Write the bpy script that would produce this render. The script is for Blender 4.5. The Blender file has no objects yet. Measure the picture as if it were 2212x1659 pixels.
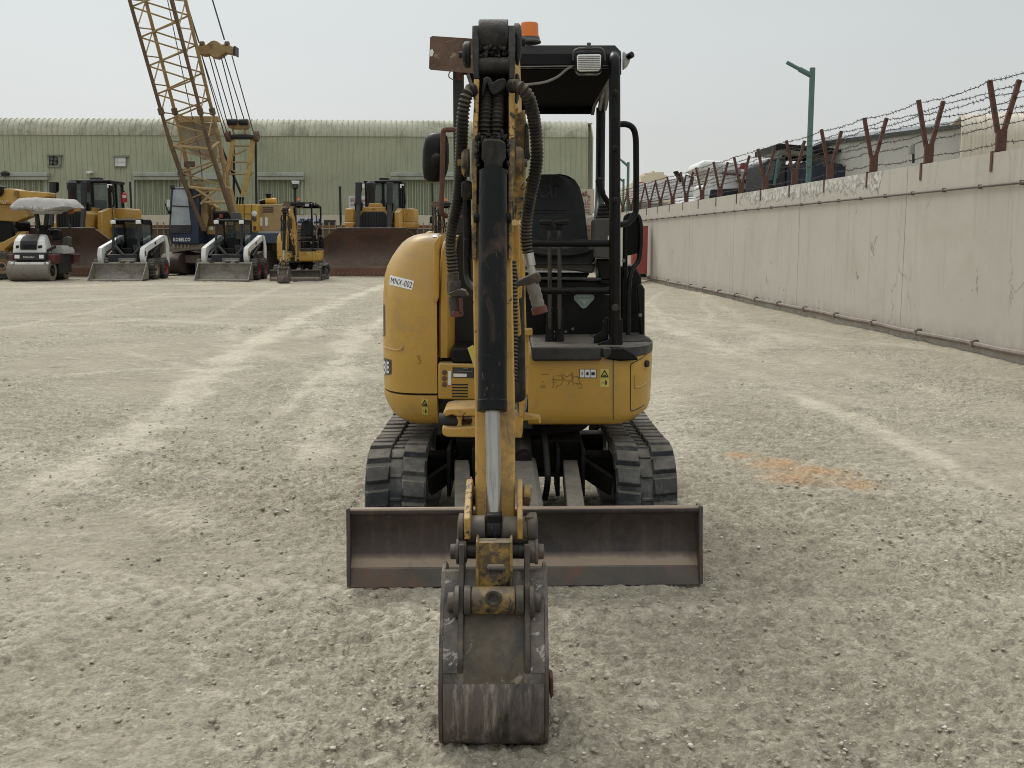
import bpy, math, random
import numpy as np
from mathutils import Vector, Matrix
from mathutils.bvhtree import BVHTree
random.seed(7); np.random.seed(7)
SC = bpy.context.scene
COL = SC.collection
# ---------------------------------------------------------------- camera, sky, sun, exposure
H = 1.526; F = 2280.0; CX = 1106.0; CY = 829.0; TH = math.atan(314.0/2280.0)
ct, st = math.cos(TH), math.sin(TH)
cam = bpy.data.cameras.new('camera'); co = bpy.data.objects.new('camera', cam); COL.objects.link(co)
cam.sensor_width = 36.0; cam.lens = 36.0*F/2212.0; cam.clip_start = 0.05; cam.clip_end = 3000
co.location = (0, 0, H); co.rotation_euler = (math.pi/2-TH, 0, 0); SC.camera = co
wd = bpy.data.worlds.new('World'); SC.world = wd; wd.use_nodes = True
nt = wd.node_tree; nt.nodes.clear()
SUN_EL, SUN_AZ = math.radians(52), math.radians(-28)     # azimuth measured from +Y towards +X
def N(t, ty, **kw):
    n = t.nodes.new(ty)
    for k, v in kw.items(): setattr(n, k, v)
    return n
sky = N(nt, 'ShaderNodeTexSky', sky_type='NISHITA'); sky.sun_disc = False
sky.sun_elevation = SUN_EL; sky.sun_rotation = SUN_AZ; sky.dust_density = 2.0
hs = N(nt, 'ShaderNodeHueSaturation'); hs.inputs['Saturation'].default_value = 0.12
nt.links.new(sky.outputs[0], hs.inputs['Color'])
b1 = N(nt, 'ShaderNodeBackground'); b1.inputs[1].default_value = 0.05
nt.links.new(hs.outputs[0], b1.inputs[0])
tc = N(nt, 'ShaderNodeTexCoord'); sx = N(nt, 'ShaderNodeSeparateXYZ'); nt.links.new(tc.outputs['Generated'], sx.inputs[0])
rp = N(nt, 'ShaderNodeValToRGB'); nt.links.new(sx.outputs[2], rp.inputs[0])
cr = rp.color_ramp
cr.elements[0].position = 0.0; cr.elements[0].color = (.39, .395, .372, 1)
cr.elements[1].position = 1.0; cr.elements[1].color = (1.05, 1.07, 1.07, 1)
e = cr.elements.new(.10); e.color = (.335, .350, .338, 1)
e = cr.elements.new(.30); e.color = (.30, .342, .345, 1)
nz = N(nt, 'ShaderNodeTexNoise'); nz.inputs['Scale'].default_value = 2.2; nz.inputs['Detail'].default_value = 4
mp = N(nt, 'ShaderNodeMapping'); mp.inputs['Scale'].default_value = (1, 1, 3.0)
nt.links.new(tc.outputs['Generated'], mp.inputs[0]); nt.links.new(mp.outputs[0], nz.inputs[0])
mr = N(nt, 'ShaderNodeMapRange'); mr.inputs[1].default_value = .3; mr.inputs[2].default_value = .7
mr.inputs[3].default_value = .95; mr.inputs[4].default_value = 1.05
nt.links.new(nz.outputs[0], mr.inputs[0])
b2 = N(nt, 'ShaderNodeBackground'); nt.links.new(rp.outputs[0], b2.inputs[0]); nt.links.new(mr.outputs[0], b2.inputs[1])
ad = N(nt, 'ShaderNodeAddShader'); nt.links.new(b1.outputs[0], ad.inputs[0]); nt.links.new(b2.outputs[0], ad.inputs[1])
wo = N(nt, 'ShaderNodeOutputWorld'); nt.links.new(ad.outputs[0], wo.inputs[0])
sl = bpy.data.lights.new('sun', 'SUN'); sl.energy = 1.5; sl.angle = math.radians(24); sl.color = (1, .97, .92)
so = bpy.data.objects.new('sun', sl); COL.objects.link(so)
sd = Vector((math.sin(SUN_AZ)*math.cos(SUN_EL), math.cos(SUN_AZ)*math.cos(SUN_EL), math.sin(SUN_EL)))
so.rotation_euler = sd.to_track_quat('Z', 'Y').to_euler(); so.location = (0, 0, 30)
vs_ = SC.view_settings; vs_.view_transform = 'Standard'; vs_.look = 'None'; vs_.exposure = 0.0; vs_.gamma = 1.0
SC.cycles.max_bounces = 6; SC.cycles.diffuse_bounces = 3; SC.cycles.glossy_bounces = 3; SC.cycles.use_denoising = True; SC.cycles.filter_width = 1.0

# ---------------------------------------------------------------- helpers
def ray(px, py):
    dx = (px-CX)/F; dy = (CY-py)/F
    return Vector((dx, ct+dy*st, -st+dy*ct))
def W(px, py, Y):
    d = ray(px, py); t = Y/d.y
    return Vector((d.x*t, Y, H+d.z*t))
def G(px, py, z=0.0):
    d = ray(px, py); t = (z-H)/d.z
    return Vector((d.x*t, d.y*t, z))
ORG = {}
class MB:
    def __init__(s): s.v = []; s.f = []
    def add(s, vs, fs):
        n = len(s.v); s.v.extend([tuple(v) for v in vs]); s.f.extend([tuple(i+n for i in f) for f in fs]); return s
    def box(s, c, sz, rot=None):
        c = Vector(c); a, b, d = [q/2 for q in sz]
        vs = [Vector((x, y, z)) for x in (-a, a) for y in (-b, b) for z in (-d, d)]
        if rot is not None:
            m = rot if isinstance(rot, Matrix) else Matrix.Rotation(rot[2], 3, 'Z') @ Matrix.Rotation(rot[1], 3, 'Y') @ Matrix.Rotation(rot[0], 3, 'X')
            vs = [m @ v for v in vs]
        return s.add([v+c for v in vs], [(0,1,3,2),(4,6,7,5),(0,4,5,1),(2,3,7,6),(0,2,6,4),(1,5,7,3)])
    def bb(s, x0, x1, y0, y1, z0, z1):
        return s.box(((x0+x1)/2, (y0+y1)/2, (z0+z1)/2), (abs(x1-x0), abs(y1-y0), abs(z1-z0)))
    def hexa(s, a, b):            # two quads (4 points each, same order)
        return s.add(list(a)+list(b), [(3,2,1,0),(4,5,6,7),(0,1,5,4),(1,2,6,5),(2,3,7,6),(3,0,4,7)])
    def ext(s, poly, d):          # closed 3D polygon extruded by vector d
        n = len(poly); d = Vector(d); p = [Vector(q) for q in poly]
        fs = [tuple(range(n)), tuple(range(2*n-1, n-1, -1))]
        fs += [(i, i+n, (i+1) % n+n, (i+1) % n) for i in range(n)]
        return s.add(p+[q+d for q in p], fs)
    def px(s, pts, Y, depth):     # outline measured in the photo, at its own distance, with real thickness
        return s.ext([W(x, y, Y) for x, y in pts], (0, depth, 0))
    def prx(s, yz, x0, x1):       # outline in the side view, extruded across
        return s.ext([(x0, y, z) for y, z in yz], (x1-x0, 0, 0))
    def loft(s, rings, caps=True, closed=True):
        n = len(rings[0]); vs = [p for r in rings for p in r]; fs = []
        m = n if closed else n-1
        for k in range(len(rings)-1):
            for i in range(m):
                j = (i+1) % n
                fs.append((k*n+i, k*n+j, (k+1)*n+j, (k+1)*n+i))
        if caps and closed:
            fs.append(tuple(range(n-1, -1, -1))); o = (len(rings)-1)*n; fs.append(tuple(o+i for i in range(n)))
        return s.add(vs, fs)
    def tube(s, pts, r, n=10, flat=None):
        pts = [Vector(p) for p in pts]; k = len(pts); rr = r if isinstance(r, (list, tuple)) else [r]*k
        rings = []; up = None
        for i in range(k):
            t = (pts[min(i+1, k-1)]-pts[max(i-1, 0)]); t = t.normalized() if t.length > 1e-9 else Vector((0, 0, 1))
            if up is None: up = Vector((0, 0, 1)) if abs(t.z) < .9 else Vector((0, 1, 0))
            a = t.cross(up); a = a.normalized() if a.length > 1e-6 else t.orthogonal().normalized()
            b = a.cross(t).normalized(); up = b
            rings.append([pts[i]+a*(math.cos(q)*rr[i])+b*(math.sin(q)*rr[i]) for q in [2*math.pi*j/n for j in range(n)]])
        return s.loft(rings)
    def cyl(s, p0, p1, r, r1=None, n=22): return s.tube([p0, p1], [r, r if r1 is None else r1], n)
    def lathe(s, prof, o, ax, n=24, caps=True):   # prof: (radius, height) along axis
        o = Vector(o); ax = Vector(ax).normalized(); a = ax.orthogonal().normalized(); b = ax.cross(a)
        return s.loft([[o+ax*h+a*(math.cos(q)*r)+b*(math.sin(q)*r) for q in [2*math.pi*j/n for j in range(n)]] for r, h in prof], caps)
    def ball(s, c, r, n=12):
        r = (r, r, r) if not isinstance(r, (tuple, list)) else r; c = Vector(c); m = n//2+1; rings = []
        for i in range(m):
            t = math.pi*(.02+.96*i/(m-1))
            rings.append([c+Vector((r[0]*math.sin(t)*math.cos(q), r[1]*math.sin(t)*math.sin(q), -r[2]*math.cos(t))) for q in [2*math.pi*j/n for j in range(n)]])
        return s.loft(rings)
    def hose(s, pts, r, pitch=.011, amp=.12, n=12):
        p = resample(smooth(pts, 12), pitch/2)
        return s.tube(p, [r*(1+amp*(1 if i % 2 else -1)) for i in range(len(p))], n)
    def build(s, name, m, parent=None, bevel=0, ang=35, seg=2):
        o = Vector((0, 0, 0)) if parent is None else ORG.get(parent.name, Vector((0, 0, 0)))
        me = bpy.data.meshes.new(name)
        me.from_pydata([(x-o.x, y-o.y, z-o.z) for x, y, z in s.v], [], s.f)
        me.validate(); me.update()
        import bmesh
        bm = bmesh.new(); bm.from_mesh(me); bmesh.ops.recalc_face_normals(bm, faces=bm.faces); bm.to_mesh(me); bm.free()
        if ang: me.shade_smooth(); me.set_sharp_from_angle(angle=math.radians(ang))
        ob = bpy.data.objects.new(name, me); COL.objects.link(ob)
        if m is not None: me.materials.append(m)
        if parent is not None: ob.parent = parent; ORG[ob.name] = o
        if bevel:
            bv = ob.modifiers.new('bevel', 'BEVEL'); bv.width = bevel; bv.segments = seg; bv.limit_method = 'ANGLE'; bv.angle_limit = math.radians(40)
            bv.harden_normals = False
        return ob
def smooth(pts, k=8):
    p = [Vector(q) for q in pts]; out = []
    for i in range(len(p)-1):
        a = p[max(i-1, 0)]; b = p[i]; c = p[i+1]; d = p[min(i+2, len(p)-1)]
        for j in range(k):
            t = j/k; out.append(.5*((2*b)+(c-a)*t+(2*a-5*b+4*c-d)*t*t+(3*b-a-3*c+d)*t**3))
    out.append(p[-1]); return out
def resample(p, step):
    out = [p[0]]; acc = 0.0
    for i in range(1, len(p)):
        seg = (p[i]-p[i-1]).length; q = p[i-1]
        while acc+seg >= step and seg > 0:
            f = (step-acc)/seg; q = q.lerp(p[i], f); out.append(q); seg = (p[i]-q).length; acc = 0.0
        acc += seg
    return out
def tag(o, label, cat, group=None, kind=None):
    o['label'] = label; o['category'] = cat
    if group: o['group'] = group
    if kind: o['kind'] = kind
    return o
def thing(name, label, cat, loc=(0, 0, 0), group=None, world=True):
    o = bpy.data.objects.new(name, None); COL.objects.link(o); o.location = loc; o.empty_display_size = .2
    ORG[o.name] = Vector(loc) if world else Vector((0, 0, 0))
    return tag(o, label, cat, group)
def kids(o): return [c for c in bpy.data.objects if c.parent == o]
def copy_tree(o, parent=None, skip=()):
    ch = kids(o); c = o.copy(); COL.objects.link(c)
    if parent is not None: c.parent = parent
    for q in ch:
        if q.name.split('.')[0] in skip: continue
        copy_tree(q, c, skip)
    return c
def struct(o): o['kind'] = 'structure'; return o
def textmesh(s, size=1.0, bold=0.0, depth=0.0):
    cu = bpy.data.curves.new('lettering', 'FONT'); cu.body = s; cu.size = size; cu.offset = bold; cu.extrude = depth
    cu.align_x = 'CENTER'; cu.align_y = 'CENTER'; cu.resolution_u = 3; cu.space_character = 1.14
    t = bpy.data.objects.new('lettering', cu); COL.objects.link(t)
    bpy.context.view_layer.update()
    me = bpy.data.meshes.new_from_object(t.evaluated_get(bpy.context.evaluated_depsgraph_get()))
    v = [q.co.copy() for q in me.vertices]; f = [tuple(p.vertices) for p in me.polygons]
    bpy.data.objects.remove(t); bpy.data.curves.remove(cu); bpy.data.meshes.remove(me)
    x0 = min(q.x for q in v); x1 = max(q.x for q in v); y0 = min(q.y for q in v); y1 = max(q.y for q in v)
    return [((q.x-x0)/(x1-x0), (q.y-y0)/(y1-y0), q.z) for q in v], f     # unit box
def text_on(mb, s, o, ux, uy, w, h, bold=0.0, push=(0, -.003, 0)):     # lettering laid on a plane: origin = lower-left corner
    v, f = textmesh(s, 1.0, bold); o = Vector(o)+Vector(push); ux = Vector(ux); uy = Vector(uy)
    return mb.add([o+ux*(a*w)+uy*(b*h) for a, b, c in v], f)

# ---------------------------------------------------------------- materials
def srgb(r, g, b):
    f = lambda c: c/12.92 if c <= .04045 else ((c+.055)/1.055)**2.4
    return (f(r/255), f(g/255), f(b/255), 1)
def mixn(t, fac, a, b, mode='MIX'):
    n = N(t, 'ShaderNodeMix', data_type='RGBA', blend_type=mode)
    for sock, val in ((n.inputs[0], fac), (n.inputs[6], a), (n.inputs[7], b)):
        if isinstance(val, bpy.types.NodeSocket): t.links.new(val, sock)
        else: sock.default_value = val
    return n.outputs[2]
def noise(t, vec, scale, detail=5, rough=.6, dist=0.0, lo=.4, hi=.6):
    n = N(t, 'ShaderNodeTexNoise'); n.inputs['Scale'].default_value = scale; n.inputs['Detail'].default_value = detail
    n.inputs['Roughness'].default_value = rough; n.inputs['Distortion'].default_value = dist
    t.links.new(vec, n.inputs['Vector'])
    m = N(t, 'ShaderNodeMapRange'); m.inputs[1].default_value = lo; m.inputs[2].default_value = hi
    t.links.new(n.outputs[0], m.inputs[0]); return m.outputs[0], n.outputs[0]
MATS = {}
def M(name, col, rough=.6, metal=0.0, var=.12, scale=5, dirt=None, damt=.5, dscale=3, chip=None, camt=.36, cscale=14,
      dust=0.0, bump=.15, bscale=60, streak=None, samt=.5, sscale=9, coat=0.0, stretch=(1, 1, 1), spec=.5, dlo=.15, dhi=.95, dcol=(.36, .31, .235, 1)):
    m = bpy.data.materials.new(name); m.use_nodes = True; t = m.node_tree; t.nodes.clear()
    o = N(t, 'ShaderNodeOutputMaterial'); p = N(t, 'ShaderNodeBsdfPrincipled'); t.links.new(p.outputs[0], o.inputs[0])
    c = N(t, 'ShaderNodeTexCoord'); mpn = N(t, 'ShaderNodeMapping'); mpn.inputs['Scale'].default_value = stretch
    t.links.new(c.outputs['Object'], mpn.inputs[0]); vec = mpn.outputs[0]
    f, _ = noise(t, vec, scale, 6, .65, .3, .3, .7)
    a = tuple(max(0, q*(1-var)) for q in col[:3])+(1,); b = tuple(min(1, q*(1+var)) for q in col[:3])+(1,)
    cur = mixn(t, f, a, b)
    rsock = None
    if streak is not None:
        ms = N(t, 'ShaderNodeMapping'); ms.inputs['Scale'].default_value = (1, 1, .06); t.links.new(c.outputs['Object'], ms.inputs[0])
        g, _ = noise(t, ms.outputs[0], sscale, 5, .7, .2, .5, .5+.4*(1-samt)+.05); cur = mixn(t, g, cur, streak)
    if dirt is not None:
        g, _ = noise(t, vec, dscale, 8, .72, .5, .62-.25*damt, .80-.25*damt); cur = mixn(t, g, cur, dirt)
        rsock = g
    if chip is not None:
        g, _ = noise(t, vec, cscale, 8, .7, .6, 1-camt-.02, 1-camt+.02); cur = mixn(t, g, cur, chip)
    if dust:
        ge = N(t, 'ShaderNodeNewGeometry'); sp = N(t, 'ShaderNodeSeparateXYZ'); t.links.new(ge.outputs['Normal'], sp.inputs[0])
        g, _ = noise(t, vec, 8, 6, .7, 0, .3, .75)
        mm = N(t, 'ShaderNodeMapRange'); mm.inputs[1].default_value = dlo; mm.inputs[2].default_value = dhi; mm.inputs[4].default_value = dust
        t.links.new(sp.outputs[2], mm.inputs[0])
        mu = N(t, 'ShaderNodeMath', operation='MULTIPLY'); t.links.new(mm.outputs[0], mu.inputs[0])
        ma = N(t, 'ShaderNodeMath', operation='ADD'); ma.inputs[1].default_value = .35; t.links.new(g, ma.inputs[0]); t.links.new(ma.outputs[0], mu.inputs[1])
        mu.use_clamp = True
        cur = mixn(t, mu.outputs[0], cur, dcol)
    t.links.new(cur, p.inputs['Base Color'])
    rv, _ = noise(t, vec, scale*3, 4, .6, 0, .3, .7)
    rm = N(t, 'ShaderNodeMapRange'); rm.inputs[3].default_value = max(.05, rough-.12); rm.inputs[4].default_value = min(1, rough+.15)
    t.links.new(rv, rm.inputs[0]); t.links.new(rm.outputs[0], p.inputs['Roughness'])
    p.inputs['Metallic'].default_value = metal
    p.inputs['Coat Weight'].default_value = coat; p.inputs['Specular IOR Level'].default_value = spec
    if bump:
        _, h = noise(t, vec, bscale, 5, .6); bn = N(t, 'ShaderNodeBump'); bn.inputs['Strength'].default_value = bump; bn.inputs['Distance'].default_value = .004
        t.links.new(h, bn.inputs['Height']); t.links.new(bn.outputs[0], p.inputs['Normal'])
    MATS[name] = m; return m
RUST = (.085, .040, .022, 1); GRIME = (.022, .019, .016, 1); SAND = (.33, .285, .215, 1)
yellow = M('yellow_paint', (.52, .305, .056), .40, 0, .09, 2.5, dirt=(.38, .25, .09, 1), damt=.36, dscale=5, chip=(.10, .06, .03, 1), camt=.275, cscale=30, dust=.6, bump=.03)
yellow_worn = M('worn_yellow_paint', (.52, .30, .065), .5, 0, .1, 4, dirt=(.16, .11, .05, 1), damt=.45, dscale=9, chip=(.03, .024, .02, 1), camt=.36, cscale=22, dust=.45, bump=.12)
yellow_grimy = M('grimy_yellow_steel', (.42, .26, .065), .6, 0, .15, 6, dirt=(.085, .06, .038, 1), damt=1.0, dscale=12, chip=(.02, .018, .016, 1), camt=.42, cscale=16, dust=.3, bump=.3, bscale=45)
yellow_far = M('distant_yellow_paint', (.50, .285, .055), .5, 0, .1, 1.5, dirt=(.34, .24, .12, 1), damt=.5, dscale=1.5, dust=.5, bump=0)
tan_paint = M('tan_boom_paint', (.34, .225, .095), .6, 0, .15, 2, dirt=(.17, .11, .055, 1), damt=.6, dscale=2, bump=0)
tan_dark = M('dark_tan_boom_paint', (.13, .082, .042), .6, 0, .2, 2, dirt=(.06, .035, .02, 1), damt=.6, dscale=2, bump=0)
tan_plain = M('faded_tan_panel', (.40, .28, .13), .6, 0, .1, 1, dirt=(.3, .22, .13, 1), damt=.5, dscale=1, bump=0)
black = M('black_paint', (.005, .005, .0053), .36, 0, .25, 8, dust=.035, bump=.05, dirt=(.013, .012, .011, 1), damt=.3, dscale=6, spec=.22)
black_floor = M('black_floor_plate', (.03, .031, .032), .6, 0, .3, 8, dust=.42, bump=.2, dirt=(.07, .065, .055, 1), damt=.5, dscale=6)
black_rub = M('black_rubber', (.013, .0125, .0115), .75, 0, .2, 8, dust=.12, bump=.2, spec=.25)
hose_m = M('dusty_hose', (.022, .019, .0155), .8, 0, .25, 12, dirt=(.07, .058, .043, 1), damt=.4, dscale=8, dust=.42, dlo=.25, dhi=.8, bump=.1, spec=.25)
grease = M('greasy_black_steel', (.011, .0103, .0095), .55, 0, .4, 18, spec=.35, dirt=(.038, .034, .030, 1), damt=.55, dscale=14, dust=.14, bump=.9, bscale=38)
barrel = M('scratched_black_cylinder', (.006, .0062, .0068), .40, 0, .3, 8, spec=.2, dirt=(.085, .056, .040, 1), damt=.34, dscale=6, chip=(.10, .075, .058, 1), camt=.36, cscale=16, bump=.12, bscale=30, stretch=(1.6, 1.6, .5))
chrome = M('dull_chrome_rod', (.42, .40, .37), .24, .85, .10, 4, bump=0, dirt=(.24, .22, .19, 1), damt=.3, dscale=5, stretch=(6, 2, .06))
seat_m = M('black_vinyl', (.008, .0083, .0086), .42, 0, .2, 10, spec=.3, dust=.05, bump=.1, bscale=120)
grey_pl = M('grey_plastic', (.075, .073, .068), .6, 0, .15, 8, dust=.25, bump=.05)
track_m = M('dusty_rubber_track', (.042, .047, .051), .82, 0, .3, 14, spec=.3, dirt=(.15, .15, .142, 1), damt=.6, dscale=7, dust=.42, bump=.35, bscale=35)
arm_m = M('dusty_grey_steel', (.085, .088, .088), .75, 0, .25, 10, dirt=(.20, .185, .16, 1), damt=.45, dscale=6, dust=.5, bump=.35, bscale=40)
blade_m = M('rusty_blade_steel', (.050, .036, .031), .46, .0, .25, 5, dirt=(.020, .017, .017, 1), damt=.6, dscale=3, chip=(.28, .23, .18, 1), camt=.245, cscale=18, dust=1.6, dlo=.36, dhi=.60, dcol=(.31, .235, .165, 1), bump=.3, bscale=30, streak=(.10, .072, .055, 1), samt=.5, sscale=26)
edge_m = M('worn_cutting_edge', (.075, .066, .060), .55, .1, .25, 4, dirt=(.17, .07, .032, 1), damt=.50, dscale=2.2, dust=.4, bump=.2, bscale=30)
bucket_m = M('scraped_bucket_steel', (.058, .047, .040), .42, .15, .3, 6, dirt=(.20, .165, .135, 1), damt=.62, dscale=6, chip=(.016, .016, .020, 1), camt=.39, cscale=7, bump=.3, bscale=26, dust=.25, stretch=(2.2, 1, .7))
bucket_paint = M('chipped_blue_black_paint', (.012, .016, .026), .5, 0, .3, 8, dirt=(.11, .085, .065, 1), damt=.85, dscale=11, chip=(.34, .33, .30, 1), camt=.42, cscale=20, bump=.3, bscale=30, dust=.25)
link_m = M('muddy_link_steel', (.052, .043, .036), .6, .1, .3, 12, dirt=(.15, .115, .08, 1), damt=.5, dscale=9, chip=(.40, .27, .09, 1), camt=.30, cscale=16, bump=.5, bscale=35, dust=.3)
rust_m = M('brown_rusty_sheet', (.135, .084, .060), .85, 0, .3, 9, dirt=(.065, .035, .024, 1), damt=.5, dscale=7, chip=(.27, .21, .16, 1), camt=.40, cscale=12, bump=.2)
rust_tube = M('red_brown_rusty_tube', (.105, .048, .036), .8, 0, .2, 10, dirt=(.04, .025, .02, 1), damt=.4, bump=.2)
post_rust = M('rusty_post_steel', (.108, .048, .035), .8, 0, .2, 4, dirt=(.07, .035, .025, 1), damt=.4, bump=.1)
wire_m = M('weathered_wire', (.06, .05, .045), .7, .2, .2, 5, bump=0)
redtape = M('red_tape', (.13, .045, .036), .7, 0, .2, 20, bump=.2)
greytape = M('grey_wrapped_tape', (.20, .185, .165), .8, 0, .25, 30, bump=.5)
silver = M('silver_fitting', (.5, .49, .46), .35, .8, .1, 10, bump=.05)
white_p = M('white_paint', (.78, .78, .76), .45, 0, .05, 2, dirt=(.5, .46, .4, 1), damt=.35, dscale=2, bump=0)
white_st = M('white_sticker', (.80, .80, .78), .5, 0, .03, 5, bump=0)
yellow_st = M('yellow_sticker', (.62, .52, .13), .5, 0, .05, 5, bump=0)
ink = M('ink_and_void_black', (.02, .02, .02), .6, 0, 0, 5, bump=0)
ink_faded = M('faded_ink', (.30, .185, .05), .6, 0, .3, 5, bump=0)
white_ink = M('white_lettering', (.75, .74, .70), .6, 0, .05, 5, bump=0)
navy = M('navy_paint', (.018, .028, .058), .45, 0, .15, 2, dust=.25, bump=0)
red_p = M('red_paint', (.29, .052, .045), .55, 0, .12, 3, dirt=(.35, .09, .07, 1), damt=.4, bump=0)
darkred = M('dark_red_paint', (.10, .02, .022), .5, 0, .2, 3, dust=.3, bump=0)
orange = M('orange_lens', (.72, .19, .03), .35, 0, .08, 6, bump=0)
steel = M('bare_bucket_steel', (.24, .225, .195), .55, .3, .18, 3, dirt=(.13, .10, .07, 1), damt=.5, dscale=2.5, dust=.5, bump=0, streak=(.33, .31, .27, 1))
drum_m = M('worn_drum_steel', (.22, .195, .165), .55, .3, .15, 3, dirt=(.13, .10, .08, 1), damt=.4, bump=0)
darkgrey = M('dark_grey_paint', (.026, .027, .029), .5, 0, .2, 3, spec=.35, dust=.2, bump=0)
tyre_m = M('tyre_rubber', (.035, .034, .032), .85, 0, .2, 6, dust=.4, bump=0, dirt=(.11, .095, .075, 1), damt=.5, dscale=3)
rim_tan = M('tan_rim', (.36, .26, .16), .6, 0, .1, 4, bump=0)
rim_red = M('red_rim', (.36, .035, .05), .5, 0, .1, 4, bump=0)
blade_brown = M('brown_dozer_blade', (.088, .047, .033), .6, .1, .14, 1.5, dirt=(.055, .030, .024, 1), damt=.5, dscale=1, dust=.3, bump=0, streak=(.11, .062, .045, 1), samt=.3)
cover_m = M('grey_canvas_cover', (.42, .405, .38), .9, 0, .1, 3, dust=.2, bump=.4, bscale=10)
def glass_mat(name, col, rough=.08, alpha=.55):
    m = bpy.data.materials.new(name); m.use_nodes = True; p = m.node_tree.nodes['Principled BSDF']
    p.inputs['Base Color'].default_value = col; p.inputs['Roughness'].default_value = rough; p.inputs['Alpha'].default_value = alpha
    return m
glass = glass_mat('tinted_glass', (.10, .13, .14, 1))
lens_m = glass_mat('headlamp_lens', (.75, .77, .76, 1), .2, 1.0)
shade_black_m = M('matte_black_shade', (.005, .005, .005), 1.0, 0, .2, 8, bump=0, spec=.02)  # sheenless black that holds the roof underside in shade
yellow_strip = M('scuffed_yellow_paint', (.52, .31, .075), .5, 0, .12, 6, dirt=(.20, .13, .06, 1), damt=.5, dscale=14, chip=(.025, .02, .017, 1), camt=.46, cscale=34, dust=.3, bump=.15)
scrape_m = M('vertically_scraped_steel', (.125, .103, .088), .42, .12, .3, 4, dirt=(.020, .018, .019, 1), damt=.72, dscale=4.0, streak=(.26, .22, .185, 1), samt=.85, sscale=30, bump=.3, bscale=26, stretch=(2.4, 1, .7))
mud_m = M('mud_caked_steel', (.088, .070, .046), .75, 0, .4, 10, dirt=(.020, .021, .027, 1), damt=.66, dscale=7, chip=(.22, .19, .14, 1), camt=.39, cscale=12, bump=.7, bscale=24, dust=.2)
# ---------------------------------------------------------------- ground
def hash2(ix, iy, seed):
    h = (ix.astype(np.int64)*374761393+iy.astype(np.int64)*668265263+seed*144665) & 0xffffffff
    h = ((h ^ (h >> 13))*1274126177) & 0xffffffff
    h = ((h ^ (h >> 16))*2246822519) & 0xffffffff
    return ((h ^ (h >> 15)) & 0xffff)/65535.0
def vnoise(x, y, seed=0):
    ix = np.floor(x); iy = np.floor(y); fx = x-ix; fy = y-iy
    fx = fx*fx*(3-2*fx); fy = fy*fy*(3-2*fy)
    a = hash2(ix, iy, seed); b = hash2(ix+1, iy, seed); c = hash2(ix, iy+1, seed); d = hash2(ix+1, iy+1, seed)
    return (a*(1-fx)+b*fx)*(1-fy)+(c*(1-fx)+d*fx)*fy
def fbm(x, y, oct=4, seed=0, gain=.5):
    s = 0; a = 1; t = 0
    for k in range(oct): s = s+a*vnoise(x*2**k+k*17.3, y*2**k-k*9.1, seed+k); t += a; a *= gain
    return s/t
TRK = [  # tyre and track marks: photo polyline, half width (m), dust strength, tread strength
    ([(60,1085),(170,1010),(330,905),(520,760),(640,690),(760,640),(850,612)], .26, 1.0, .5),
    ([(560,925),(640,860),(760,755),(830,682)], .11, .8, .5),
    ([(650,1010),(700,880),(745,770),(770,700)], .22, .75, .5),
    ([(740,900),(765,790)], .10, .5, .5),
    ([(655,670),(690,722)], .12, .7, .1), ([(500,740),(505,700)], .15, .5, .1),
    ([(0,952),(80,985),(150,1045)], .10, .45, .9), ([(20,1410),(100,1300),(180,1225)], .10, .45, .9), ([(180,1225),(310,1290),(400,1345)], .13, .5, .5),
    ([(0,705),(300,690),(560,700),(830,712)], .35, .55, .1), ([(0,655),(400,640),(760,632)], .5, .4, .1), ([(0,620),(350,612),(620,612)], .7, .5, .0),
    ([(0,830),(250,800),(520,790)], .12, .4, .2), ([(0,1050),(150,1045)], .07, .6, .0),
    ([(1700,845),(1790,890),(1900,935),(2060,1010),(2212,1075)], .14, .8, .15), ([(1400,690),(1470,715),(1560,752),(1660,780)], .25, .65, .1),
    ([(1530,690),(1600,700),(1690,725),(1745,745)], .3, .5, .1), ([(1640,720),(1650,745),(1580,770)], .22, .5, .8), ([(1960,820),(2060,860)], .12, .5, .1),
    ([(1440,820),(1440,920),(1480,1000)], .30, .45, .7), ([(1850,1010),(1990,1040),(2212,1130)], .2, .35, .3), ([(1400,740),(1600,770),(1800,800)], .1, .35, .0),
    ([(1560,1330),(1900,1420)], .3, .3, .6), ([(1250,1500),(1620,1570)], .3, .4, .8), ([(650,1500),(940,1480)], .3, .4, .8), ([(560,1560),(900,1570)], .25, .3, .7),
]
rt = random.Random(21)
def far_tracks():
    out = []
    for k in range(30):
        y0 = rt.uniform(3.2, 24); x0 = rt.uniform(-.5, .5)*(y0+2); a = rt.gauss(-.15, .28) if k % 3 else rt.choice([-1, 1])*rt.uniform(1.35, 1.6); L = rt.uniform(.35, .9)*(y0+3); bend = rt.uniform(-.10, .10); pts = []
        for i in range(6):
            t = i/5; pts.append(Vector((x0+math.sin(a+bend*t)*L*t, y0+math.cos(a+bend*t)*L*t, 0)))
        hw = rt.uniform(.08, .19); ds = rt.uniform(.28, .55); ts = rt.choice([.1, .3, .8])
        out.append((pts, hw, ds, ts))
        if rt.random() < .6: out.append(([p_+Vector((rt.choice([1.3, 1.5])*math.cos(a), -1.4*math.sin(a), 0)) for p_ in pts], hw, ds*.9, ts))
    return out
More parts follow.
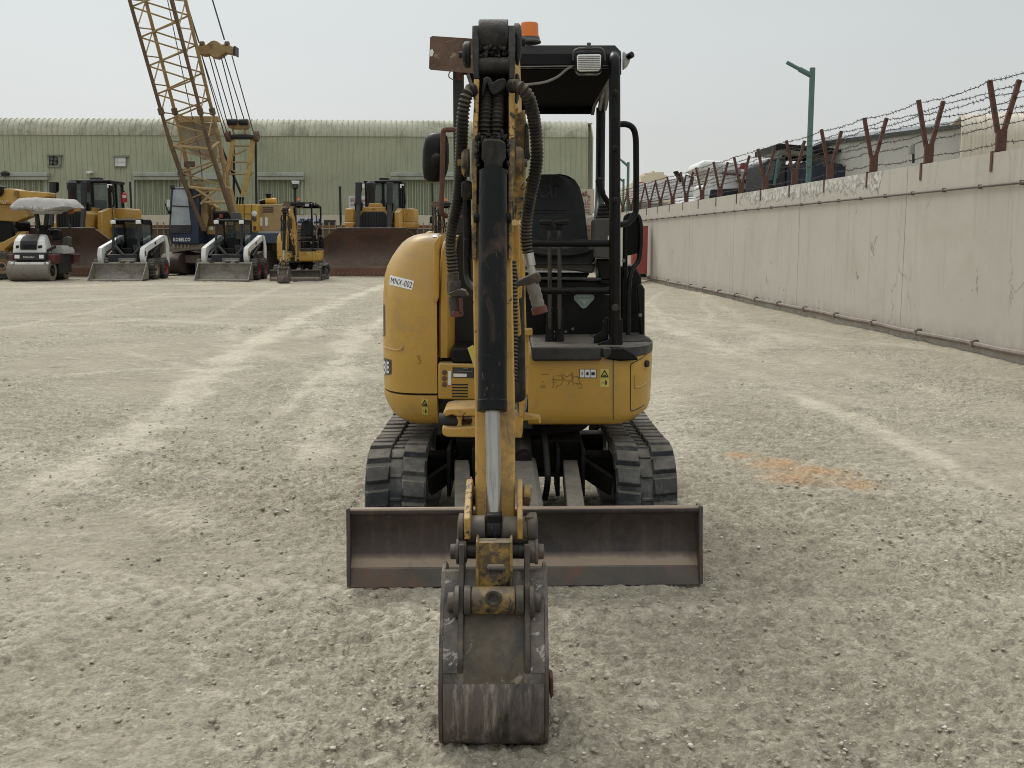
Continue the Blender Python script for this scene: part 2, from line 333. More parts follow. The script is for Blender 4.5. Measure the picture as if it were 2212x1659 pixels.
def make_ground():
    ys = [-30, -12, -5, -2, 0, .8, 1.4]; y = 1.8
    while y < 62: ys.append(y); y += max(.0062, y*.0031) if y < 22 else y*.006
    ys += [64, 70, 80, 100, 140, 220, 400, 900, 2500]; ys = np.array(ys)
    us = np.concatenate([[-9, -5, -3, -2, -1.4, -1.0, -.8, -.68], np.linspace(-.6, .6, 640), [.68, .8, 1.0, 1.4, 2, 3, 5, 9]])
    wy = np.maximum(ys, 1.8)
    X = us[None, :]*wy[:, None]; Y = np.repeat(ys[:, None], len(us), 1)
    # lumps: broad swells, clods and crumbs; smoother where wheels have packed the dust
    dust = np.zeros_like(X); tread = np.zeros_like(X); trd = np.zeros_like(X)
    wob = 2.2*(fbm(X*2.3, Y*2.3, 4, 31, .6)-.5)
    for pts, hw, ds, ts in TRK+far_tracks():
        g = [p if isinstance(p, Vector) else G(*p) for p in pts]; best = np.full_like(X, 1e9); al = np.zeros_like(X); acc = 0
        for a, b in zip(g[:-1], g[1:]):
            dx, dy = b.x-a.x, b.y-a.y; L = math.hypot(dx, dy)
            t = np.clip(((X-a.x)*dx+(Y-a.y)*dy)/L**2, 0, 1)
            d = np.hypot(X-(a.x+t*dx), Y-(a.y+t*dy)); m = d < best
            best = np.where(m, d, best); al = np.where(m, acc+t*L, al); acc += L
        q = np.clip(1.25-(best+wob*hw*1.1)/hw, 0, 1); q = q*q*(3-2*q)
        fade = np.clip(al/.6, 0, 1)*np.clip((acc-al)/.6, 0, 1)
        q0 = q*(.3+.7*fade)
        q = q*(.35+.65*fade)*np.clip(-.25+2.1*fbm(X*2.6, Y*2.6, 4, int(hw*1000), .65), 0, 1.1)
        dust = np.maximum(dust, q*ds); m_ = q0*ts > tread; tread = np.where(m_, q0*ts, tread); trd = np.where(m_, al+np.abs(best-hw*.15)*.7, trd)
    dust = np.clip(dust+.38*tread*np.sin(trd*2*math.pi/.105)*(.3+fbm(X*7, Y*7, 2, 91)), 0, 1)
    rough = np.clip((fbm(X*.55, Y*.55, 4, 5)-.40)*4, 0, 1)*(1-.75*dust)
    edge = np.clip((X-(6.4-.05*Y))/-.9, 0, 1); rough = rough*np.clip(edge, .1, 1)
    z = (fbm(X*.35, Y*.35, 3, 2)-.5)*.05
    clod = fbm(X*7, Y*7, 4, 11, .6); z += (clod-.5)*.062*(.28+rough*.7)
    crumb = fbm(X*26, Y*26, 3, 21, .65); z += np.clip(crumb-.44, 0, 1)*.060*(.15+rough*.8)
    z += (fbm(X*70, Y*70, 2, 23)-.5)*.010*(.3+rough)
    ridg = np.abs(fbm(X*2.3+.8*wob, Y*5.5, 4, 77)-.5); z += -np.clip(.05-ridg, 0, 1)*.25*(1-dust)*.8
    z += .011*np.sin(trd*2*math.pi/.105)*tread*(.35+1.1*fbm(X*7, Y*7, 2, 91))
    near = np.clip((X-(6.35-.05*Y))/.35, 0, 1)*((Y > 1) & (Y < 60)); z += near*.05*(.5+fbm(X*1.5, Y*1.5, 3, 41))      # loose sand drifted along the wall foot
    zf = np.clip((70-Y)/20, 0, 1); z = z*zf-.006
    z = np.where((np.abs(X) < .9) & (Y > 4.2) & (Y < 7.2), np.minimum(z, .004)-.004, z)
    op = [G(1600, 985), G(1690, 1005), G(1760, 1020), G(1850, 1045), G(1720, 1035)]
    orr = np.zeros_like(X)
    for p, r in zip(op, (.16, .30, .34, .22, .28)):
        orr = np.maximum(orr, np.clip(1.15-np.hypot((X-p.x)/1.1, Y-p.y)/(r*.86)-.55*(fbm(X*5, Y*5, 4, 51)-.35), 0, 1))
    z = z+.026*np.exp(-((Y-4.452-.028*(X-.06))/.035)**2)*(np.abs(X-.06) < .80)*np.clip(fbm(X*6, Y*3, 3, 61)*2-.55, 0, 1)
    z = z+.018*np.exp(-((Y-2.935)/.04)**2)*(np.abs(X+.055) < .2)*np.clip(fbm(X*9, Y*5, 3, 62)*2-.6, 0, 1)
    z = z+orr*.006; nr, nc = X.shape
    V = np.stack([X, Y, z], -1).reshape(-1, 3)
    i = np.arange((nr-1)*(nc-1)); r = i//(nc-1); c = i % (nc-1); a = r*nc+c
    Q = np.stack([a, a+1, a+nc+1, a+nc], -1)
    me = bpy.data.meshes.new('ground'); me.vertices.add(len(V)); me.vertices.foreach_set('co', V.ravel().astype(np.float32))
    me.loops.add(Q.size); me.loops.foreach_set('vertex_index', Q.ravel().astype(np.int32))
    me.polygons.add(len(Q)); me.polygons.foreach_set('loop_start', np.arange(0, Q.size, 4, dtype=np.int32))
    me.update(calc_edges=True); me.shade_smooth()
    for nm, arr in (('dust', dust), ('orange_sand', orr), ('rubble', rough)):
        at = me.attributes.new(nm, 'FLOAT', 'POINT'); at.data.foreach_set('value', arr.ravel().astype(np.float32))
    o = bpy.data.objects.new('ground', me); COL.objects.link(o); struct(o); o['label'] = 'pale sandy gravel yard with tyre marks'
    m = bpy.data.materials.new('sandy_gravel'); m.use_nodes = True; t = m.node_tree; p = t.nodes['Principled BSDF']; p.inputs['Roughness'].default_value = .95
    p.inputs['Specular IOR Level'].default_value = .2
    c = N(t, 'ShaderNodeTexCoord').outputs['Object']
    f1, _ = noise(t, c, .8, 7, .62, .4, .35, .66); f2, _ = noise(t, c, 14, 7, .72, .3, .36, .68); f3, _ = noise(t, c, 70, 5, .7, 0, .3, .72)
    def att(n): return N(t, 'ShaderNodeAttribute', attribute_name=n).outputs['Fac']
    cur = mixn(t, f1, (.365, .326, .238, 1), (.475, .430, .325, 1))
    cur = mixn(t, f2, mixn(t, .28, cur, (.22, .19, .145, 1)), cur)
    cur = mixn(t, f3, mixn(t, .22, cur, (.2, .18, .14, 1)), mixn(t, .18, cur, (.55, .51, .42, 1)))
    ms = N(t, 'ShaderNodeMapping'); ms.inputs['Scale'].default_value = (1, 2.5, 1); t.links.new(c, ms.inputs[0])
    f5, _ = noise(t, ms.outputs[0], 2.6, 8, .7, 1.2, .56, .66)
    cur = mixn(t, f5, cur, mixn(t, .56, cur, (.19, .166, .128, 1)))
    f6, _ = noise(t, ms.outputs[0], 5.5, 8, .72, 1.0, .52, .62); cur = mixn(t, f6, cur, mixn(t, .48, cur, (.62, .57, .46, 1)))
    mu = N(t, 'ShaderNodeMath', operation='MULTIPLY'); mu.inputs[1].default_value = .95; t.links.new(att('dust'), mu.inputs[0])
    cur = mixn(t, mu.outputs[0], cur, mixn(t, f2, (.52, .475, .365, 1), (.68, .625, .50, 1)))
    f4, _ = noise(t, c, 24, 6, .75, .5, .47, .60)
    gm = N(t, 'ShaderNodeMath', operation='MULTIPLY'); t.links.new(f4, gm.inputs[0]); t.links.new(att('rubble'), gm.inputs[1])
    gm2 = N(t, 'ShaderNodeMath', operation='MULTIPLY'); gm2.inputs[1].default_value = .36; t.links.new(gm.outputs[0], gm2.inputs[0])
    cur = mixn(t, gm2.outputs[0], cur, (.185, .172, .15, 1))
    om = N(t, 'ShaderNodeMath', operation='MULTIPLY'); om.inputs[1].default_value = .95; t.links.new(att('orange_sand'), om.inputs[0])
    cur = mixn(t, om.outputs[0], cur, mixn(t, f2, (.44, .275, .145, 1), (.56, .385, .225, 1)))
    vh = []
    for sc, lo_, hi_, amt in ((26, .80, 1.20, .8), (70, .74, 1.26, .7), (190, .76, 1.24, .5)):
        v = N(t, 'ShaderNodeTexVoronoi'); v.inputs['Scale'].default_value = sc; v.inputs['Randomness'].default_value = 1.0; t.links.new(c, v.inputs['Vector'])
        s_ = N(t, 'ShaderNodeSeparateColor'); t.links.new(v.outputs['Color'], s_.inputs[0])
        r_ = N(t, 'ShaderNodeMapRange'); r_.inputs[3].default_value = lo_; r_.inputs[4].default_value = hi_; t.links.new(s_.outputs[0], r_.inputs[0])
        k_ = N(t, 'ShaderNodeMath', operation='MULTIPLY_ADD'); k_.inputs[1].default_value = amt*.62; k_.inputs[2].default_value = amt*.38; t.links.new(att('rubble'), k_.inputs[0])
        g_ = N(t, 'ShaderNodeCombineColor')
        for q_ in range(3): t.links.new(r_.outputs[0], g_.inputs[q_])
        cur = mixn(t, k_.outputs[0], cur, g_.outputs[0], 'MULTIPLY'); vh.append(v.outputs['Distance'])
    # lift what the multiply takes away: pale fines between the stones
    t.links.new(mixn(t, .06, cur, (.56, .51, .40, 1)), p.inputs['Base Color'])
    _, h1 = noise(t, c, 90, 6, .75); _, h2 = noise(t, c, 28, 6, .7)
    hm = N(t, 'ShaderNodeMath', operation='ADD'); t.links.new(h1, hm.inputs[0]); t.links.new(h2, hm.inputs[1])
    for v_, w_ in zip(vh, (-.9, -.7, -.4)):
        a_ = N(t, 'ShaderNodeMath', operation='MULTIPLY_ADD'); a_.inputs[1].default_value = w_; t.links.new(v_, a_.inputs[0]); t.links.new(hm.outputs[0], a_.inputs[2]); hm = a_
    bn = N(t, 'ShaderNodeBump'); bn.inputs['Strength'].default_value = .8; bn.inputs['Distance'].default_value = .010
    t.links.new(hm.outputs[0], bn.inputs['Height']); t.links.new(bn.outputs[0], p.inputs['Normal'])
    me.materials.append(m)
    return lambda x, y: 0
make_ground()
def make_gravel():
    ico = np.array([(0,.53,.85),(0,-.53,.85),(0,.53,-.85),(0,-.53,-.85),(.53,.85,0),(-.53,.85,0),(.53,-.85,0),(-.53,-.85,0),(.85,0,.53),(.85,0,-.53),(-.85,0,.53),(-.85,0,-.53)])
    fc = np.array([(0,1,8),(0,10,1),(0,4,5),(0,8,4),(0,5,10),(1,6,8),(1,7,6),(1,10,7),(2,3,11),(2,9,3),(2,5,4),(2,4,9),(2,11,5),(3,6,7),(3,9,6),(3,7,11),(4,8,9),(6,9,8),(5,11,10),(7,10,11)])
    n = 34000; rs = np.random.RandomState(3)
    Y = 2.3*np.exp(rs.rand(n)*np.log(22/2.3)); X = (rs.rand(n)-.5)*1.16*Y*1.05
    dens = fbm(X*.55, Y*.55, 4, 5)*.8+fbm(X*3, Y*3, 3, 8)*.6
    keep = (rs.rand(n) < np.clip((dens-.62)*5, .02, 1)*np.clip(1.6-Y/8, .12, 1)) & (X < 6.2-.05*Y)
    keep &= ~((X > -.75) & (X < .85) & (Y > 4.4) & (Y < 7.0))
    X = X[keep]; Y = Y[keep]; n = len(X)
    s = .0022+.0095*rs.rand(n)**4.2; s = s*np.clip((Y/4)**.4, 1, 1.7); s[rs.rand(n) < .005] *= 2.1
    J = ico[None]*(1+.5*(rs.rand(n, 12, 1)-.5))*s[:, None, None]
    J = J*(1+.6*(rs.rand(n, 1, 3)-.5)); J[:, :, 2] *= .5
    a = rs.rand(n)*6.28; ca, sa = np.cos(a)[:, None], np.sin(a)[:, None]
    P = np.stack([J[:, :, 0]*ca-J[:, :, 1]*sa+X[:, None], J[:, :, 0]*sa+J[:, :, 1]*ca+Y[:, None], J[:, :, 2]+(s*.12)[:, None]+.001], -1).reshape(-1, 3)
    T = (fc[None]+(np.arange(n)*12)[:, None, None]).reshape(-1, 3)
    me = bpy.data.meshes.new('loose_gravel'); me.vertices.add(len(P)); me.vertices.foreach_set('co', P.ravel().astype(np.float32))
    me.loops.add(T.size); me.loops.foreach_set('vertex_index', T.ravel().astype(np.int32))
    me.polygons.add(len(T)); me.polygons.foreach_set('loop_start', np.arange(0, T.size, 3, dtype=np.int32)); me.update(calc_edges=True)
    tone = np.repeat(rs.rand(n), 12); at = me.attributes.new('tone', 'FLOAT', 'POINT'); at.data.foreach_set('value', tone.astype(np.float32))
    o = bpy.data.objects.new('loose_gravel', me); COL.objects.link(o); tag(o, 'loose grey and beige gravel stones scattered over the sandy yard', 'gravel', kind='stuff')
    m = bpy.data.materials.new('gravel_stone'); m.use_nodes = True; t = m.node_tree; p = t.nodes['Principled BSDF']; p.inputs['Roughness'].default_value = .9
    r = N(t, 'ShaderNodeValToRGB'); t.links.new(N(t, 'ShaderNodeAttribute', attribute_name='tone').outputs['Fac'], r.inputs[0])
    r.color_ramp.elements[0].color = (.26, .245, .21, 1); r.color_ramp.elements[1].color = (.78, .74, .66, 1)
    for q, cc in ((.12, (.37, .335, .26, 1)), (.75, (.45, .41, .32, 1)), (.94, (.58, .54, .45, 1))): r.color_ramp.elements.new(q).color = cc
    t.links.new(r.outputs[0], p.inputs['Base Color']); me.materials.append(m)
make_gravel()
# ---------------------------------------------------------------- right boundary wall
def XW(Y): return 6.754-.05*Y
def wallY(px, Z):
    dx = (px-CX)/F; return (6.754-dx*(H-Z)*st)/(dx*ct+.05)
WO = Vector((5.7, 21, 0)); WTOP = 2.60
def wall_material():
    m = M('beige_rendered_wall', (.49, .463, .40), .85, 0, .05, .7, dirt=(.45, .41, .34, 1), damt=.30, dscale=.5, bump=.08, bscale=25)
    t = m.node_tree; p = [n for n in t.nodes if n.type == 'BSDF_PRINCIPLED'][0]; cur = p.inputs['Base Color'].links[0].from_socket
    c = N(t, 'ShaderNodeTexCoord').outputs['Object']; s = N(t, 'ShaderNodeSeparateXYZ'); t.links.new(c, s.inputs[0])
    def rng(sock, a, b, c0=0, c1=1):
        r = N(t, 'ShaderNodeMapRange'); r.inputs[1].default_value = a; r.inputs[2].default_value = b; r.inputs[3].default_value = c0; r.inputs[4].default_value = c1
        t.links.new(sock, r.inputs[0]); return r.outputs[0]
    def mul(a, b, op='MULTIPLY'):
        r = N(t, 'ShaderNodeMath', operation=op)
        for k, q in enumerate((a, b)):
            if isinstance(q, (int, float)): r.inputs[k].default_value = q
            else: t.links.new(q, r.inputs[k])
        r.use_clamp = True; return r.outputs[0]
    # flaked render along the top of the wall
    _, nf = noise(t, c, 3.2, 7, .62, .6); _, nb = noise(t, c, 9, 6, .65, .4)
    zz = rng(s.outputs[2], 2.20, 2.5); yy = mul(rng(s.outputs[1], -4.4, -3.2), rng(s.outputs[1], 5.0, 3.2))
    base = mul(mul(zz, yy), .40, 'MULTIPLY'); sm = N(t, 'ShaderNodeMath', operation='ADD'); t.links.new(base, sm.inputs[0]); t.links.new(nf, sm.inputs[1])
    pm = rng(sm.outputs[0], .72, .735); rim = rng(sm.outputs[0], .66, .70)
    cur = mixn(t, mul(rim, .75), cur, (.17, .16, .135, 1))
    f, _ = noise(t, c, 9, 6, .7, 0, .42, .58); cur = mixn(t, pm, cur, mixn(t, f, (.36, .345, .31, 1), (.66, .63, .58, 1)))
    # hairline cracks and water runs
    v = N(t, 'ShaderNodeTexVoronoi', feature='DISTANCE_TO_EDGE'); v.inputs['Scale'].default_value = .55
    n2 = N(t, 'ShaderNodeTexNoise'); n2.inputs['Scale'].default_value = 2.5; n2.inputs['Detail'].default_value = 6; t.links.new(c, n2.inputs[0])
    mv = N(t, 'ShaderNodeMix', data_type='VECTOR'); mv.inputs[0].default_value = .35; t.links.new(c, mv.inputs[4]); t.links.new(n2.outputs[1], mv.inputs[5])
    ms = N(t, 'ShaderNodeMapping'); ms.inputs['Scale'].default_value = (1, 1.4, .55); t.links.new(mv.outputs[1], ms.inputs[0]); t.links.new(ms.outputs[0], v.inputs['Vector'])
    ck = rng(v.outputs[0], .006, .002); g, _ = noise(t, c, .8, 3, .5, 0, .50, .58); cur = mixn(t, mul(mul(ck, g), .42), cur, (.19, .17, .13, 1))
    st_ = N(t, 'ShaderNodeMapping'); st_.inputs['Scale'].default_value = (1, 5.5, .22); t.links.new(c, st_.inputs[0])
    w1, _ = noise(t, st_.outputs[0], 1.4, 5, .6, .2, .57, .64); cur = mixn(t, mul(w1, .30), cur, (.35, .325, .265, 1))
    d1 = mul(rng(mul(mul(s.outputs[1], -2.85, 'ADD') if False else s.outputs[1], 0, 'ADD'), 2.74, 2.84), rng(s.outputs[1], 3.06, 2.96))
    w2, _ = noise(t, st_.outputs[0], 4.5, 5, .7, .3, .45, .52); d2 = mul(mul(d1, w2), rng(s.outputs[2], 1.1, 1.35)); cur = mixn(t, d2, cur, (.62, .60, .55, 1))
    # darker brownish band towards the foot, broken by noise
    fz, _ = noise(t, c, 4, 6, .7, 0, .35, .7); ft = mul(rng(s.outputs[2], .42, .12), fz); cur = mixn(t, mul(ft, .75), cur, (.24, .205, .16, 1))
    t.links.new(cur, p.inputs['Base Color']); return m
wall_m = wall_material()
wall = thing('boundary_wall', 'long beige rendered wall with conduit and base pipe, right of the yard', 'wall', WO)
def wall_seg(mb, y0, y1, z0, z1, a, b):   # a,b: offsets from the wall face
    return mb.hexa([(XW(y0)+a, y0, z0), (XW(y0)+b, y0, z0), (XW(y1)+b, y1, z0), (XW(y1)+a, y1, z0)],
                   [(XW(y0)+a, y0, z1), (XW(y0)+b, y0, z1), (XW(y1)+b, y1, z1), (XW(y1)+a, y1, z1)])
y = 1.1
while y < 57:
    wall_seg(MB(), y+.008, y+5.007, -.1, WTOP, 0, .2).build('panel', wall_m, wall, ang=0); y += 5.015
mb = MB(); wall_seg(mb, 1.1, 61, -.1, WTOP-.03, .02, .18); mb.build('core', M('grey_joint_mortar', (.16, .15, .125), .9, bump=0), wall, ang=0)
pipe_m = M('galvanised_conduit', (.12, .105, .09), .6, .2, .25, 3, bump=0, dust=.5); pipe2 = M('dusty_base_pipe', (.20, .165, .14), .7, 0, .3, 2, dirt=(.10, .06, .045, 1), damt=.6, dscale=1.5, dust=.8, bump=0)
mb = MB(); mb.tube([(XW(1.1)-.03, 1.1, 2.19), (XW(60)-.03, 60, 2.19)], .017, 8); mb.build('conduit', pipe_m, wall)
mb = MB()
for i in range(58): yy = 1.6+i*1.02; mb.box((XW(yy)-.025, yy, 2.19), (.045, .02, .055))
mb.build('conduit_clip', pipe_m, wall)
mb = MB()
rs = random.Random(4); pts = []
for i in range(60): yy = 1.1+i; pts.append((XW(yy)-.05+rs.uniform(-.01, .01), yy, .165+rs.uniform(-.012, .012)))
mb.tube(pts, .036, 8)
for i in range(34): yy = 1.8+i*1.7; mb.box((XW(yy)-.03, yy, .2), (.06, .03, .05)); mb.box((XW(yy)-.045, yy, .165), (.10, .05, .085))
mb.build('base_pipe', pipe2, wall)
ORD = ['first', 'second', 'third', 'fourth', 'fifth', 'sixth', 'seventh', 'eighth', 'ninth', 'tenth', 'eleventh', 'twelfth', 'thirteenth', 'fourteenth', 'fifteenth', 'sixteenth', 'seventeenth', 'eighteenth']
def make_post(Y, i):
    x = XW(Y)+.10; r = thing('fence_post', 'rusty Y-shaped post on the beige wall, %s counting from the near right end' % ORD[i], 'fence post', (x, Y, WTOP), 'rusty Y posts along the wall top')
    MB().box((x, Y, WTOP+.145), (.125, .06, .29)).build('stub', post_rust, r, .004)
    for s in (-1, 1):
        mb = MB(); a = Vector((x+s*.035, Y, WTOP+.25)); b = Vector((x+s*(.185), Y+rs.uniform(-.02, .02), 3.50+rs.uniform(-.02, .02)))
        d = (b-a).normalized(); q = Vector((d.z, 0, -d.x))
        mb.ext([a-q*.028, a+q*.028, a+q*.028+Vector((0, .006, 0)), a-q*.022+Vector((0, .006, 0)), a-q*.022+Vector((0, .05, 0)), a-q*.028+Vector((0, .05, 0))], b-a)
        mb.build('arm', post_rust, r, 0, 0)
    mb = MB(); mb.bb(XW(Y)-.012, XW(Y)-.001, Y-.03, Y+.03, WTOP-.23, WTOP+.02); mb.bb(XW(Y)-.012, x-.02, Y-.03, Y+.03, WTOP+.006, WTOP+.018); mb.build('wall_bracket', post_rust, r, 0, 0)
    return r
PY = [13.62+2.065*i for i in range(17)]
for i, Y in enumerate(PY): make_post(Y, i)
strands = [(-1, .98, 'topmost strand on the left arms'), (-1, .70, 'second strand down the left arms'), (-1, .42, 'third strand down the left arms'), (-1, .14, 'lowest strand on the left arms'),
           (1, .95, 'topmost strand on the right arms'), (1, .66, 'second strand down the right arms'), (1, .36, 'third strand down the right arms'), (0, .5, 'bottom strand stretched between the post stubs')]
for s, f, lab in strands:
    z = (WTOP+.25+f*.64) if s else WTOP+.13; off = .035+.15*f if s else 0
    mb = MB(); pts = []
    ys = [9.2+2.065*i for i in range(2)]+PY
    for a, b in zip(ys[:-1], ys[1:]):
        sag = rs.uniform(.012, .05)
        for k in range(8):
            t = k/8; yy = a+(b-a)*t
            pts.append(Vector((XW(yy)+.10+s*(off+.012)+.012*math.sin(yy*9.1+s), yy, z-sag*4*t*(1-t)+.008*math.sin(yy*13))))
    mb.tube(pts, .0052, 5)
    p2 = resample(pts, .13)
    for q in p2:
        for j in range(2):
            d = Vector((rs.uniform(-1, 1), rs.uniform(-.5, .5), rs.uniform(-1, 1))).normalized()*.030; mb.tube([q-d, q+d], .0034, 3)
    o = mb.build('barbed_wire', wire_m, None, 0, 0); tag(o, 'barbed wire along the wall posts, '+lab, 'barbed wire', 'barbed wire strands above the wall')
green_post = M('green_lamp_paint', (.085, .16, .14), .5, 0, .12, 3, bump=0)
def lamp(Y, px, topy, arm, lab, Z0=WTOP-.25):
    b = W(px, 500, Y); x = b.x; zt = W(px, topy, Y).z
    r = thing('street_lamp', lab, 'street lamp', (x, Y, Z0))
    mb = MB(); mb.tube([(x, Y, Z0), (x, Y, zt)], .055, 10); mb.build('pole', green_post, r)
    e = W(arm[0], arm[1], Y); s = Vector((x, Y, W(px, topy+18*20.9/Y, Y).z)); e.x += x-W(px, topy, Y).x; m_ = s.lerp(e, .5)
    MB().tube([s, m_], .05, 10).build('arm', green_post, r); MB().tube([m_.lerp(s, .1), e], .036, 10).build('lamp_head', green_post, r)
    MB().bb(x-.07, x+.07, Y-.075, Y+.075, Z0-.12, Z0+.14).build('clamp', green_post, r, .01)
    return r
Yl = wallY(1738, 2.6); lamp(Yl, 1742, 146, (1686, 134), 'tall green lamp post with slanting arm clamped to the beige wall')
lamp(43, 1355, 350, (1330, 337), 'small distant lamp post with slanting arm beyond the canopy handrail')
lamp(56, 1345.5, 386, (1331, 379), 'furthest thin lamp post beyond the canopy handrail, shorter one')
# floodlight and junction box on the wall
r = thing('floodlight', 'small black floodlight on a thin pole above the far wall top', 'floodlight', W(1480, 440, 36.5))
a = W(1480, 440, 36.5); mb = MB().tube([a, W(1478, 396, 36.5)], .03, 8); mb.build('pole', darkgrey, r)
MB().px([(1455, 370), (1464, 368), (1478, 388), (1470, 394)], 36.4, .2).build('lamp', black, r, .02)
MB().tube([W(1478, 396, 36.5), W(1482, 378, 36.5), W(1498, 383, 36.5), W(1494, 400, 36.5)], .035, 8).build('bracket', darkgrey, r)
r = thing('junction_box', 'grey electrical box on a short stem behind the second wall post', 'electrical box', W(1973, 350, 15.9))
MB().px([(1967, 312), (1977, 312), (1977, 332), (1967, 332)], 15.9, .1).build('box', M('grey_box_paint', (.27, .27, .25), .6, bump=0), r, .01)
MB().tube([W(1973, 352, 15.95), W(1973, 332, 15.95)], .02, 8).build('stem', darkgrey, r)
# red cabinet at the far end of the wall
r = thing('red_cabinet', 'tall red metal cabinet standing against the beige wall', 'cabinet', G(1392, 598))
MB().px([(1366, 487), (1400, 487), (1398, 591), (1366, 591)], 37.0, .55).build('body', red_p, r, .012)
MB().px([(1368, 592), (1397, 592), (1397, 598), (1368, 598)], 37.05, .45).build('plinth', black, r)
MB().tube([W(1386, 487, 37.2), W(1386, 483, 37.2)], .05, 8).build('lifting_eye', darkgrey, r)
# ---------------------------------------------------------------- things beyond the right wall
r = thing('tarpaulin_truck', 'dark truck with blue tarpaulin body standing behind the beige wall', 'truck', (W(1760, 400, 30).x, 30, 0))
tarp = M('blue_tarpaulin', (.012, .017, .038), .55, 0, .3, 2, dust=.4, bump=.4, bscale=6)
mb = MB(); xa, xb = W(1700, 370, 30).x, W(1862, 370, 30).x; nx, nyy = 26, 14; rings = []
for j in range(nyy):
    yy = 30+3.2*j/(nyy-1); rings.append([(xa+(xb-xa)*i/(nx-1), yy, 3.15+.42*(1-(2*j/(nyy-1)-.2)**2*.6)+.10*math.sin(i*1.9+j*.8)+.06*math.sin(i*.7-j*1.7)) for i in range(nx)]+[(xb, yy, .7), (xa, yy, .7)])
mb.loft(rings); mb.build('tarpaulin', tarp, r)
mb = MB(); mb.px([(1676, 312), (1682, 309), (1845, 324), (1862, 316), (1864, 330), (1845, 331), (1690, 324), (1676, 325)], 30.2, 2.6); mb.build('roof_sheet', black, r)
mb = MB(); mb.px([(1690, 324), (1862, 330), (1862, 352), (1690, 346)], 32.2, .1); mb.build('back_curtain', black_rub, r)
MB().px([(1846, 324), (1852, 324), (1847, 385), (1841, 385)], 30.0, .1).build('stanchion', white_p, r)
for px in (1706, 1756, 1800): MB().px([(px, 326), (px+3, 326), (px+3, 380), (px, 380)], 30.05, .06).build('frame_post', darkgrey, r)
mb = MB(); mb.px([(1648, 352), (1660, 342), (1698, 338), (1698, 430), (1646, 430)], 30.1, 2.2); mb.build('cab', darkgrey, r, .04)
MB().px([(1654, 358), (1664, 349), (1690, 346), (1680, 385), (1652, 392)], 30.06, .03).build('windscreen', glass, r)
MB().tube([W(1684, 326, 30.0), W(1672, 400, 30.0)], .04, 8).build('ladder_rail', green_post, r)
r = thing('white_truck', 'white lorry cab with roof deflector showing above the far wall', 'truck', (W(1590, 400, 34).x, 34, 0))
mb = MB(); mb.px([(1530, 372), (1600, 363), (1660, 366), (1662, 470), (1528, 470)], 34, 2.4); mb.build('cab', white_p, r, .12, seg=3)
mb = MB(); mb.px([(1506, 366), (1512, 349), (1522, 345), (1592, 348), (1606, 362), (1596, 374), (1535, 374)], 33.9, 2.2); mb.build('roof_deflector', white_p, r, .12, seg=3)
MB().px([(1591, 389), (1612, 386), (1637, 391), (1643, 400), (1625, 394), (1597, 394)], 33.85, .2).build('sun_visor', black, r)
for px in (1604, 1617, 1627): MB().px([(px-3, 389), (px+3, 389.5), (px+3, 392), (px-3, 391.5)], 33.82, .05).build('marker_lamp', white_ink, r)
MB().px([(1536, 409), (1628, 404), (1640, 399), (1634, 420), (1622, 430), (1532, 432)], 33.9, .2).build('windscreen', darkgrey, r, .02)
MB().px([(1601, 352), (1615, 350), (1610, 366), (1598, 364)], 33.8, .1).build('roof_beacon', red_p, r)
MB().tube([W(1560, 374, 33.8), W(1600, 377, 33.8)], .04).build('grab_rail', rust_tube, r)
r = thing('white_tank', 'small white domed tank just behind the far wall top', 'tank', W(1513, 430, 31))
MB().lathe([(.20, 0), (.21, .25), (.19, .36), (.10, .42), (.02, .43)], W(1513, 432, 31), (0, 0, 1), 16).build('dome', white_p, r)
MB().lathe([(.05, .42), (.05, .46), (.01, .47)], W(1513, 432, 31), (0, 0, 1), 10).build('cap', darkgrey, r)
shed_m = M('grey_corrugated_sheet', (.25, .245, .24), .6, 0, .2, .8, dirt=(.36, .33, .30, 1), damt=.5, dscale=.4, bump=0)
r = thing('corrugated_shed', 'low shed with grey corrugated roof behind the far posts', 'shed', (W(1450, 430, 44).x, 44, 0))
mb = MB(); rows = []
for k in range(60):
    t = k/59; yy = 42+6*t; zz = 2.9+1.0*t+.10*math.sin(t*59/2.0*math.pi*.66); xo = (yy-42)*.14
    rows.append([(W(1372, 430, 42).x+xo, yy, zz), (W(1372, 430, 42).x+2.1+xo, yy, zz+.28), (W(1372, 430, 42).x+2.9+xo, yy, zz+.33)])
mb.loft(rows, False, False); mb.build('roof', shed_m, r)
MB().bb(W(1372, 430, 42).x, W(1372, 430, 42).x+2.8, 42.1, 47.5, 0, 2.9).build('wall', shed_m, r)
cream_b = M('cream_render', (.62, .55, .42), .9, 0, .06, .2, bump=0)
r = thing('cream_building', 'distant cream building with stepped flat roof, left of the white lorry', 'building', (W(1410, 500, 140).x, 140, 0))
MB().px([(1364, 395), (1372, 392), (1458, 396), (1460, 520), (1364, 520)], 140, 14).build('lower_block', cream_b, r)
MB().px([(1384, 381), (1392, 379), (1440, 378), (1446, 397), (1384, 397)], 141, 10).build('middle_block', cream_b, r)
MB().px([(1393, 373), (1409, 373), (1409, 369), (1414, 369), (1414, 371.5), (1434, 371), (1436, 385), (1393, 385)], 142, 8).build('roof_block', cream_b, r)
r = thing('red_white_building', 'distant red and white chequered building front beneath the cream building', 'building', (W(1405, 500, 100).x, 100, 0))
MB().px([(1378, 399), (1432, 397), (1436, 520), (1378, 520)], 100, 9).build('wall', M('pale_pink_wall', (.50, .40, .36), .9, bump=0), r)
redb = M('red_cladding', (.32, .05, .05), .7, bump=0)
